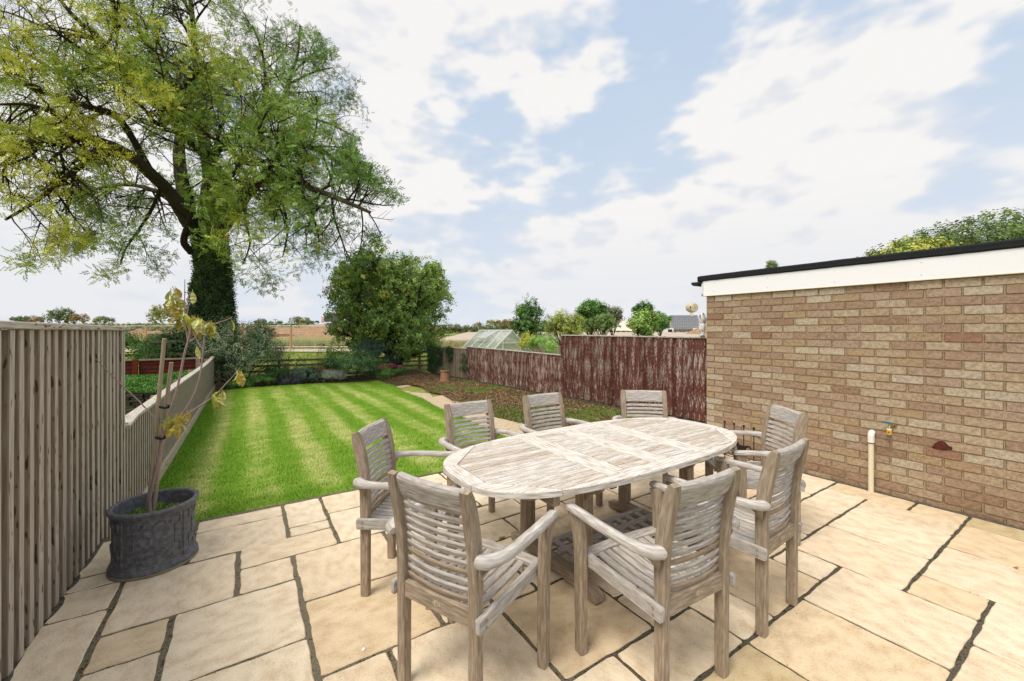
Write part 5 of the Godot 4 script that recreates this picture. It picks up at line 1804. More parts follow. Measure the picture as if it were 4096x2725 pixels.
# ---------------------------------------------------------------- the neighbour's garden, seen over the low fence
func build_neighbour() -> void:
	var f := thing("panel_fence", "dark red panel fence with an orange-red post in the neighbour's garden", "fence", Vector3(-0.97, 0, -13.6))
	var mb := MB.new()
	for k in 7:
		var y0 := 0.03 + k * 0.1
		for s in [[-0.02, -1.28], [-1.4, -3.3]]:
			mb = MB.new()
			var path := PackedVector3Array()
			for i in 5:
				path.append(Vector3(lerpf(s[0], s[1], i / 4.0), y0 + 0.05 + rng.randf_range(-0.004, 0.004), 0.0))
			sweep(mb, path, Vector3(0, 0.12, 1).normalized(), rect_profile(0.012, 0.115, 0.003), false, [], ruv())
			part("slat", mb, mats["dark_red" if rng.randf() < 0.9 else "fence_mid"], f)
	for s in [[-0.02, -1.28], [-1.4, -3.3]]:
		mb = MB.new()
		bar(mb, Vector3(s[0], 0.75, 0.01), Vector3(s[1], 0.745, 0.01), 0.05, 0.04, Vector3.BACK)
		part("capping", mb, mats["fence_brown"], f)
	for x in [-1.34, -0.1]:
		mb = MB.new()
		bar(mb, Vector3(x, -0.5, 0.03), Vector3(x, 0.76, 0.03), 0.095, 0.095)
		part("post", mb, tinted("post_red", "fence_grey", Color(0.33, 0.06, 0.03)) if x < -1 else mats["fence_brown"], f)
	# rails beyond it
	var r := thing("field_rails", "grey rail fence on dark posts between the neighbour's garden and field", "fence", Vector3(-1.0, 0, -17.55))
	for q in [[1.12, 0.0, -3.8], [0.7, 0.0, -3.8]]:
		mb = MB.new()
		bar(mb, Vector3(q[1], q[0], 0), Vector3(q[2], q[0] - 0.03, 0), 0.04, 0.09, Vector3.BACK, 0.008)
		part("rail", mb, mats["fence_brown"], r)
	for x in [-1.15, -3.0]:
		mb = MB.new()
		bar(mb, Vector3(x, -0.5, -0.05), Vector3(x, 1.1, -0.05), 0.1, 0.1)
		part("post", mb, mats["fence_brown"], r)
	# raised bed with a dry stone edge
	var w := thing("dry_stone_wall", "low dry stone wall holding up a green bed next door", "wall", Vector3(-0.97, 0, -10.6))
	var shapes := []
	for i in 6:
		mb = MB.new()
		bar(mb, Vector3(-0.09 - 0.012 * i, 0, 0), Vector3(0.09 + 0.012 * i, 0, 0), 0.16, 0.042 + 0.006 * (i % 3), Vector3.BACK, 0.008)
		shapes.append(mb.mesh())
	for row in 7:
		var x := -0.05 - 0.1 * (row % 2)
		while x > -2.3:
			var i := rng.randi() % 6
			var L := 0.19 + 0.024 * i
			var o := put("stone", shapes[i], mats["walling" if rng.randf() < 0.6 else "walling_dark"], w, Vector3(x - L / 2, -0.08 + row * 0.052, rng.randf_range(-0.02, 0.02)))
			o.rotation = Vector3(rng.randf_range(-0.05, 0.05), rng.randf_range(-0.08, 0.08), rng.randf_range(-0.05, 0.05))
			x -= L + 0.006
	mb = MB.new()
	bar(mb, Vector3(-1.25, -0.5, -1.45), Vector3(-1.25, 0.24, -1.45), 2.4, 2.75, Vector3.RIGHT, 0.05)
	part("bed_soil", mb, mats["soil"], w)
	var xf := []
	var cols := []
	for i in 5200:
		var x := rng.randf_range(-3.4, -1.0)
		var z := rng.randf_range(-13.4, -10.5)
		var h := 0.25 + 0.07 * sin(x * 2.3) * cos(z * 1.7) + 0.16 * ss(-10.8, -12.6, z)
		xf.append(Transform3D(basis_to(Vector3(0, 1, 0) + rv(0.5), rng.randf() * TAU, rng.randf_range(0.9, 1.7)), Vector3(x, h, z)))
		cols.append(Color(0.05, 0.16, 0.025).lerp(Color(0.13, 0.28, 0.05), rng.randf()))
	tag(many("ground_cover", weed_mesh(), mats["leaf"], xf, cols), "low green ground cover on the neighbour's raised bed", "ground cover")
	mb = MB.new()
	sheet(mb, steps(-7.0, -0.93, 6), steps(-4.2, -10.6, 8), 0.02)
	struct("neighbour_lawn", mb, mats["turf"])

# ---------------------------------------------------------------- field, diggings, building site
func build_far() -> void:
	# spoil bank
	var mb := MB.new()
	var nz := FastNoiseLite.new()
	nz.seed = 3
	nz.frequency = 0.06
	var rows := [[-4.0, -0.3], [0.0, 0.1], [3.0, 1.3], [6.0, 2.55], [8.0, 2.8], [12.0, 2.85], [40.0, 2.7]]
	var P := func(a: float, k: int) -> Vector3:
		var b: float = nz.get_noise_2d(a, k * 9.0)
		var h: float = rows[k][1]
		if k >= 1: h += b * 0.5 * minf(1.0, h)
		return wp(a, 97.0 + rows[k][0] + nz.get_noise_2d(a * 0.7, 40 + k) * 2.0, h)
	var A := steps(-115, -20, 80)
	for i in A.size() - 1:
		for k in rows.size() - 1:
			var p := [P.call(A[i], k), P.call(A[i + 1], k), P.call(A[i + 1], k + 1), P.call(A[i], k + 1)]
			var nn: Vector3 = (p[1] - p[0]).cross(p[3] - p[0]).normalized()
			if nn.y < 0: nn = -nn
			mb.quad(p[0], p[1], p[2], p[3], nn)
	struct("spoil_hill", mb, mats["earth"], "bank of bare orange-brown soil")
	mb = MB.new()                                          # a darker fresh tip against it
	for q in [[-33.0, 9.0, 2.5], [-54.0, 8.0, 2.2], [-24, 7, 2.4]]:
		for i in 10:
			for k in 5:
				var Pp := func(ii: int, kk: int) -> Vector3:
					var a: float = q[0] + q[1] * (ii / 10.0 - 0.5) * 2.0
					var prof := 1.0 - pow(absf(ii / 10.0 - 0.5) * 2.0, 2.0)
					return wp(a, 93.5 + kk * 2.0 + 2.0 * (1.0 - prof), -0.3 + (q[2] + 0.3) * prof * kk / 5.0 + rng.randf() * 0.0)
				var p := [Pp.call(i, k), Pp.call(i + 1, k), Pp.call(i + 1, k + 1), Pp.call(i, k + 1)]
				var nn: Vector3 = (p[1] - p[0]).cross(p[3] - p[0]).normalized()
				if nn.y < 0: nn = -nn
				mb.quad(p[0], p[1], p[2], p[3], nn)
	struct("spoil_hill", mb, mats["earth_dark"], "darker freshly tipped soil on the bank")
	# weeds: green cover on the old end of the bank, dry stalks behind the site fence, field grass
	var tuft := MB.new()
	for k in 7:
		var a := k * 2.4
		var d := Vector3(cos(a) * 0.35, 1, sin(a) * 0.35)
		var s := Vector3(-sin(a), 0, cos(a)) * 0.02
		tuft.tri(d * 0.0 - s, s, d * (0.7 + 0.3 * sin(k * 5.0)), Vector3(cos(a), 0.3, sin(a)).normalized(), Vector2.ZERO, Vector2.RIGHT, Vector2.ONE)
	var tm := tuft.mesh()
	var xf := []
	var cols := []
	for i in 9000:
		var a := rng.randf_range(-45, 12)
		var d := rng.randf_range(38.2, 60)
		var h := 0.9 if d < 46 else 0.55
		xf.append(Transform3D(basis_to(Vector3.UP + rv(0.15), rng.randf() * TAU, rng.randf_range(0.6, 1.1) * h), wp(a, d, -0.25)))
		cols.append(Color(0.3, 0.19, 0.1).lerp(Color(0.42, 0.33, 0.17), rng.randf()) if d < 45 and rng.randf() < 0.8 else Color(0.33, 0.42, 0.15).lerp(Color(0.5, 0.5, 0.28), rng.randf()))
	tag(many("dry_grass", tm, mats["grass_blade"], xf, cols), "dry brown weeds and pale grass beyond the site fence", "grass")
	xf = []
	cols = []
	for i in 16000:
		var a := rng.randf_range(-26, 10)
		var d := rng.randf_range(17.5, 31.5)
		var p := wp(a, d)
		p.y = gh(p.x, p.z) - 0.06
		if p.z > -17.9: continue
		xf.append(Transform3D(basis_to(Vector3.UP + rv(0.3), rng.randf() * TAU, rng.randf_range(0.12, 0.3)), p))
		cols.append(Color(0.16, 0.3, 0.04).lerp(Color(0.36, 0.42, 0.1), rng.randf()))
	tag(many("field_grass", tm, mats["grass_blade"], xf, cols), "rough bright grass in the field beyond the rails", "grass")
	xf = []
	cols = []
	var cl := broad_spray(77, 6, 0.5, 0.2, 0.8)
	for i in 2600:
		var a := rng.randf_range(-112, -52) if rng.randf() < 0.8 else rng.randf_range(-112, 12)
		var t := rng.randf()
		var p := wp(a, 97 + t * 8.0, lerpf(0.0, 2.6, ss(0, 0.75, t)) + 0.0)
		if nz.get_noise_2d(a * 2.0, t * 30.0) < -0.05: continue
		xf.append(Transform3D(basis_to(Vector3.UP + rv(0.5), rng.randf() * TAU, rng.randf_range(0.4, 1.0)), p))
		cols.append(Color(0.14, 0.22, 0.05).lerp(Color(0.3, 0.34, 0.12), rng.randf()))
	tag(many("weeds", cl, mats["leaf"], xf, cols), "green weeds creeping over the old end of the soil bank", "weeds")
	# temporary site fence: each panel a thing
	var px := [-63.4, -58.9, -54.4, -49.9, -45.4, -40.9, -36.4, -31.9, -27.4, -20.3 - 4.45, -20.3, -15.85, -11.4, -6.95]
	var W := 4.4
	var first: Node3D = null
	for i in 9:
		var a0 := -20.35 + (i - 5) * 4.45
		var y0 := -0.14
		if first == null:
			first = thing("site_fence_panel", "wire site fence panel", "fence panel", Vector3.ZERO, 0.0, "wire site fence panels along the track")
			var fr := MB.new()
			for q in [[0.06, 0, 0.06, 1.98], [W - 0.06, 0, W - 0.06, 1.98]]:
				tube(fr, PackedVector3Array([Vector3(q[0], q[1], 0), Vector3(q[2], q[3], 0)]), 0.03, 0.03, 6)
			for y in [0.08, 2.0]:
				tube(fr, PackedVector3Array([Vector3(0.06, y, 0), Vector3(W - 0.06, y, 0)]), 0.03, 0.03, 6)
			part("frame", fr, mats["metal"], first)
			var wi := MB.new()
			for k in 40:
				var x := 0.06 + (W - 0.12) * (k + 0.5) / 40.0
				tube(wi, PackedVector3Array([Vector3(x, 0.05, 0), Vector3(x, 2.0, 0)]), 0.0035, 0.0035, 3, false)
			for k in 10:
				tube(wi, PackedVector3Array([Vector3(0.06, 0.2 * k + 0.1, 0), Vector3(W - 0.06, 0.2 * k + 0.1, 0)]), 0.0035, 0.0035, 3, false)
			part("wire_mesh", wi, mats["metal"], first)
			var ps := MB.new()
			box(ps, Vector3(W, 0.95, 0), Vector3(0.14, 2.0, 0.12))
			part("timber_post", ps, mats["orange_wood"], first)
		var o: Node3D = first
		if i > 0:
			o = first.duplicate()
			o.name = numbered("site_fence_panel")
			add_child(o)
		o.position = wp(a0 - 4.4, 37.5, y0)
		o.rotation.y = -YAW
		o.set_meta("label", ["wire site fence panel furthest along behind the big tree", "wire site fence panel behind the tall batten fence end", "wire site fence panel seen between batten fence and young tree", "wire site fence panel behind the ivy trunk", "wire site fence panel that carries the white notice", "wire site fence panel in front of the dark soil tip", "wire site fence panel hidden behind the round tree's edge", "wire site fence panel behind the round tree's middle", "wire site fence panel behind the round tree towards the greenhouse"][i])
	mb = MB.new()
	bar(mb, at(1044, 1344, 36.9), at(1044, 1312, 36.9), 0.58, 0.02, rt, 0.003)
	tag(part("notice", mb, mats["sign_white"]), "blank looking white notice on the site fence", "sign")
	digger()
	houses()
	# distant hedgerow trees, each one where it shows
	var fl := broad_spray(5, 8, 0.45, 0.2, 0.9)
	var g1 := [Color(0.07, 0.1, 0.045), Color(0.1, 0.13, 0.055), Color(0.14, 0.17, 0.08)]
	var g2 := [Color(0.22, 0.15, 0.06), Color(0.28, 0.17, 0.08), Color(0.17, 0.16, 0.07)]
	var g3 := [Color(0.2, 0.22, 0.07), Color(0.28, 0.26, 0.08), Color(0.13, 0.16, 0.06)]
	for q in [[65, 1280, 16, 190, g1, "thin dark tree far off at the photograph's edge above the fence cap"], [95, 1282, 22, 190, g1, "low dark tree far off above the fence cap"], [140, 1284, 22, 190, g2, "low brown tree far off above the tall fence"], [245, 1272, 42, 190, g1, "widest green tree on the horizon above the tall fence"], [320, 1280, 26, 190, g2, "rust coloured tree on the horizon above the fence cap"], [405, 1284, 22, 190, g3, "yellow-green tree on the horizon above the fence end"], [438, 1284, 16, 190, g1, "small dark tree beside the yellow-green one on the horizon"], [655, 1268, 48, 170, g3, "pale airy tree on the bank behind the young cherry"],
		[1043, 1293, 22, 220, g1, "rounded green tree above the white notice"], [1085, 1296, 12, 220, g1, "small tree near the pole on the horizon"], [1118, 1294, 12, 220, g1, "small dark tree just past the pole"], [1185, 1288, 24, 130, g1, "green thorn bush on the bank behind the site fence"], [1216, 1289, 22, 130, g3, "yellowish bush on the bank beside the digger"], [1240, 1293, 14, 130, g1, "little bush on the bank closest to the digger"], [1268, 1289, 8, 130, g1, "ivy stump on the bank under the digger's tail"],
		[1915, 1296, 10, 260, g2, "small brown tree above the greenhouse ridge end"], [1962, 1293, 16, 260, g3, "green and brown tree above the greenhouse"], [1990, 1296, 14, 260, g2, "brown tree above the greenhouse roof"], [2025, 1292, 16, 260, g2, "brown tree between greenhouse and dark pear-shaped tree"]]:
		var d: float = q[3]
		var rr: float = q[2] * d / F
		var p := at(q[0], q[1], d)
		var base := p.y - rr * 0.95
		shrub("distant_tree", q[5], "tree", Vector3(p.x, base, p.z), Vector3(rr, rr * 0.9, rr), 260, fl, q[4], rr * 0.28, "trees on the horizon", 3)
	# hedge line and wooded ridge far off
	mb = MB.new()
	for q in [[1500.0, 30.0, 34.0, -40.0, 260.0], [900.0, 9.0, 20.0, -1100.0, 0.0], [1700.0, 26.0, 40.0, 560.0, 2200.0]]:
		var S := steps(q[3], q[4], 60)
		for i in S.size() - 1:
			var y1: float = q[1] * (0.5 + 0.5 * sin(PI * i / 60.0)) + 2.5 * nz.get_noise_1d(S[i] * 0.9)
			var y2: float = q[1] * (0.5 + 0.5 * sin(PI * (i + 1) / 60.0)) + 2.5 * nz.get_noise_1d(S[i + 1] * 0.9)
			mb.quad(wp(S[i], q[0], -3), wp(S[i + 1], q[0], -3), wp(S[i + 1], q[0] + 160, y2), wp(S[i], q[0] + 160, y1), (-fw + Vector3.UP).normalized())
			mb.quad(wp(S[i], q[0] + 160, y1), wp(S[i + 1], q[0] + 160, y2), wp(S[i + 1], q[0] + 500, -3), wp(S[i], q[0] + 500, -3), Vector3.UP)
	struct("hills", mb, mats["hill"], "far wooded ridge")
	xf = []
	cols = []
	for i in 2600:
		var a := rng.randf_range(-240, 20)
		var p := wp(a, rng.randf_range(185, 200), 0)
		xf.append(Transform3D(basis_to(Vector3.UP + rv(0.6), rng.randf() * TAU, rng.randf_range(1.2, 2.6)), p + Vector3(0, rng.randf_range(-0.2, 2.6), 0)))
		cols.append(pick(g1).lerp(pick(g3), rng.randf() * 0.7))
	for i in 1500:
		var p := wp(rng.randf_range(-20, 260), rng.randf_range(430, 470), 0)
		xf.append(Transform3D(basis_to(Vector3.UP + rv(0.6), rng.randf() * TAU, rng.randf_range(2.5, 6)), p + Vector3(0, rng.randf_range(0, 9), 0)))
		cols.append(pick(g1))
	tag(many("hedgerow", fl, mats["leaf"], xf, cols), "long far hedge along the horizon", "hedge")
	var pole := thing("power_pole", "wooden power pole with a cross arm on the horizon", "pole", wp(-(2048 - 1101) * 200.0 / F, 200, 0))
	mb = MB.new()
	tube(mb, PackedVector3Array([Vector3(0, -1, 0), Vector3(0, 6.9, 0)]), 0.16, 0.12, 6)
	part("mast", mb, mats["bark"], pole)
	mb = MB.new()
	bar(mb, Vector3(-1.1, 6.5, 0) , Vector3(1.1, 6.5, 0), 0.15, 0.15)
	part("cross_arm", mb, mats["bark"], pole)

func digger() -> void:
	var D := 104.0
	var s := D / F                                        # metres per photograph pixel there
	var o := thing("excavator", "yellow and grey tracked excavator with red and white chevrons on its tail", "excavator", at(1345, 1303, D), -YAW)
	var mb := MB.new()
	for z in [-0.9, 0.9]:
		mb = MB.new()
		var path := PackedVector3Array()
		var pr := PackedVector2Array()
		for i in 24:
			var t := TAU * i / 24
			pr.append(Vector2(cos(t) * 0.42 + (1.7 if cos(t) > 0 else -1.7), sin(t) * 0.42 + 0.45))
		sweep(mb, PackedVector3Array([Vector3(0, 0, z - 0.28), Vector3(0, 0, z + 0.28)]), Vector3.RIGHT, pr)
		part("track", mb, mats["dig_grey"], o)
		for x in [-1.7, -1.0, -0.35, 0.35, 1.0, 1.7]:
			mb = MB.new()
			tube(mb, PackedVector3Array([Vector3(x, 0.42, z - 0.3), Vector3(x, 0.42, z + 0.3)]), 0.3 if absf(x) > 1.5 else 0.18, 0.3 if absf(x) > 1.5 else 0.18, 12)
			part("wheel", mb, mats["earth"], o)
	mb = MB.new()
	bar(mb, Vector3(-0.9, 0.75, 0), Vector3(0.9, 0.75, 0), 0.35, 1.4)
	part("turntable", mb, mats["dig_grey"], o)
	mb = MB.new()
	bar(mb, Vector3(-2.6, 1.75, 0), Vector3(1.4, 1.75, 0), 2.5, 1.55, Vector3.BACK, 0.08)
	part("body", mb, mats["dig_grey"], o)
	mb = MB.new()
	for z in [1.3, -1.3]:
		sweep(mb, PackedVector3Array([Vector3(0, 0, z - 0.02), Vector3(0, 0, z + 0.02)]), Vector3.RIGHT, PackedVector2Array([Vector2(-2.3, 1.2), Vector2(1.4, 1.2), Vector2(1.4, 2.5), Vector2(-0.3, 2.5)]))
	part("yellow_panel", mb, mats["dig_yellow"], o)
	mb = MB.new()
	bar(mb, Vector3(-3.25, 1.75, 0), Vector3(-2.62, 1.75, 0), 2.5, 1.6, Vector3.BACK, 0.1)
	var cw := part("counterweight", mb, mats["sign_white"], o)
	mb = MB.new()
	for k in 4:
		var y := 1.05 + k * 0.42
		sweep(mb, PackedVector3Array([Vector3(-2.95, y, 1.26), Vector3(-2.95, y, 1.275)]), Vector3.RIGHT, PackedVector2Array([Vector2(-0.28, 0.0), Vector2(0.28, 0.22), Vector2(0.28, 0.42), Vector2(-0.28, 0.2)]))
	part("chevron", mb, mats["sign_red"], cw)
	mb = MB.new()
	bar(mb, Vector3(-2.1, 2.85, -0.1), Vector3(-0.2, 2.85, -0.1), 1.8, 0.7, Vector3.BACK, 0.1)
	part("engine_cover", mb, mats["dig_grey"], o)
	mb = MB.new()
	bar(mb, Vector3(0.3, 2.6, 0.65), Vector3(1.8, 2.6, 0.65), 1.1, 1.7, Vector3.BACK, 0.1)
	var cab := part("cab", mb, mats["dig_yellow"], o)
	mb = MB.new()
	bar(mb, Vector3(0.45, 2.75, 0.66), Vector3(1.65, 2.75, 0.66), 1.12, 1.0, Vector3.BACK, 0.05)
	part("window", mb, mats["glass_dark"], cab)
	mb = MB.new()
	sweep(mb, PackedVector3Array([Vector3(1.4, 1.6, -0.3), Vector3(3.6, 4.4, -0.3), Vector3(5.6, 4.2, -0.3)]), Vector3.BACK, rect_profile(0.45, 0.6, 0.05))
	part("boom", mb, mats["dig_yellow"], o)
	mb = MB.new()
	sweep(mb, PackedVector3Array([Vector3(5.5, 4.5, -0.3), Vector3(6.0, 1.6, -0.3)]), Vector3.BACK, rect_profile(0.35, 0.45, 0.05))
	part("stick", mb, mats["dig_yellow"], o)
	mb = MB.new()
	sweep(mb, PackedVector3Array([Vector3(0, 0, -0.8), Vector3(0, 0, 0.3)]), Vector3.RIGHT, PackedVector2Array([Vector2(5.9, 1.7), Vector2(5.4, 1.0), Vector2(5.5, 0.6), Vector2(6.1, 0.5), Vector2(6.5, 0.9), Vector2(6.3, 1.6)]))
	part("bucket", mb, mats["dig_grey"], o)

func house(label: String, u: float, v: float, d: float, w: float, dep: float, eave: float, ridge: float, wall: String, roof: String, turn: float, chim := true) -> void:
	var o := thing("house", label, "house", at(u, v, d), -YAW + turn, "new houses on the building site")
	var mb := MB.new()
	var g := PackedVector2Array([Vector2(-dep / 2, 0), Vector2(dep / 2, 0), Vector2(dep / 2, eave), Vector2(0, ridge), Vector2(-dep / 2, eave)])
	sweep(mb, PackedVector3Array([Vector3(-w / 2, 0, 0), Vector3(w / 2, 0, 0)]), Vector3.BACK, g)
	part("wall", mb, mats[wall], o)
	for s in [-1.0, 1.0]:
		mb = MB.new()
		var sl := Vector3(0, ridge - eave, -s * dep / 2)
		var a := Vector3(0, eave, s * dep / 2) - sl * 0.08 + Vector3(0, 0.1, 0)
		var b := Vector3(0, ridge + 0.1, 0)
		bar(mb, (a + b) / 2 - Vector3(w / 2 + 0.25, 0, 0), (a + b) / 2 + Vector3(w / 2 + 0.25, 0, 0), (b - a).length(), 0.14, (b - a).normalized())
		part("roof", mb, mats[roof], o)
	if chim:
		mb = MB.new()
		box(mb, Vector3(w * 0.3, ridge + 0.4, 0), Vector3(0.8, 1.8, 0.6))
		part("chimney", mb, mats["cream_wall"], o)
	for i in 3:
		for y in [1.0, 3.6]:
			if y + 1.2 > eave: continue
			mb = MB.new()
			box(mb, Vector3(lerpf(-w * 0.33, w * 0.33, i / 2.0), y + 0.6, dep / 2), Vector3(1.2, 1.2, 0.08))
			var win := part("window", mb, mats["sign_white"], o)
			mb = MB.new()
			box(mb, Vector3(lerpf(-w * 0.33, w * 0.33, i / 2.0), y + 0.6, dep / 2 + 0.02), Vector3(1.0, 1.0, 0.08))
			part("pane", mb, mats["glass_dark"], win)

func houses() -> void:
	house("pale roofed new house beyond the shed, the lower of two", 2440, 1352, 120, 7, 6.5, 2.2, 5.0, "cream_wall", "pale_roof", 0.5, false)
	house("pale roofed new house with hipped look behind the shed and bush", 2492, 1352, 125, 8, 7, 2.2, 4.9, "cream_wall", "pale_roof", 0.2, false)
	house("grey roofed new house with a cream gable behind the scaffolding", 2735, 1326, 150, 9, 8, 0.6, 5.8, "cream_wall", "slate", -0.2)
	house("far grey roofed house with its gable turned to the garage corner", 2826, 1326, 150, 7, 7, 0.6, 4.8, "cream_wall", "slate", 1.3, false)
	var s := thing("scaffolding", "scaffold of upright poles and plank lifts round the unfinished houses", "scaffolding", at(2735, 1345, 128), -YAW)
	var mb := MB.new()
	for i in 26:
		mb = MB.new()
		var x := -9.0 + i * 0.68
		tube(mb, PackedVector3Array([Vector3(x, -1, 0), Vector3(x, 5.6 + 0.5 * sin(i * 2.1), 0)]), 0.035, 0.035, 4)
		part("pole", mb, mats["metal"], s)
	for y in [1.5, 3.0, 3.9]:
		mb = MB.new()
		bar(mb, Vector3(-9.2, y, 0.1), Vector3(8.6, y, 0.1), 0.9 if y < 3.5 else 0.06, 0.12 if y < 3.5 else 0.06, Vector3.BACK)
		part("plank" if y < 3.5 else "handrail", mb, mats["gravel_board"], s)
	mb = MB.new()
	bar(mb, Vector3(-8, 0.6, -2), Vector3(8, 0.6, -2), 0.3, 3.0, Vector3.BACK)
	part("block_wall", mb, mats["walling"], s)
	for q in [[2672, 1332, "white_board", "white site cabin below the scaffold, farther from the garage"], [2795, 1332, "white_board", "white site cabin below the scaffold, nearer the garage"]]:
		var o := thing("site_cabin", q[3], "cabin", at(q[0], q[1] + 8, 118), -YAW, "site cabins")
		mb = MB.new()
		box(mb, Vector3(0, 1.0, 0), Vector3(2.4, 2.0, 2.2), 0.05)
		part("wall", mb, mats[q[2]], o)
		mb = MB.new()
		box(mb, Vector3(0.2, 1.2, 1.1), Vector3(1.2, 0.8, 0.06))
		part("window", mb, mats["glass_dark"], o)
	for q in [[2744, 1341, "car_purple", "purple parked car at the site"], [2712, 1332, "car_blue", "dark blue parked car at the site behind the purple one"]]:
		var o := thing("parked_car", q[3], "car", at(q[0], q[1] + 3, 108), -YAW + 0.15, "cars at the site")
		mb = MB.new()
		sweep(mb, PackedVector3Array([Vector3(0, 0, -0.85), Vector3(0, 0, -0.75), Vector3(0, 0, 0.75), Vector3(0, 0, 0.85)]), Vector3.RIGHT, PackedVector2Array([Vector2(-2.0, 0.25), Vector2(2.0, 0.25), Vector2(2.05, 0.7), Vector2(1.3, 0.9), Vector2(0.6, 1.4), Vector2(-1.1, 1.42), Vector2(-1.8, 0.95), Vector2(-2.05, 0.85)]), false, [0.96, 1.0, 1.0, 0.96])
		part("body", mb, mats[q[2]], o)
		mb = MB.new()
		for z in [-0.83, 0.83]:
			sweep(mb, PackedVector3Array([Vector3(0, 0, z - 0.03), Vector3(0, 0, z + 0.03)]), Vector3.RIGHT, PackedVector2Array([Vector2(-1.5, 0.95), Vector2(1.0, 0.95), Vector2(0.5, 1.33), Vector2(-1.05, 1.34)]))
		part("window", mb, mats["glass_dark"], o)
		for x in [-1.25, 1.25]:
			for z in [-0.75, 0.75]:
				mb = MB.new()
				tube(mb, PackedVector3Array([Vector3(x, 0.3, z - 0.1), Vector3(x, 0.3, z + 0.1)]), 0.31, 0.31, 10)
				part("wheel", mb, mats["black_plastic"], o)
	mb = MB.new()
	lathe(mb, Vector3.ZERO, [[6.5, -0.5], [4.0, 1.0], [1.5, 2.3], [0.0, 2.7]], 14)
	var heap := struct("earth_heap_ground", mb, mats["earth"], "heap of brown soil on the building site")
	heap.position = at(2815, 1353, 95)
	mb = MB.new()
	for k in 10:
		var a := -12.0 + k * 9.0
		mb.quad(wp(a, 58, -0.22), wp(a + 9, 58, -0.22), wp(a + 9, 110, 0.9), wp(a, 110, 0.9), Vector3.UP)
	struct("site_ground", mb, mats["track"], "pale bare ground of the building site")

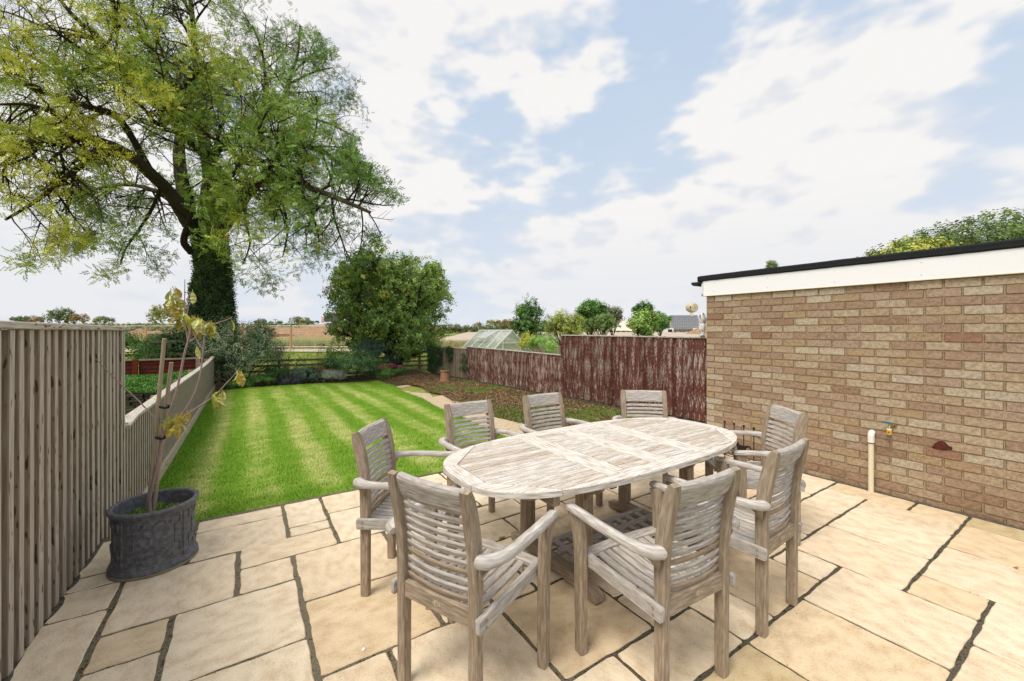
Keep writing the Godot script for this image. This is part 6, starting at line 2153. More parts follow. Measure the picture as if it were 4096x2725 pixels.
# ---------------------------------------------------------------- plants round the garden
func build_plants() -> void:
	var hz := broad_spray(101, 7, 0.085, 0.034, 0.24)
	var sm := broad_spray(102, 9, 0.05, 0.017, 0.2, 0.2)
	var tiny := broad_spray(103, 9, 0.035, 0.012, 0.12, 0.1)
	var dark := [Color(0.035, 0.07, 0.025), Color(0.05, 0.1, 0.03), Color(0.07, 0.13, 0.045)]
	var mid := [Color(0.06, 0.13, 0.03), Color(0.09, 0.19, 0.04), Color(0.13, 0.25, 0.06)]
	var yel := [Color(0.3, 0.3, 0.05), Color(0.2, 0.26, 0.05), Color(0.38, 0.36, 0.07)]
	# variegated evergreen at the end of the low fence
	shrub("evergreen_shrub", "big grey-green variegated evergreen shrub at the end of the low batten fence", "shrub", Vector3(-0.25, -0.42, -16.75), Vector3(1.25, 1.05, 0.85), 3000, sm, [Color(0.06, 0.1, 0.05), Color(0.08, 0.13, 0.065), Color(0.11, 0.16, 0.09), Color(0.3, 0.33, 0.2)], 1.25, "", 6)
	shrub("climbing_bush", "dark bush crowding the ivy trunk behind the red panel fence", "bush", Vector3(-1.75, -0.4, -18.2), Vector3(1.0, 0.95, 0.7), 1500, hz, dark, 1.0)
	shrub("hedge_bush", "sprawling green thorn bush on the neighbour's rails", "bush", Vector3(-3.5, 0.0, -16.8), Vector3(1.15, 0.75, 0.6), 900, sm, mid, 1.2)
	# border plants
	shrub("border_shrub", "leafy green shrub under the round tree by the rails", "shrub", Vector3(3.35, -0.42, -16.3), Vector3(1.0, 0.5, 0.6), 1200, sm, [Color(0.06, 0.12, 0.05), Color(0.1, 0.19, 0.07), Color(0.15, 0.24, 0.09)], 1.3)
	shrub("border_shrub", "tall blue-green shrub in front of the round tree's trunk", "shrub", Vector3(4.55, -0.4, -17.0), Vector3(0.75, 0.75, 0.55), 1000, sm, [Color(0.06, 0.11, 0.08), Color(0.09, 0.15, 0.1)], 1.2)
	shrub("border_shrub", "pale yellow-green sprig shrub at the edge of the round tree", "shrub", Vector3(2.95, -0.42, -17.1), Vector3(0.4, 0.65, 0.35), 260, hz, [Color(0.16, 0.27, 0.07), Color(0.24, 0.34, 0.1)], 0.9)
	var sed := shrub("stonecrop", "stonecrop plant with flat dusky pink flower heads near the path end", "flower", Vector3(4.55, -0.32, -15.35), Vector3(0.55, 0.24, 0.4), 380, tiny, mid, 1.2, "", 4)
	var xf := []
	var cols := []
	for i in 260:
		var a := rng.randf() * TAU
		var r := sqrt(rng.randf())
		xf.append(Transform3D(basis_to(Vector3.UP + rv(0.4), rng.randf() * TAU, 1.0), Vector3(cos(a) * r * 0.5, 0.36 + 0.14 * (1 - r) + rng.randf() * 0.06, sin(a) * r * 0.35)))
		cols.append(Color(0.36, 0.05, 0.1).lerp(Color(0.5, 0.12, 0.2), rng.randf()))
	many("flower_head", weed_mesh(), mats["leaf"], xf, cols, sed)
	shrub("lavender", "silvery lavender bush at the lawn's far edge", "shrub", Vector3(2.65, -0.41, -15.85), Vector3(0.4, 0.2, 0.28), 420, tiny, [Color(0.2, 0.23, 0.17), Color(0.28, 0.3, 0.24)], 1.1)
	shrub("spurge", "rust topped small shrub beside the lavender", "shrub", Vector3(2.45, -0.42, -16.6), Vector3(0.28, 0.3, 0.25), 220, sm, [Color(0.2, 0.09, 0.05), Color(0.16, 0.13, 0.05)], 0.9)
	shrub("border_plant", "dark low plant with purple leaves at the lawn's edge", "plant", Vector3(1.35, -0.41, -16.05), Vector3(0.4, 0.11, 0.2), 260, sm, [Color(0.03, 0.035, 0.04), Color(0.06, 0.06, 0.07)], 0.9)
	shrub("border_plant", "bluish green leafy clump below the rails, beside the purple plant", "plant", Vector3(1.8, -0.41, -16.35), Vector3(0.45, 0.24, 0.28), 420, hz, [Color(0.06, 0.1, 0.07), Color(0.09, 0.14, 0.09)], 0.7)
	shrub("border_plant", "bushy dark plant at the foot of the rose", "plant", Vector3(0.85, -0.42, -16.6), Vector3(0.36, 0.3, 0.28), 420, sm, dark, 1.0)
	shrub("border_plant", "soft green herb clump beside a tuft of grass", "plant", Vector3(0.42, -0.42, -16.25), Vector3(0.4, 0.18, 0.25), 380, tiny, mid, 1.2)
	shrub("border_plant", "low leafy plants by the post's foot at the border's middle", "plant", Vector3(2.15, -0.42, -16.9), Vector3(0.3, 0.24, 0.25), 260, sm, dark, 1.0)
	shrub("border_plant", "straggly green plant between evergreen shrub and grass tufts", "plant", Vector3(-0.2, -0.42, -15.75), Vector3(0.3, 0.12, 0.2), 160, sm, mid, 0.8)
	var blade := MB.new()
	for k in 26:
		var a := k * 2.4
		var d := Vector3(cos(a) * rng.randf_range(0.1, 0.7), 1, sin(a) * rng.randf_range(0.1, 0.7)) * rng.randf_range(0.22, 0.34)
		var s := Vector3(-sin(a), 0, cos(a)) * 0.006
		var m := d * 0.6 + Vector3(0, 0.03, 0)
		var nn := Vector3(cos(a), 0.5, sin(a)).normalized()
		blade.quad(-s, s, m + s * 0.8, m - s * 0.8, nn)
		blade.tri(m - s * 0.8, m + s * 0.8, d * Vector3(1.2, 0.95, 1.2), nn, Vector2.ZERO, Vector2.RIGHT, Vector2.ONE)
	var bm := blade.mesh()
	mat("tuft_green", Color(0.05, 0.14, 0.03), 0.6)
	for q in [[0.08, -15.95, "bright grassy tuft at the border, nearer the evergreen shrub"], [1.12, -16.0, "bright grassy tuft at the border, beside the purple plant"], [-0.5, -15.7, "small grassy tuft at the foot of the evergreen shrub"]]:
		tag(put("grass_tuft", bm, mats["tuft_green"], null, Vector3(q[0], gh(q[0], q[1]) - 0.02, q[1])), q[2], "plant", "grassy tufts in the border")
	# tall rose against the rails
	var rose := thing("rose_bush", "leggy rose bush standing above the rails with dark leaves", "rose", Vector3(1.05, -0.42, -17.0))
	var w := MB.new()
	xf = []
	cols = []
	for k in 9:
		var tip := Vector3(-0.75 + k * 0.19 + rng.randf_range(-0.1, 0.1), rng.randf_range(0.95, 1.4) - 0.1 * absf(k - 4), rng.randf_range(-0.2, 0.2))
		var b := Vector3(-0.1 + k * 0.03, 0, 0)
		var path := smooth(PackedVector3Array([b, b.lerp(tip, 0.45) + Vector3(rng.randf_range(-0.08, 0.08), 0.05, 0), tip]), 4)
		tube(w, path, 0.009, 0.004, 5, false)
		for i in range(3, path.size()):
			for j in 5:
				xf.append(Transform3D(basis_to(Vector3.UP * 0.4 + rv(1.0), rng.randf() * TAU, rng.randf_range(0.55, 0.95)), path[i] + rv(0.09)))
				cols.append(Color(0.06, 0.11, 0.06).lerp(Color(0.15, 0.22, 0.1), rng.randf()))
	part("stem", w, mats["bark_dark"], rose)
	many("foliage", broad_spray(104, 4, 0.055, 0.024, 0.08), mats["leaf"], xf, cols, rose)
	var r2 := thing("rose_bush", "slender rose stem with a single pale pink bloom by the post", "rose", Vector3(2.25, -0.42, -17.0))
	w = MB.new()
	xf = []
	cols = []
	var p2 := smooth(PackedVector3Array([Vector3.ZERO, Vector3(0.05, 0.5, 0), Vector3(0.02, 0.95, 0), Vector3(0.2, 1.35, 0)]), 4)
	tube(w, p2, 0.008, 0.004, 5, false)
	for i in range(2, p2.size()):
		for j in 6:
			xf.append(Transform3D(basis_to(Vector3.UP * 0.4 + rv(1.0), rng.randf() * TAU, rng.randf_range(0.5, 0.9)), p2[i] + rv(0.1)))
			cols.append(Color(0.04, 0.08, 0.04).lerp(Color(0.1, 0.15, 0.07), rng.randf()))
	part("stem", w, mats["bark_dark"], r2)
	many("foliage", broad_spray(105, 4, 0.05, 0.022, 0.08), mats["leaf"], xf, cols, r2)
	w = MB.new()
	for k in 16:
		var a := k * 2.4
		var d := Vector3(cos(a), 0.6 + 0.05 * k, sin(a)).normalized()
		quad_leaf(w, p2[p2.size() - 1], d, d.cross(Vector3.UP).normalized(), 0.06, 0.03, -0.4)
	part("bloom", w, mat("rose_pink", Color(0.72, 0.42, 0.45), 0.6), r2)
	# terracotta chimney pot with a plant
	var cp := thing("terracotta_pot", "weathered terracotta chimney pot planter at the far end of the bed", "pot", Vector3(5.44, -0.19, -12.36))
	w = MB.new()
	lathe(w, Vector3.ZERO, [[0.0, 0.0], [0.165, 0.0], [0.17, 0.03], [0.16, 0.06], [0.135, 0.3], [0.135, 0.33], [0.155, 0.335], [0.158, 0.375], [0.14, 0.38], [0.125, 0.37], [0.12, 0.3], [0.0, 0.3]], 28)
	part("pot", w, mats["clay"], cp)
	xf = []
	cols = []
	for i in 60:
		xf.append(Transform3D(basis_to(Vector3.UP + rv(0.7), rng.randf() * TAU, rng.randf_range(0.7, 1.1)), Vector3(0, 0.37, 0) + rv(0.08)))
		cols.append(Color(0.08, 0.22, 0.05).lerp(Color(0.17, 0.33, 0.09), rng.randf()))
	many("foliage", tiny, mats["leaf"], xf, cols, cp)
	# ivy on the grey end of the board fence
	xf = []
	cols = []
	var iv := broad_spray(106, 6, 0.05, 0.027, 0.12, 0.8)
	for i in 1500:
		var z := -15.4 + 3.3 * pow(rng.randf(), 1.8)
		var y := 0.9 - pow(rng.randf(), 1.3) * (1.0 if z < -14.6 else 0.75)
		if z > -14.2 and sin(z * 5.0) + 0.6 * sin(y * 4.0 + z * 2.0) < 0.75: continue
		xf.append(Transform3D(basis_to(Vector3(-0.6, -0.6, 0) + rv(0.5), rng.randf() * TAU, rng.randf_range(0.6, 1.1)), Vector3(6.15 - rng.randf() * 0.1, y, z)))
		cols.append(Color(0.04, 0.09, 0.035).lerp(Color(0.1, 0.17, 0.07), rng.randf()))
	tag(many("ivy", iv, mats["leaf"], xf, cols), "dark ivy hanging over the grey end of the board fence", "ivy")
	# beyond the board fence
	shrub("round_bush", "neat rounded light green bush beyond the low board fence", "bush", at(2173, 1425, 14.2), Vector3(0.42, 0.34, 0.42), 700, tiny, [Color(0.12, 0.24, 0.05), Color(0.2, 0.34, 0.08), Color(0.28, 0.4, 0.12)], 1.2)
	shrub("golden_shrub", "small golden leaved shrub beside the greenhouse gable", "shrub", at(2112, 1424, 14.6), Vector3(0.24, 0.36, 0.24), 200, sm, yel, 1.0)
	var nb := thing("far_board_fence", "grey board fence across the next garden behind the round bush", "fence", at(2095, 1402, 17.0), -YAW)
	var bs := shape_board(0.13, 0.02, 1.5)
	for i in 14:
		put("board", bs, mats["fence_mid" if i % 3 else "fence_brown"], nb, Vector3(i * 0.135, -1.35, 0)).rotation.y = -PI / 2
	w = MB.new()
	bar(w, Vector3(-0.05, 0.16, 0.0), Vector3(1.85, 0.16, 0.0), 0.05, 0.03, Vector3.BACK)
	part("cap", w, mats["cap_wood"], nb)
	# weeds and dead leaves on the soil, grass creeping in
	xf = []
	cols = []
	var lf := MB.new()
	quad_leaf(lf, Vector3(0, 0, -0.02), Vector3(0, 0.1, 1).normalized(), Vector3.RIGHT, 0.045, 0.014, 0.5)
	for i in 9000:
		var z := rng.randf_range(-15.2, -4.1)
		var x := rng.randf_range(path_edge(z) - 0.1, 6.15)
		var b := Basis.from_euler(Vector3(rng.randf_range(-0.4, 0.4), rng.randf() * TAU, rng.randf_range(-0.5, 0.5))).scaled(Vector3.ONE * rng.randf_range(0.5, 1.4))
		xf.append(Transform3D(b, Vector3(x, gh(x, z) + 0.004, z)))
		cols.append([Color(0.2, 0.12, 0.06), Color(0.3, 0.2, 0.1), Color(0.36, 0.27, 0.16), Color(0.13, 0.08, 0.045), Color(0.28, 0.15, 0.07)][rng.randi() % 5] * rng.randf_range(0.7, 1.2))
	for i in 1200:
		var x := rng.randf_range(-0.8, 6.0)
		var z := rng.randf_range(-17.4, lawn_end(x) - 0.05)
		xf.append(Transform3D(Basis.from_euler(Vector3(rng.randf_range(-0.4, 0.4), rng.randf() * TAU, 0)).scaled(Vector3.ONE * rng.randf_range(0.7, 1.5)), Vector3(x, gh(x, z) - 0.012, z)))
		cols.append(Color(0.16, 0.1, 0.05).lerp(Color(0.32, 0.22, 0.12), rng.randf()))
	tag(many("leaf_litter", lf.mesh(), mats["litter"], xf, cols), "dry brown leaves littering the bare bed", "leaves")
	xf = []
	cols = []
	var nz := FastNoiseLite.new()
	nz.seed = 8
	nz.frequency = 0.55
	for i in 16000:
		var z := rng.randf_range(-12.5, -4.1)
		var x := rng.randf_range(path_edge(z) - 0.02, 6.15)
		var q := nz.get_noise_2d(x * 1.4, z * 0.8) + 0.25 * ss(-9, -5, z)
		if q < 0.14 + rng.randf() * 0.25: continue
		xf.append(Transform3D(basis_to(Vector3.UP + rv(0.5), rng.randf() * TAU, rng.randf_range(0.5, 1.1)), Vector3(x, gh(x, z) - 0.008, z)))
		cols.append(Color(0.1, 0.2, 0.03).lerp(Color(0.24, 0.3, 0.07), rng.randf()))
	tag(many("weeds", grass_tuft(3, 0.05), mats["grass_blade"], xf, cols), "thin patches of weeds and grass on the bare bed", "weeds")
	lawn()

func grass_tuft(sd: int, h: float) -> ArrayMesh:
	var r := RandomNumberGenerator.new()
	r.seed = sd
	var mb := MB.new()
	for k in 9:
		var a := r.randf() * TAU
		var o := Vector3(r.randf_range(-0.03, 0.03), 0, r.randf_range(-0.03, 0.03))
		var lean := r.randf_range(0.1, 0.75)
		var H := h * r.randf_range(0.6, 1.1)
		var s := Vector3(-sin(a), 0, cos(a)) * 0.0022
		var mdl := o + Vector3(cos(a) * lean * 0.4, 1, sin(a) * lean * 0.4) * H * 0.55
		var tip := o + Vector3(cos(a) * lean, 0.92, sin(a) * lean) * H
		var nn := Vector3(-cos(a), 0.8, -sin(a)).normalized()
		mb.quad(o - s, o + s, mdl + s * 0.8, mdl - s * 0.8, nn)
		mb.tri(mdl - s * 0.8, mdl + s * 0.8, tip, nn, Vector2.ZERO, Vector2.RIGHT, Vector2.ONE)
	return mb.mesh()

func lawn() -> void:
	var nz := FastNoiseLite.new()
	nz.seed = 21
	nz.frequency = 0.8
	var n2 := FastNoiseLite.new()
	n2.seed = 22
	n2.frequency = 2.5
	var xf := []
	var cols := []
	var lo := Color(0.16, 0.36, 0.025)
	var md := Color(0.3, 0.5, 0.05)
	var hi := Color(0.68, 0.7, 0.28)
	var n := 0
	while n < 115000:
		n += 1
		var t := rng.randf()
		var z := -4.0 - 11.7 * pow(t, 1.25)
		var e := lawn_edge(z)
		var x := rng.randf_range(-0.86, e + 0.02)
		if z < lawn_end(x): continue
		# bands left by the mower, and dry patches drawn out along them
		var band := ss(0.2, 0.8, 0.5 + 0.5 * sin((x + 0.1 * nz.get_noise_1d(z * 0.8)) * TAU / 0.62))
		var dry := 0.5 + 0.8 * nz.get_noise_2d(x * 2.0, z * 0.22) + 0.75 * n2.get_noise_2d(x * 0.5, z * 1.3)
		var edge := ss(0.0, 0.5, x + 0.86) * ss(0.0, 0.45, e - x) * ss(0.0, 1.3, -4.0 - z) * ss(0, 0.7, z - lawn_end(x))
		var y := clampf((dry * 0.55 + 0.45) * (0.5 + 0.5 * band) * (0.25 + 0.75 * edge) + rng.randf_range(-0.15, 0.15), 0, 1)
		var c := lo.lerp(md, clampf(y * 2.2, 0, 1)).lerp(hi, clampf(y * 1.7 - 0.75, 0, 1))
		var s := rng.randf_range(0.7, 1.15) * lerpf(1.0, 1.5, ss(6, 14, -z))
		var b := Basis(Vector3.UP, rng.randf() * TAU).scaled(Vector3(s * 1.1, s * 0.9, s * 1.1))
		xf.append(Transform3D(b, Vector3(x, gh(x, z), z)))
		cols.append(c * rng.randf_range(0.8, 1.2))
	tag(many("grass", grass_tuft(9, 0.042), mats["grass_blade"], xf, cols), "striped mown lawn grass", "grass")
	xf = []
	cols = []
	for i in 5000:                                        # next door's lawn
		var x := rng.randf_range(-3.6, -0.95)
		var z := rng.randf_range(-10.5, -4.5)
		xf.append(Transform3D(Basis(Vector3.UP, rng.randf() * TAU).scaled(Vector3.ONE * 1.6), Vector3(x, gh(x, z) + 0.02, z)))
		cols.append(lo.lerp(md, rng.randf()))
	tag(many("grass", grass_tuft(10, 0.042), mats["grass_blade"], xf, cols), "neighbour's lawn grass behind the low fence", "grass")

# ---------------------------------------------------------------- trees
func cp2(u: float, v: float) -> Vector2:                  # along and above the big tree's own plane, metres
	return Vector2((u - 850) * 15.3 / F, EYE + (HY - v) * 15.3 / F)

func build_trees() -> void:
	var D := 15.3
	var foot := at(850, 1330, D)
	var base := Vector3(foot.x, -0.42, foot.z)
	var ash := thing("ash_tree", "large spreading ash tree with an ivy-clad trunk behind the lawn's far corner", "tree", base)
	var T := Growth.new()
	var L := func(pts: Array) -> PackedVector3Array:
		var p := PackedVector3Array()
		for q in pts:
			p.append(at(q[0], q[1], D + q[2]) - base)
		return smooth(p, 5)
	var trunk := MB.new()
	var tp := smooth(PackedVector3Array([Vector3(0, -0.2, 0), Vector3(0.02, 1.0, 0), at(848, 1130, D) - base, at(846, 980, D) - base, at(842, 880, D) - base]), 4)
	tube(trunk, tp, 0.52, 0.44, 14, true, 0.08)
	var limbs := [
		[[[862, 930, 0], [868, 860, -0.2], [892, 780, -0.4], [900, 735, -0.5], [868, 690, -0.5], [836, 640, -0.5], [805, 602, -0.6], [760, 565, -0.8], [722, 520, -1.0], [716, 450, -1.2], [724, 360, -1.2], [700, 250, -1.3]], 0.3, 0.07],
		[[[832, 632, -0.5], [858, 605, -0.6], [900, 590, -0.8], [925, 600, -1.0], [965, 640, -1.3], [1010, 660, -1.7], [1080, 640, -2.2], [1160, 620, -2.6]], 0.15, 0.03],
		[[[812, 930, 0.2], [826, 800, 0.4], [836, 715, 0.6], [826, 640, 0.7], [815, 540, 0.8], [800, 420, 0.8], [786, 280, 1.0], [775, 130, 1.2], [762, 10, 1.3], [750, -120, 1.3]], 0.27, 0.06],
		[[[790, 930, 0.1], [748, 840, 0.3], [728, 740, 0.5], [716, 620, 0.7], [722, 500, 0.9], [705, 380, 1.1], [650, 270, 1.2], [570, 150, 1.4], [530, 20, 1.5], [500, -150, 1.5]], 0.27, 0.05],
		[[[760, 900, -0.3], [720, 830, -0.7], [668, 760, -1.2], [612, 705, -1.8], [520, 625, -2.6], [420, 575, -3.2], [300, 545, -3.8], [160, 560, -4.2], [0, 610, -4.6], [-200, 690, -5.0]], 0.26, 0.05],
		[[[470, 600, -2.9], [360, 640, -3.4], [250, 720, -4.0], [150, 800, -4.5], [20, 880, -5.0]], 0.11, 0.03],
		[[[612, 705, -1.8], [480, 480, -2.2], [360, 430, -2.8], [220, 380, -3.4], [60, 330, -3.9], [-150, 300, -4.2]], 0.13, 0.03],
		[[[722, 500, -1.0], [640, 400, -1.4], [480, 280, -2.0], [400, 160, -2.4], [290, 60, -2.8], [210, -40, -3.0]], 0.14, 0.04],
		[[[480, 280, -2.0], [380, 270, -2.0], [260, 300, -1.5], [150, 240, -1.2], [20, 190, -1.0], [-120, 160, -1.0]], 0.07, 0.02],
		[[[400, 160, -2.4], [300, 140, -2.2], [180, 110, -2.0], [60, 60, -1.8], [-80, 20, -1.6]], 0.06, 0.02],
		[[[880, 920, -0.2], [935, 850, -0.6], [985, 780, -1.0], [1040, 725, -1.4], [1120, 700, -1.9], [1200, 735, -2.4], [1290, 770, -2.8], [1390, 810, -3.2], [1480, 850, -3.5]], 0.24, 0.04],
		[[[1010, 755, -1.1], [1090, 660, -1.2], [1180, 590, -1.4], [1280, 600, -1.6], [1380, 670, -1.8], [1500, 720, -2.0]], 0.12, 0.03],
		[[[836, 640, 0.6], [930, 540, 1.2], [1040, 490, 1.9], [1120, 430, 2.4], [1150, 340, 2.8], [1190, 220, 3.1], [1200, 100, 3.3]], 0.15, 0.03],
		[[[1040, 490, 1.9], [1060, 350, 2.2], [1050, 220, 2.4], [1010, 100, 2.5]], 0.08, 0.03],
		[[[1120, 440, 2.4], [1230, 470, 2.8], [1330, 500, 3.2], [1400, 540, 3.4]], 0.08, 0.02],
		[[[1150, 340, 2.8], [1250, 290, 3.0], [1330, 270, 3.2]], 0.06, 0.02],
		[[[765, 1010, -0.5], [735, 968, -0.8], [752, 900, -0.9], [772, 830, -1.0], [758, 760, -1.2], [742, 700, -1.4]], 0.13, 0.04],
		[[[724, 360, -1.2], [800, 280, -1.6], [900, 230, -2.0], [1000, 260, -2.3]], 0.08, 0.02],
		[[[650, 730, -1.4], [600, 850, -1.6], [540, 940, -1.8], [500, 1000, -2.0], [480, 1060, -2.0]], 0.06, 0.015],
		[[[1120, 700, -1.9], [1130, 800, -2.1], [1150, 920, -2.3], [1130, 1030, -2.4]], 0.07, 0.015],
		[[[985, 780, -1.0], [980, 880, -1.4], [1000, 970, -1.7], [970, 1060, -1.8]], 0.06, 0.015],
		[[[870, 860, 0.6], [960, 760, 1.8], [1060, 700, 2.8], [1180, 740, 3.4]], 0.12, 0.03],
		[[[770, 860, 0.8], [660, 780, 2.0], [520, 740, 3.0], [380, 760, 3.6], [250, 840, 4.0]], 0.13, 0.03],
		[[[724, 450, -1.2], [640, 500, -2.2], [560, 420, -3.2], [450, 350, -3.8]], 0.09, 0.02],
		[[[300, 545, -3.8], [240, 470, -4.3], [120, 420, -4.8], [-40, 420, -5.2]], 0.09, 0.02],
		[[[868, 690, -0.5], [930, 700, -1.6], [1010, 560, -2.8], [1080, 420, -3.4]], 0.1, 0.02]]
	var outline := PackedVector2Array()
	for q in [[-700, -500], [1000, -500], [1075, -20], [1215, 50], [1320, 190], [1425, 330], [1470, 470], [1400, 600], [1470, 655], [1570, 700], [1605, 830], [1560, 930], [1470, 985], [1440, 1060], [1360, 1050], [1265, 1010], [1230, 1140], [1150, 1185], [1050, 1170], [1010, 1090], [940, 1110], [905, 1010], [860, 1000], [700, 1010], [640, 1105], [585, 1060], [560, 960], [500, 1000], [490, 1090], [395, 1100], [400, 1060], [470, 1010], [430, 930], [330, 1000], [190, 1040], [90, 1065], [-100, 1090], [-700, 1100]]:
		outline.append(cp2(q[0], q[1]))
	var inside := func(p: Vector3) -> bool:
		var w := p + base
		var a := (w.x - foot.x) * rt.x + (w.z - foot.z) * rt.z
		var b := (w.x - foot.x) * fw.x + (w.z - foot.z) * fw.z
		var k := D / (D + b)                               # farther limbs reach higher
		return Geometry2D.is_point_in_polygon(Vector2((a + (foot - Vector3(0, EYE, 0)).dot(rt)) * k - (foot - Vector3(0, EYE, 0)).dot(rt), EYE + (w.y - EYE) * k), outline)
	var nz := FastNoiseLite.new()
	nz.seed = 31
	nz.frequency = 0.35
	var color := func(p: Vector3) -> Color:
		var w := p + base
		var a := (w - foot).dot(rt)
		var front := -(w - foot).dot(fw)
		var yl := 0.28 + 0.55 * nz.get_noise_3d(w.x, w.y, w.z) + 0.09 * front + 0.02 * (w.y - 7.0) - 0.16 * maxf(0.0, a - 3.2)  # yellowing plus painted crown shade: paler towards front and top, darker green elsewhere
		yl += rng.randf_range(-0.12, 0.12)
		var c := Color(0.12, 0.22, 0.065).lerp(Color(0.27, 0.42, 0.09), clampf(yl * 2.0 + 0.2, 0, 1))
		c = c.lerp(Color(0.68, 0.64, 0.1), clampf((yl - 0.42) * 2.2, 0, 0.9))
		if rng.randf() < 0.03: c = Color(0.42, 0.34, 0.06)
		return c * rng.randf_range(0.8, 1.2)
	var density := func(p: Vector3) -> float:
		var q := Vector2((p + base - foot).dot(rt), p.y + base.y)
		var top := cp2(180, 120)
		var bare := 1.0 - ss(1.5, 4.0, q.distance_to(Vector2(top.x, top.y + 0.8)))
		return clampf(0.4 - 0.37 * bare + 1.0 * nz.get_noise_3d(p.x * 1.6, p.y * 1.6, p.z * 1.6), 0.03, 0.95)
	var cfg := {"wander": 0.22, "sag": [-0.12, -0.07, -0.02, 0.0], "inside": inside, "color": color, "density": density, "leaf_sag": -0.6, "leaf": 1.0, "kids": [0, 4, 5, 0], "len": [0.5, 0.95, 1.9], "fwd": 0.75, "lift": 0.12, "bare": 0.2}
	for l in limbs:
		var path: PackedVector3Array = L.call(l[0])
		tube(T.wood if l[1] < 0.2 else trunk, path, l[1], l[2], 9 if l[1] > 0.15 else 6, true, 0.12)
		var len := 0.0
		for i in path.size() - 1:
			len += path[i].distance_to(path[i + 1])
		var k := int(len / 0.40)
		for j in k:
			var f := lerpf(0.22, 1.0, (j + rng.randf()) / k)
			if l[1] > 0.2: f = lerpf(0.4, 1.0, (j + rng.randf()) / k)
			var x := f * (path.size() - 1)
			var i := mini(int(x), path.size() - 2)
			var o := path[i].lerp(path[i + 1], x - i)
			var td := (path[i + 1] - path[i]).normalized()
			var sd := rv(1.0)
			sd = (sd - td * sd.dot(td)).normalized()
			var r := lerpf(l[1], l[2], f)
			grow(T, o, (td * 0.6 + sd + Vector3(0, 0.1, 0)).normalized(), 1.9 * rng.randf_range(0.6, 1.2), minf(0.045, r * 0.5), 2, cfg)
	part("trunk", trunk, mats["bark"], ash)
	finish_tree(ash, T, ash_spray(1))
	print("ash sprays ", T.xf.size(), " wood verts ", T.wood.v.size())
	# ivy sleeve
	var xf := []
	var cols := []
	var iv := broad_spray(107, 7, 0.09, 0.05, 0.16, 0.9)
	for i in 5200:
		var h := rng.randf()
		var y := lerpf(0.1, 6.15, h)
		var a := rng.randf() * TAU
		var r := lerpf(0.74, 0.44, ss(0.0, 1.0, h)) + 0.16 * nz.get_noise_2d(a * 5.0, y * 3.0) + 0.1 * sin(a * 3 + y * 2.0) * 0.5
		if h > 0.86 and sin(a * 2.0 + 1.0) < (h - 0.86) * 8.0 - 0.3: continue
		var c := tp[clampi(int(h * tp.size()), 0, tp.size() - 1)]
		var d := Vector3(cos(a), 0, sin(a))
		xf.append(Transform3D(basis_to(d + Vector3(0, -0.7, 0) + rv(0.5), rng.randf() * TAU, rng.randf_range(0.7, 1.2)), Vector3(c.x, y, c.z) + d * r * rng.randf_range(0.8, 1.05)))
		cols.append(Color(0.04, 0.085, 0.035).lerp(Color(0.12, 0.19, 0.065), pow(rng.randf(), 1.5)))
	many("ivy", iv, mats["leaf"], xf, cols, ash)
	# the round tree at the far end
	var hzl := broad_spray(111, 7, 0.1, 0.042, 0.26, 0.7)
	var green := [Color(0.13, 0.22, 0.06), Color(0.18, 0.3, 0.07), Color(0.25, 0.38, 0.09), Color(0.34, 0.45, 0.14)]
	var b2 := Vector3(5.55, -0.4, -17.9)
	var rd := thing("round_tree", "broad rounded green tree with yellowing leaves at the end of the garden", "tree", b2)
	var T2 := Growth.new()
	var center := Vector3(-0.05, 3.05, 0)
	var in2 := func(p: Vector3) -> bool:
		var q := p - center
		q.x /= 3.15 + 0.25 * sin(p.y * 2.0 + p.z)
		q.z /= 3.0
		q.y /= 2.75 if q.y > 0 else 2.35
		return q.length() < 0.97 + 0.3 * nz.get_noise_3d(p.x * 3.0, p.y * 3.0, p.z * 3.0)
	var col2 := func(p: Vector3) -> Color:
		var q := nz.get_noise_3d(p.x * 2.2 + 50, p.y * 2.2, p.z * 2.2)
		var c := pick(green).lerp(pick(green), rng.randf())
		var y := 0.12 + 0.5 * q + 0.05 * (p.y - 3.0)
		if rng.randf() < y * 0.4: c = Color(0.6, 0.57, 0.09).lerp(Color(0.5, 0.5, 0.1), rng.randf())
		return c * rng.randf_range(0.9, 1.45)
	var cfg2 := {"wander": 0.2, "sag": [-0.06, -0.02, 0.03, 0.05], "inside": in2, "color": col2, "density": func(_p): return 0.95, "leaf_sag": -0.25, "leaf": 1.0, "kids": [0, 7, 7, 8], "len": [0.45, 0.9, 1.7], "fwd": 0.8, "lift": 0.1, "bare": 0.12}
	for i in 17:
		var a := TAU * i / 17.0 + rng.randf() * 0.4
		var e := rng.randf_range(0.15, 1.45) if i % 3 else rng.randf_range(0.0, 0.3)
		var d := Vector3(cos(a) * cos(e), sin(e) + 0.12, sin(a) * cos(e))
		grow(T2, Vector3(cos(a) * 0.2, 0.3 + 0.5 * rng.randf(), sin(a) * 0.2), d, lerpf(3.4, 5.3, sin(e)), 0.07, 3, cfg2)
	var tk := MB.new()
	tube(tk, PackedVector3Array([Vector3(0, -0.2, 0), Vector3(0.03, 0.5, 0), Vector3(0.0, 1.0, 0.05)]), 0.24, 0.16, 9)
	part("trunk", tk, mats["bark_dark"], rd)
	finish_tree(rd, T2, hzl)
	print("round sprays ", T2.xf.size(), " verts ", T2.wood.v.size())
	# smaller trees over the board fence
	var mid := [Color(0.05, 0.11, 0.03), Color(0.08, 0.16, 0.04), Color(0.11, 0.2, 0.055)]
	small_tree("young_tree", "dark green pear-shaped tree between greenhouse and yellow shrub", at(2112, 1440, 17.5), 2.55, 0.75, mid, hzl, 1.1)
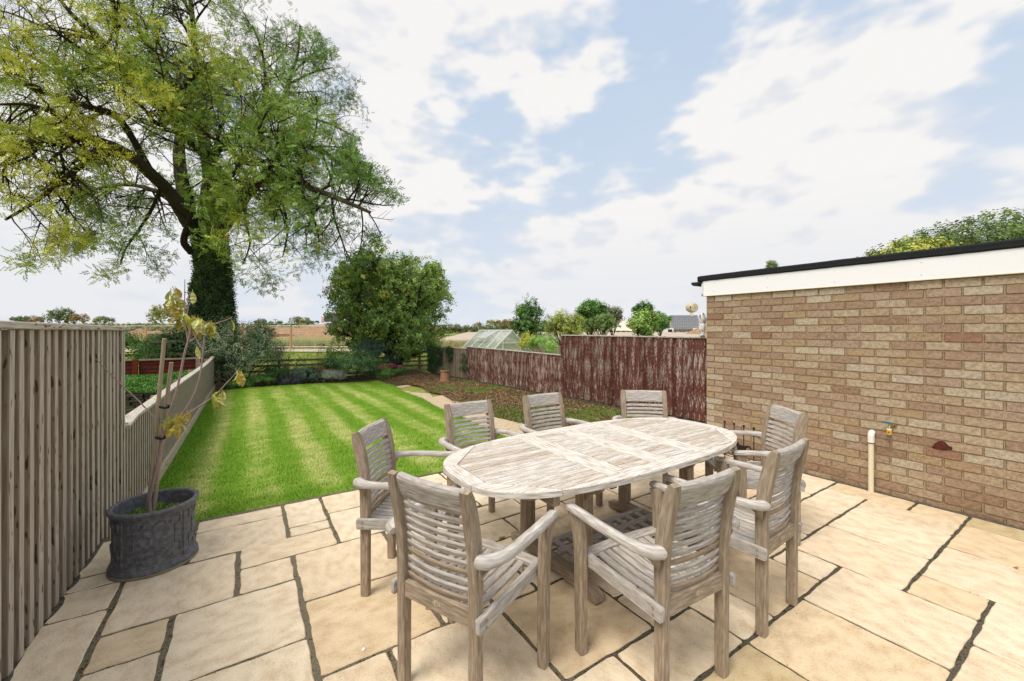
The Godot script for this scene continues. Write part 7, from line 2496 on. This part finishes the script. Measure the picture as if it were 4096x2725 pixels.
	small_tree("young_tree", "loose yellow-green tree behind the end of the tall red fence", at(2262, 1440, 19.0), 2.2, 0.9, [Color(0.14, 0.22, 0.05), Color(0.28, 0.32, 0.07), Color(0.36, 0.36, 0.08)], broad_spray(112, 8, 0.07, 0.022, 0.24), 1.1)
	small_tree("young_tree", "round topped small tree above the shed's ridge", at(2360, 1360, 45.0), 4.0, 1.5, mid, broad_spray(113, 7, 0.18, 0.08, 0.5), 1.0)
	small_tree("young_tree", "spreading bush tree just behind the shed roof", at(2408, 1375, 24.0), 1.6, 0.9, [Color(0.1, 0.16, 0.05), Color(0.16, 0.22, 0.07)], broad_spray(114, 8, 0.08, 0.03, 0.24), 1.0)
	small_tree("young_tree", "thin airy tree over the pale roofs", at(2450, 1345, 70.0), 4.6, 2.2, [Color(0.1, 0.12, 0.07), Color(0.15, 0.16, 0.09)], broad_spray(115, 6, 0.2, 0.08, 0.6), 0.8)
	small_tree("young_tree", "bright green leafy bush tree over the middle of the tall red fence", at(2572, 1385, 13.0), 1.05, 0.5, [Color(0.12, 0.24, 0.05), Color(0.2, 0.32, 0.08), Color(0.26, 0.3, 0.08)], broad_spray(116, 7, 0.08, 0.04, 0.2), 0.8)
	small_tree("young_tree", "dark airy tree behind the bright green bush", at(2578, 1350, 60.0), 4.6, 1.4, mid, broad_spray(117, 7, 0.2, 0.09, 0.6), 0.9)
	small_tree("young_tree", "row end tree beside the scaffolding", at(2640, 1345, 75.0), 3.6, 2.0, mid, broad_spray(118, 7, 0.25, 0.1, 0.7), 0.9)
	# big trees behind the garage
	var oak := [Color(0.05, 0.085, 0.025), Color(0.08, 0.125, 0.035), Color(0.12, 0.17, 0.05)]
	shrub_tree("oak_tree", "large dark green oak rising behind the garage roof", at(4010, 1060, 26.0), Vector3(7.0, 2.7, 4.5), 4600, broad_spray(120, 8, 0.16, 0.07, 0.4), oak, 9.0)
	shrub_tree("maple_tree", "yellow-green tree lower than the oak behind the garage roof", at(3640, 1090, 22.0), Vector3(2.6, 1.5, 2.0), 1900, broad_spray(121, 8, 0.12, 0.06, 0.32), [Color(0.2, 0.24, 0.05), Color(0.34, 0.32, 0.06), Color(0.12, 0.18, 0.05)], 6.0)
	small_tree("young_tree", "tip of a small birch showing above the garage felt", at(3086, 1100, 20.0), 0.75, 0.2, [Color(0.13, 0.18, 0.08), Color(0.2, 0.24, 0.1)], broad_spray(122, 7, 0.06, 0.025, 0.2), 0.7)

func small_tree(called: String, label: String, p: Vector3, h: float, r: float, greens: Array, leaf: Mesh, dens: float) -> void:
	var base := Vector3(p.x, p.y - 0.1, p.z)
	var o := thing(called, label, "tree", base, 0.0)
	var T := Growth.new()
	var wob := FastNoiseLite.new()
	wob.seed = int(absf(p.x * 31.0 + p.z * 17.0))
	wob.frequency = 0.3
	var ins := func(q: Vector3) -> bool: return Vector2(q.x, q.z).length() < r * (0.3 + 0.85 * sin(PI * clampf(q.y / h, 0.12, 1.0) * 0.8)) * (0.75 + 0.9 * wob.get_noise_3d(q.x * 3.0 / r, q.y * 2.0 / r, q.z * 3.0 / r)) and q.y < h * (1.0 + 0.25 * wob.get_noise_2d(q.x * 6.0 / r, q.z * 6.0 / r))
	var c := func(_q: Vector3) -> Color: return pick(greens).lerp(pick(greens), rng.randf()) * rng.randf_range(1.2, 1.9)
	var cfg := {"wander": 0.16, "sag": [0.0, 0.03, 0.05, 0.05], "inside": ins, "color": c, "density": func(_q): return 0.75 * dens, "leaf_sag": 0.1, "leaf": clampf(r * 0.95, 0.75, 1.3), "kids": [0, 4, 5, 6], "len": [r * 0.4, r * 0.75, r * 1.3], "fwd": 1.0, "lift": 0.5, "bare": 0.15}
	for i in 6:
		var a := TAU * i / 6.0 + rng.randf()
		grow(T, Vector3(cos(a) * r * 0.06, 0, sin(a) * r * 0.06), Vector3(cos(a) * 0.3 * r / h * 2.0, 1, sin(a) * 0.3 * r / h * 2.0), h * rng.randf_range(0.75, 1.05), 0.018 * h, 3, cfg)
	finish_tree(o, T, leaf)
	var tk := MB.new()
	tube(tk, PackedVector3Array([Vector3(0, -2.5, 0), Vector3(0.02, -1, 0), Vector3(0, 0.15, 0)]), 0.03 * h, 0.022 * h, 7)
	part("trunk", tk, mats["bark_dark"], o)

# a tall tree of which only the head shows over a roof: trunk, spreading limbs, clumped crown
func shrub_tree(called: String, label: String, c: Vector3, rad: Vector3, n: int, leaf: Mesh, greens: Array, tall: float) -> void:
	var o := shrub(called, label, "tree", Vector3(c.x, c.y - rad.y * 0.95, c.z), rad, n, leaf, greens, 1.0, "", 7, "bark_dark", -0.2)
	var mb := MB.new()
	tube(mb, PackedVector3Array([Vector3(0, -tall + rad.y, 0), Vector3(0.1, -tall * 0.4, 0), Vector3(0, 0.3, 0)]), 0.45, 0.32, 9)
	part("trunk", mb, mats["bark"], o)

# ---------------------------------------------------------------- greenhouse, shed, scraps
func build_small() -> void:
	var g := thing("greenhouse", "small aluminium framed glass greenhouse beyond the low board fence", "greenhouse", Vector3(8.2, -0.65, -12.6))
	var w := 0.98
	var eave := 1.25
	var ridge := 2.12
	var len := 2.5
	var mb := MB.new()
	var B := func(a: Vector3, b: Vector3, t := 0.035, called := "glazing_bar") -> void:
		var m := MB.new()
		bar(m, a, b, t, t, Vector3.RIGHT if absf((b - a).normalized().x) < 0.9 else Vector3.UP, 0.002)
		part(called, m, mats["alu"], g)
	var pane := func(a: Vector3, b: Vector3, c: Vector3, d: Vector3) -> void:
		var m := MB.new()
		var nn := (b - a).cross(d - a).normalized()
		m.quad(a + nn * 0.002, b + nn * 0.002, c + nn * 0.002, d + nn * 0.002, nn)
		part("pane", m, mats["pane"], g)
	for s in [-1.0, 1.0]:
		for i in 5:
			var z := -len * i / 4.0
			B.call(Vector3(s * w, 0, z), Vector3(s * w, eave, z))
			B.call(Vector3(s * w, eave, z), Vector3(0, ridge, z))
			if i < 4:
				var z2 := -len * (i + 1) / 4.0
				var mid := Vector3(s * w * 0.5, (eave + ridge) / 2, 0)
				pane.call(Vector3(s * w, eave, z), Vector3(s * w, eave, z2), Vector3(mid.x, mid.y, z2), Vector3(mid.x, mid.y, z))
				pane.call(Vector3(mid.x, mid.y, z), Vector3(mid.x, mid.y, z2), Vector3(0, ridge, z2), Vector3(0, ridge, z))
				pane.call(Vector3(s * w, 0, z), Vector3(s * w, 0, z2), Vector3(s * w, eave, z2), Vector3(s * w, eave, z))
		B.call(Vector3(s * w, eave, 0), Vector3(s * w, eave, -len), 0.05, "gutter")
		for z in [0.0, -len]:
			pane.call(Vector3(0, 0, z), Vector3(s * w, 0, z), Vector3(s * w, eave, z), Vector3(0, eave, z))
			var m := MB.new()
			m.tri(Vector3(0, eave, z), Vector3(s * w, eave, z), Vector3(0, ridge, z), Vector3(0, 0, 1), Vector2.ZERO, Vector2.RIGHT, Vector2.ONE)
			part("pane", m, mats["pane"], g)
			B.call(Vector3(s * w * 0.4, 0, z + 0.01), Vector3(s * w * 0.4, eave + (ridge - eave) * 0.6, z + 0.01), 0.03)
	B.call(Vector3(0, ridge + 0.01, 0.03), Vector3(0, ridge + 0.01, -len - 0.03), 0.06, "ridge_bar")
	for z in [0.0, -len]:
		B.call(Vector3(-w, eave, z), Vector3(w, eave, z), 0.045, "cross_bar")
		B.call(Vector3(-w * 0.45, eave + 0.42, z + 0.012), Vector3(w * 0.45, eave + 0.42, z + 0.012), 0.03)
	# its roof light stands open
	var hinge := Vector3(-0.03, ridge, -1.25)
	var lo := Vector3(-0.62, ridge - 0.28, -1.25)
	for z in [-0.3, 0.3]:
		B.call(hinge + Vector3(0, 0, z), lo + Vector3(0, 0, z), 0.03, "vent_frame")
	B.call(lo + Vector3(0, 0, -0.3), lo + Vector3(0, 0, 0.3), 0.04, "vent_frame")
	pane.call(hinge + Vector3(0, 0, -0.3), hinge + Vector3(0, 0, 0.3), lo + Vector3(0, 0, 0.3), lo + Vector3(0, 0, -0.3))
	# shed: only its felted roof shows
	var s := thing("garden_shed", "timber shed with a dark felt roof and pale barge boards beyond the tall red fence", "shed", at(2350, 1345, 21.0) + Vector3(0, -2.15, 0), -YAW + 0.42)
	mb = MB.new()
	sweep(mb, PackedVector3Array([Vector3(-0.95, 0, 0), Vector3(0.95, 0, 0)]), Vector3.BACK, PackedVector2Array([Vector2(-0.8, 0), Vector2(0.8, 0), Vector2(0.8, 1.75), Vector2(0, 2.12), Vector2(-0.8, 1.75)]))
	part("wall", mb, mats["fence_brown"], s)
	for k in [-1.0, 1.0]:
		for j in 2:
			mb = MB.new()
			var a := Vector3(0, 1.7, k * 0.92)
			var b := Vector3(0, 2.17, 0)
			var x0 := -1.06 + j * 1.07
			bar(mb, (a + b) / 2 + Vector3(x0, 0, 0), (a + b) / 2 + Vector3(x0 + 1.05, 0, 0), (b - a).length() + 0.02, 0.03, (b - a).normalized(), 0.004)
			part("felt_sheet", mb, mats["walling_dark"], s)
		for x in [-1.08, 0.0, 1.08]:
			mb = MB.new()
			bar(mb, Vector3(x, 1.69, k * 0.94), Vector3(x, 2.19, 0), 0.035, 0.06 if absf(x) > 0.5 else 0.03, Vector3.RIGHT)
			part("barge_board", mb, mats["gravel_board"], s)
	mb = MB.new()
	bar(mb, Vector3(-1.09, 2.19, 0), Vector3(1.09, 2.19, 0), 0.05, 0.03, Vector3.BACK)
	part("ridge_strip", mb, mats["gravel_board"], s)
	# scraps on the paving
	var lf := MB.new()
	quad_leaf(lf, Vector3(0, 0, 0), Vector3(0, 0.25, 1).normalized(), Vector3.RIGHT, 0.06, 0.018, 0.8)
	quad_leaf(lf, Vector3(0.012, 0, 0.005), Vector3(0.6, 0.2, 0.7).normalized(), Vector3(0.7, 0, -0.6).normalized(), 0.045, 0.014, 0.7)
	var green := mat("leaf_green", Color(0.16, 0.24, 0.07), 0.6)
	var brown := mat("leaf_brown", Color(0.3, 0.15, 0.06), 0.7)
	var o := put("fallen_leaf", lf.mesh(), green, null, Vector3(1.53, 0.004, -2.52))
	tag(o, "curled green leaf lying on the paving under the table", "leaf")
	o = put("fallen_leaf", lf.mesh(), brown, null, Vector3(4.05, 0.004, -0.43))
	o.scale = Vector3.ONE * 0.5
	tag(o, "small rust brown leaf on the paving near the brick wall", "leaf")
	o = put("fallen_leaf", lf.mesh(), brown, null, Vector3(1.78, gh(1.7, -7.2) + 0.045, -7.4))
	o.scale = Vector3.ONE * 2.0
	tag(o, "curled brown leaf lying on the middle of the lawn", "leaf")
	for q in [[0.46, -1.98, "small pale pebble on the paving by the split chair"], [-0.62, -2.18, "white chip in the paving joint by the tall fence"]]:
		mb = MB.new()
		lathe(mb, Vector3.ZERO, [[0.0, -0.004], [0.008, 0.0], [0.01, 0.004], [0.005, 0.009], [0.0, 0.01]], 7)
		tag(part("pebble", mb, mats["sign_white"], null, Vector3(q[0], 0.0, q[1])), q[2], "pebble")
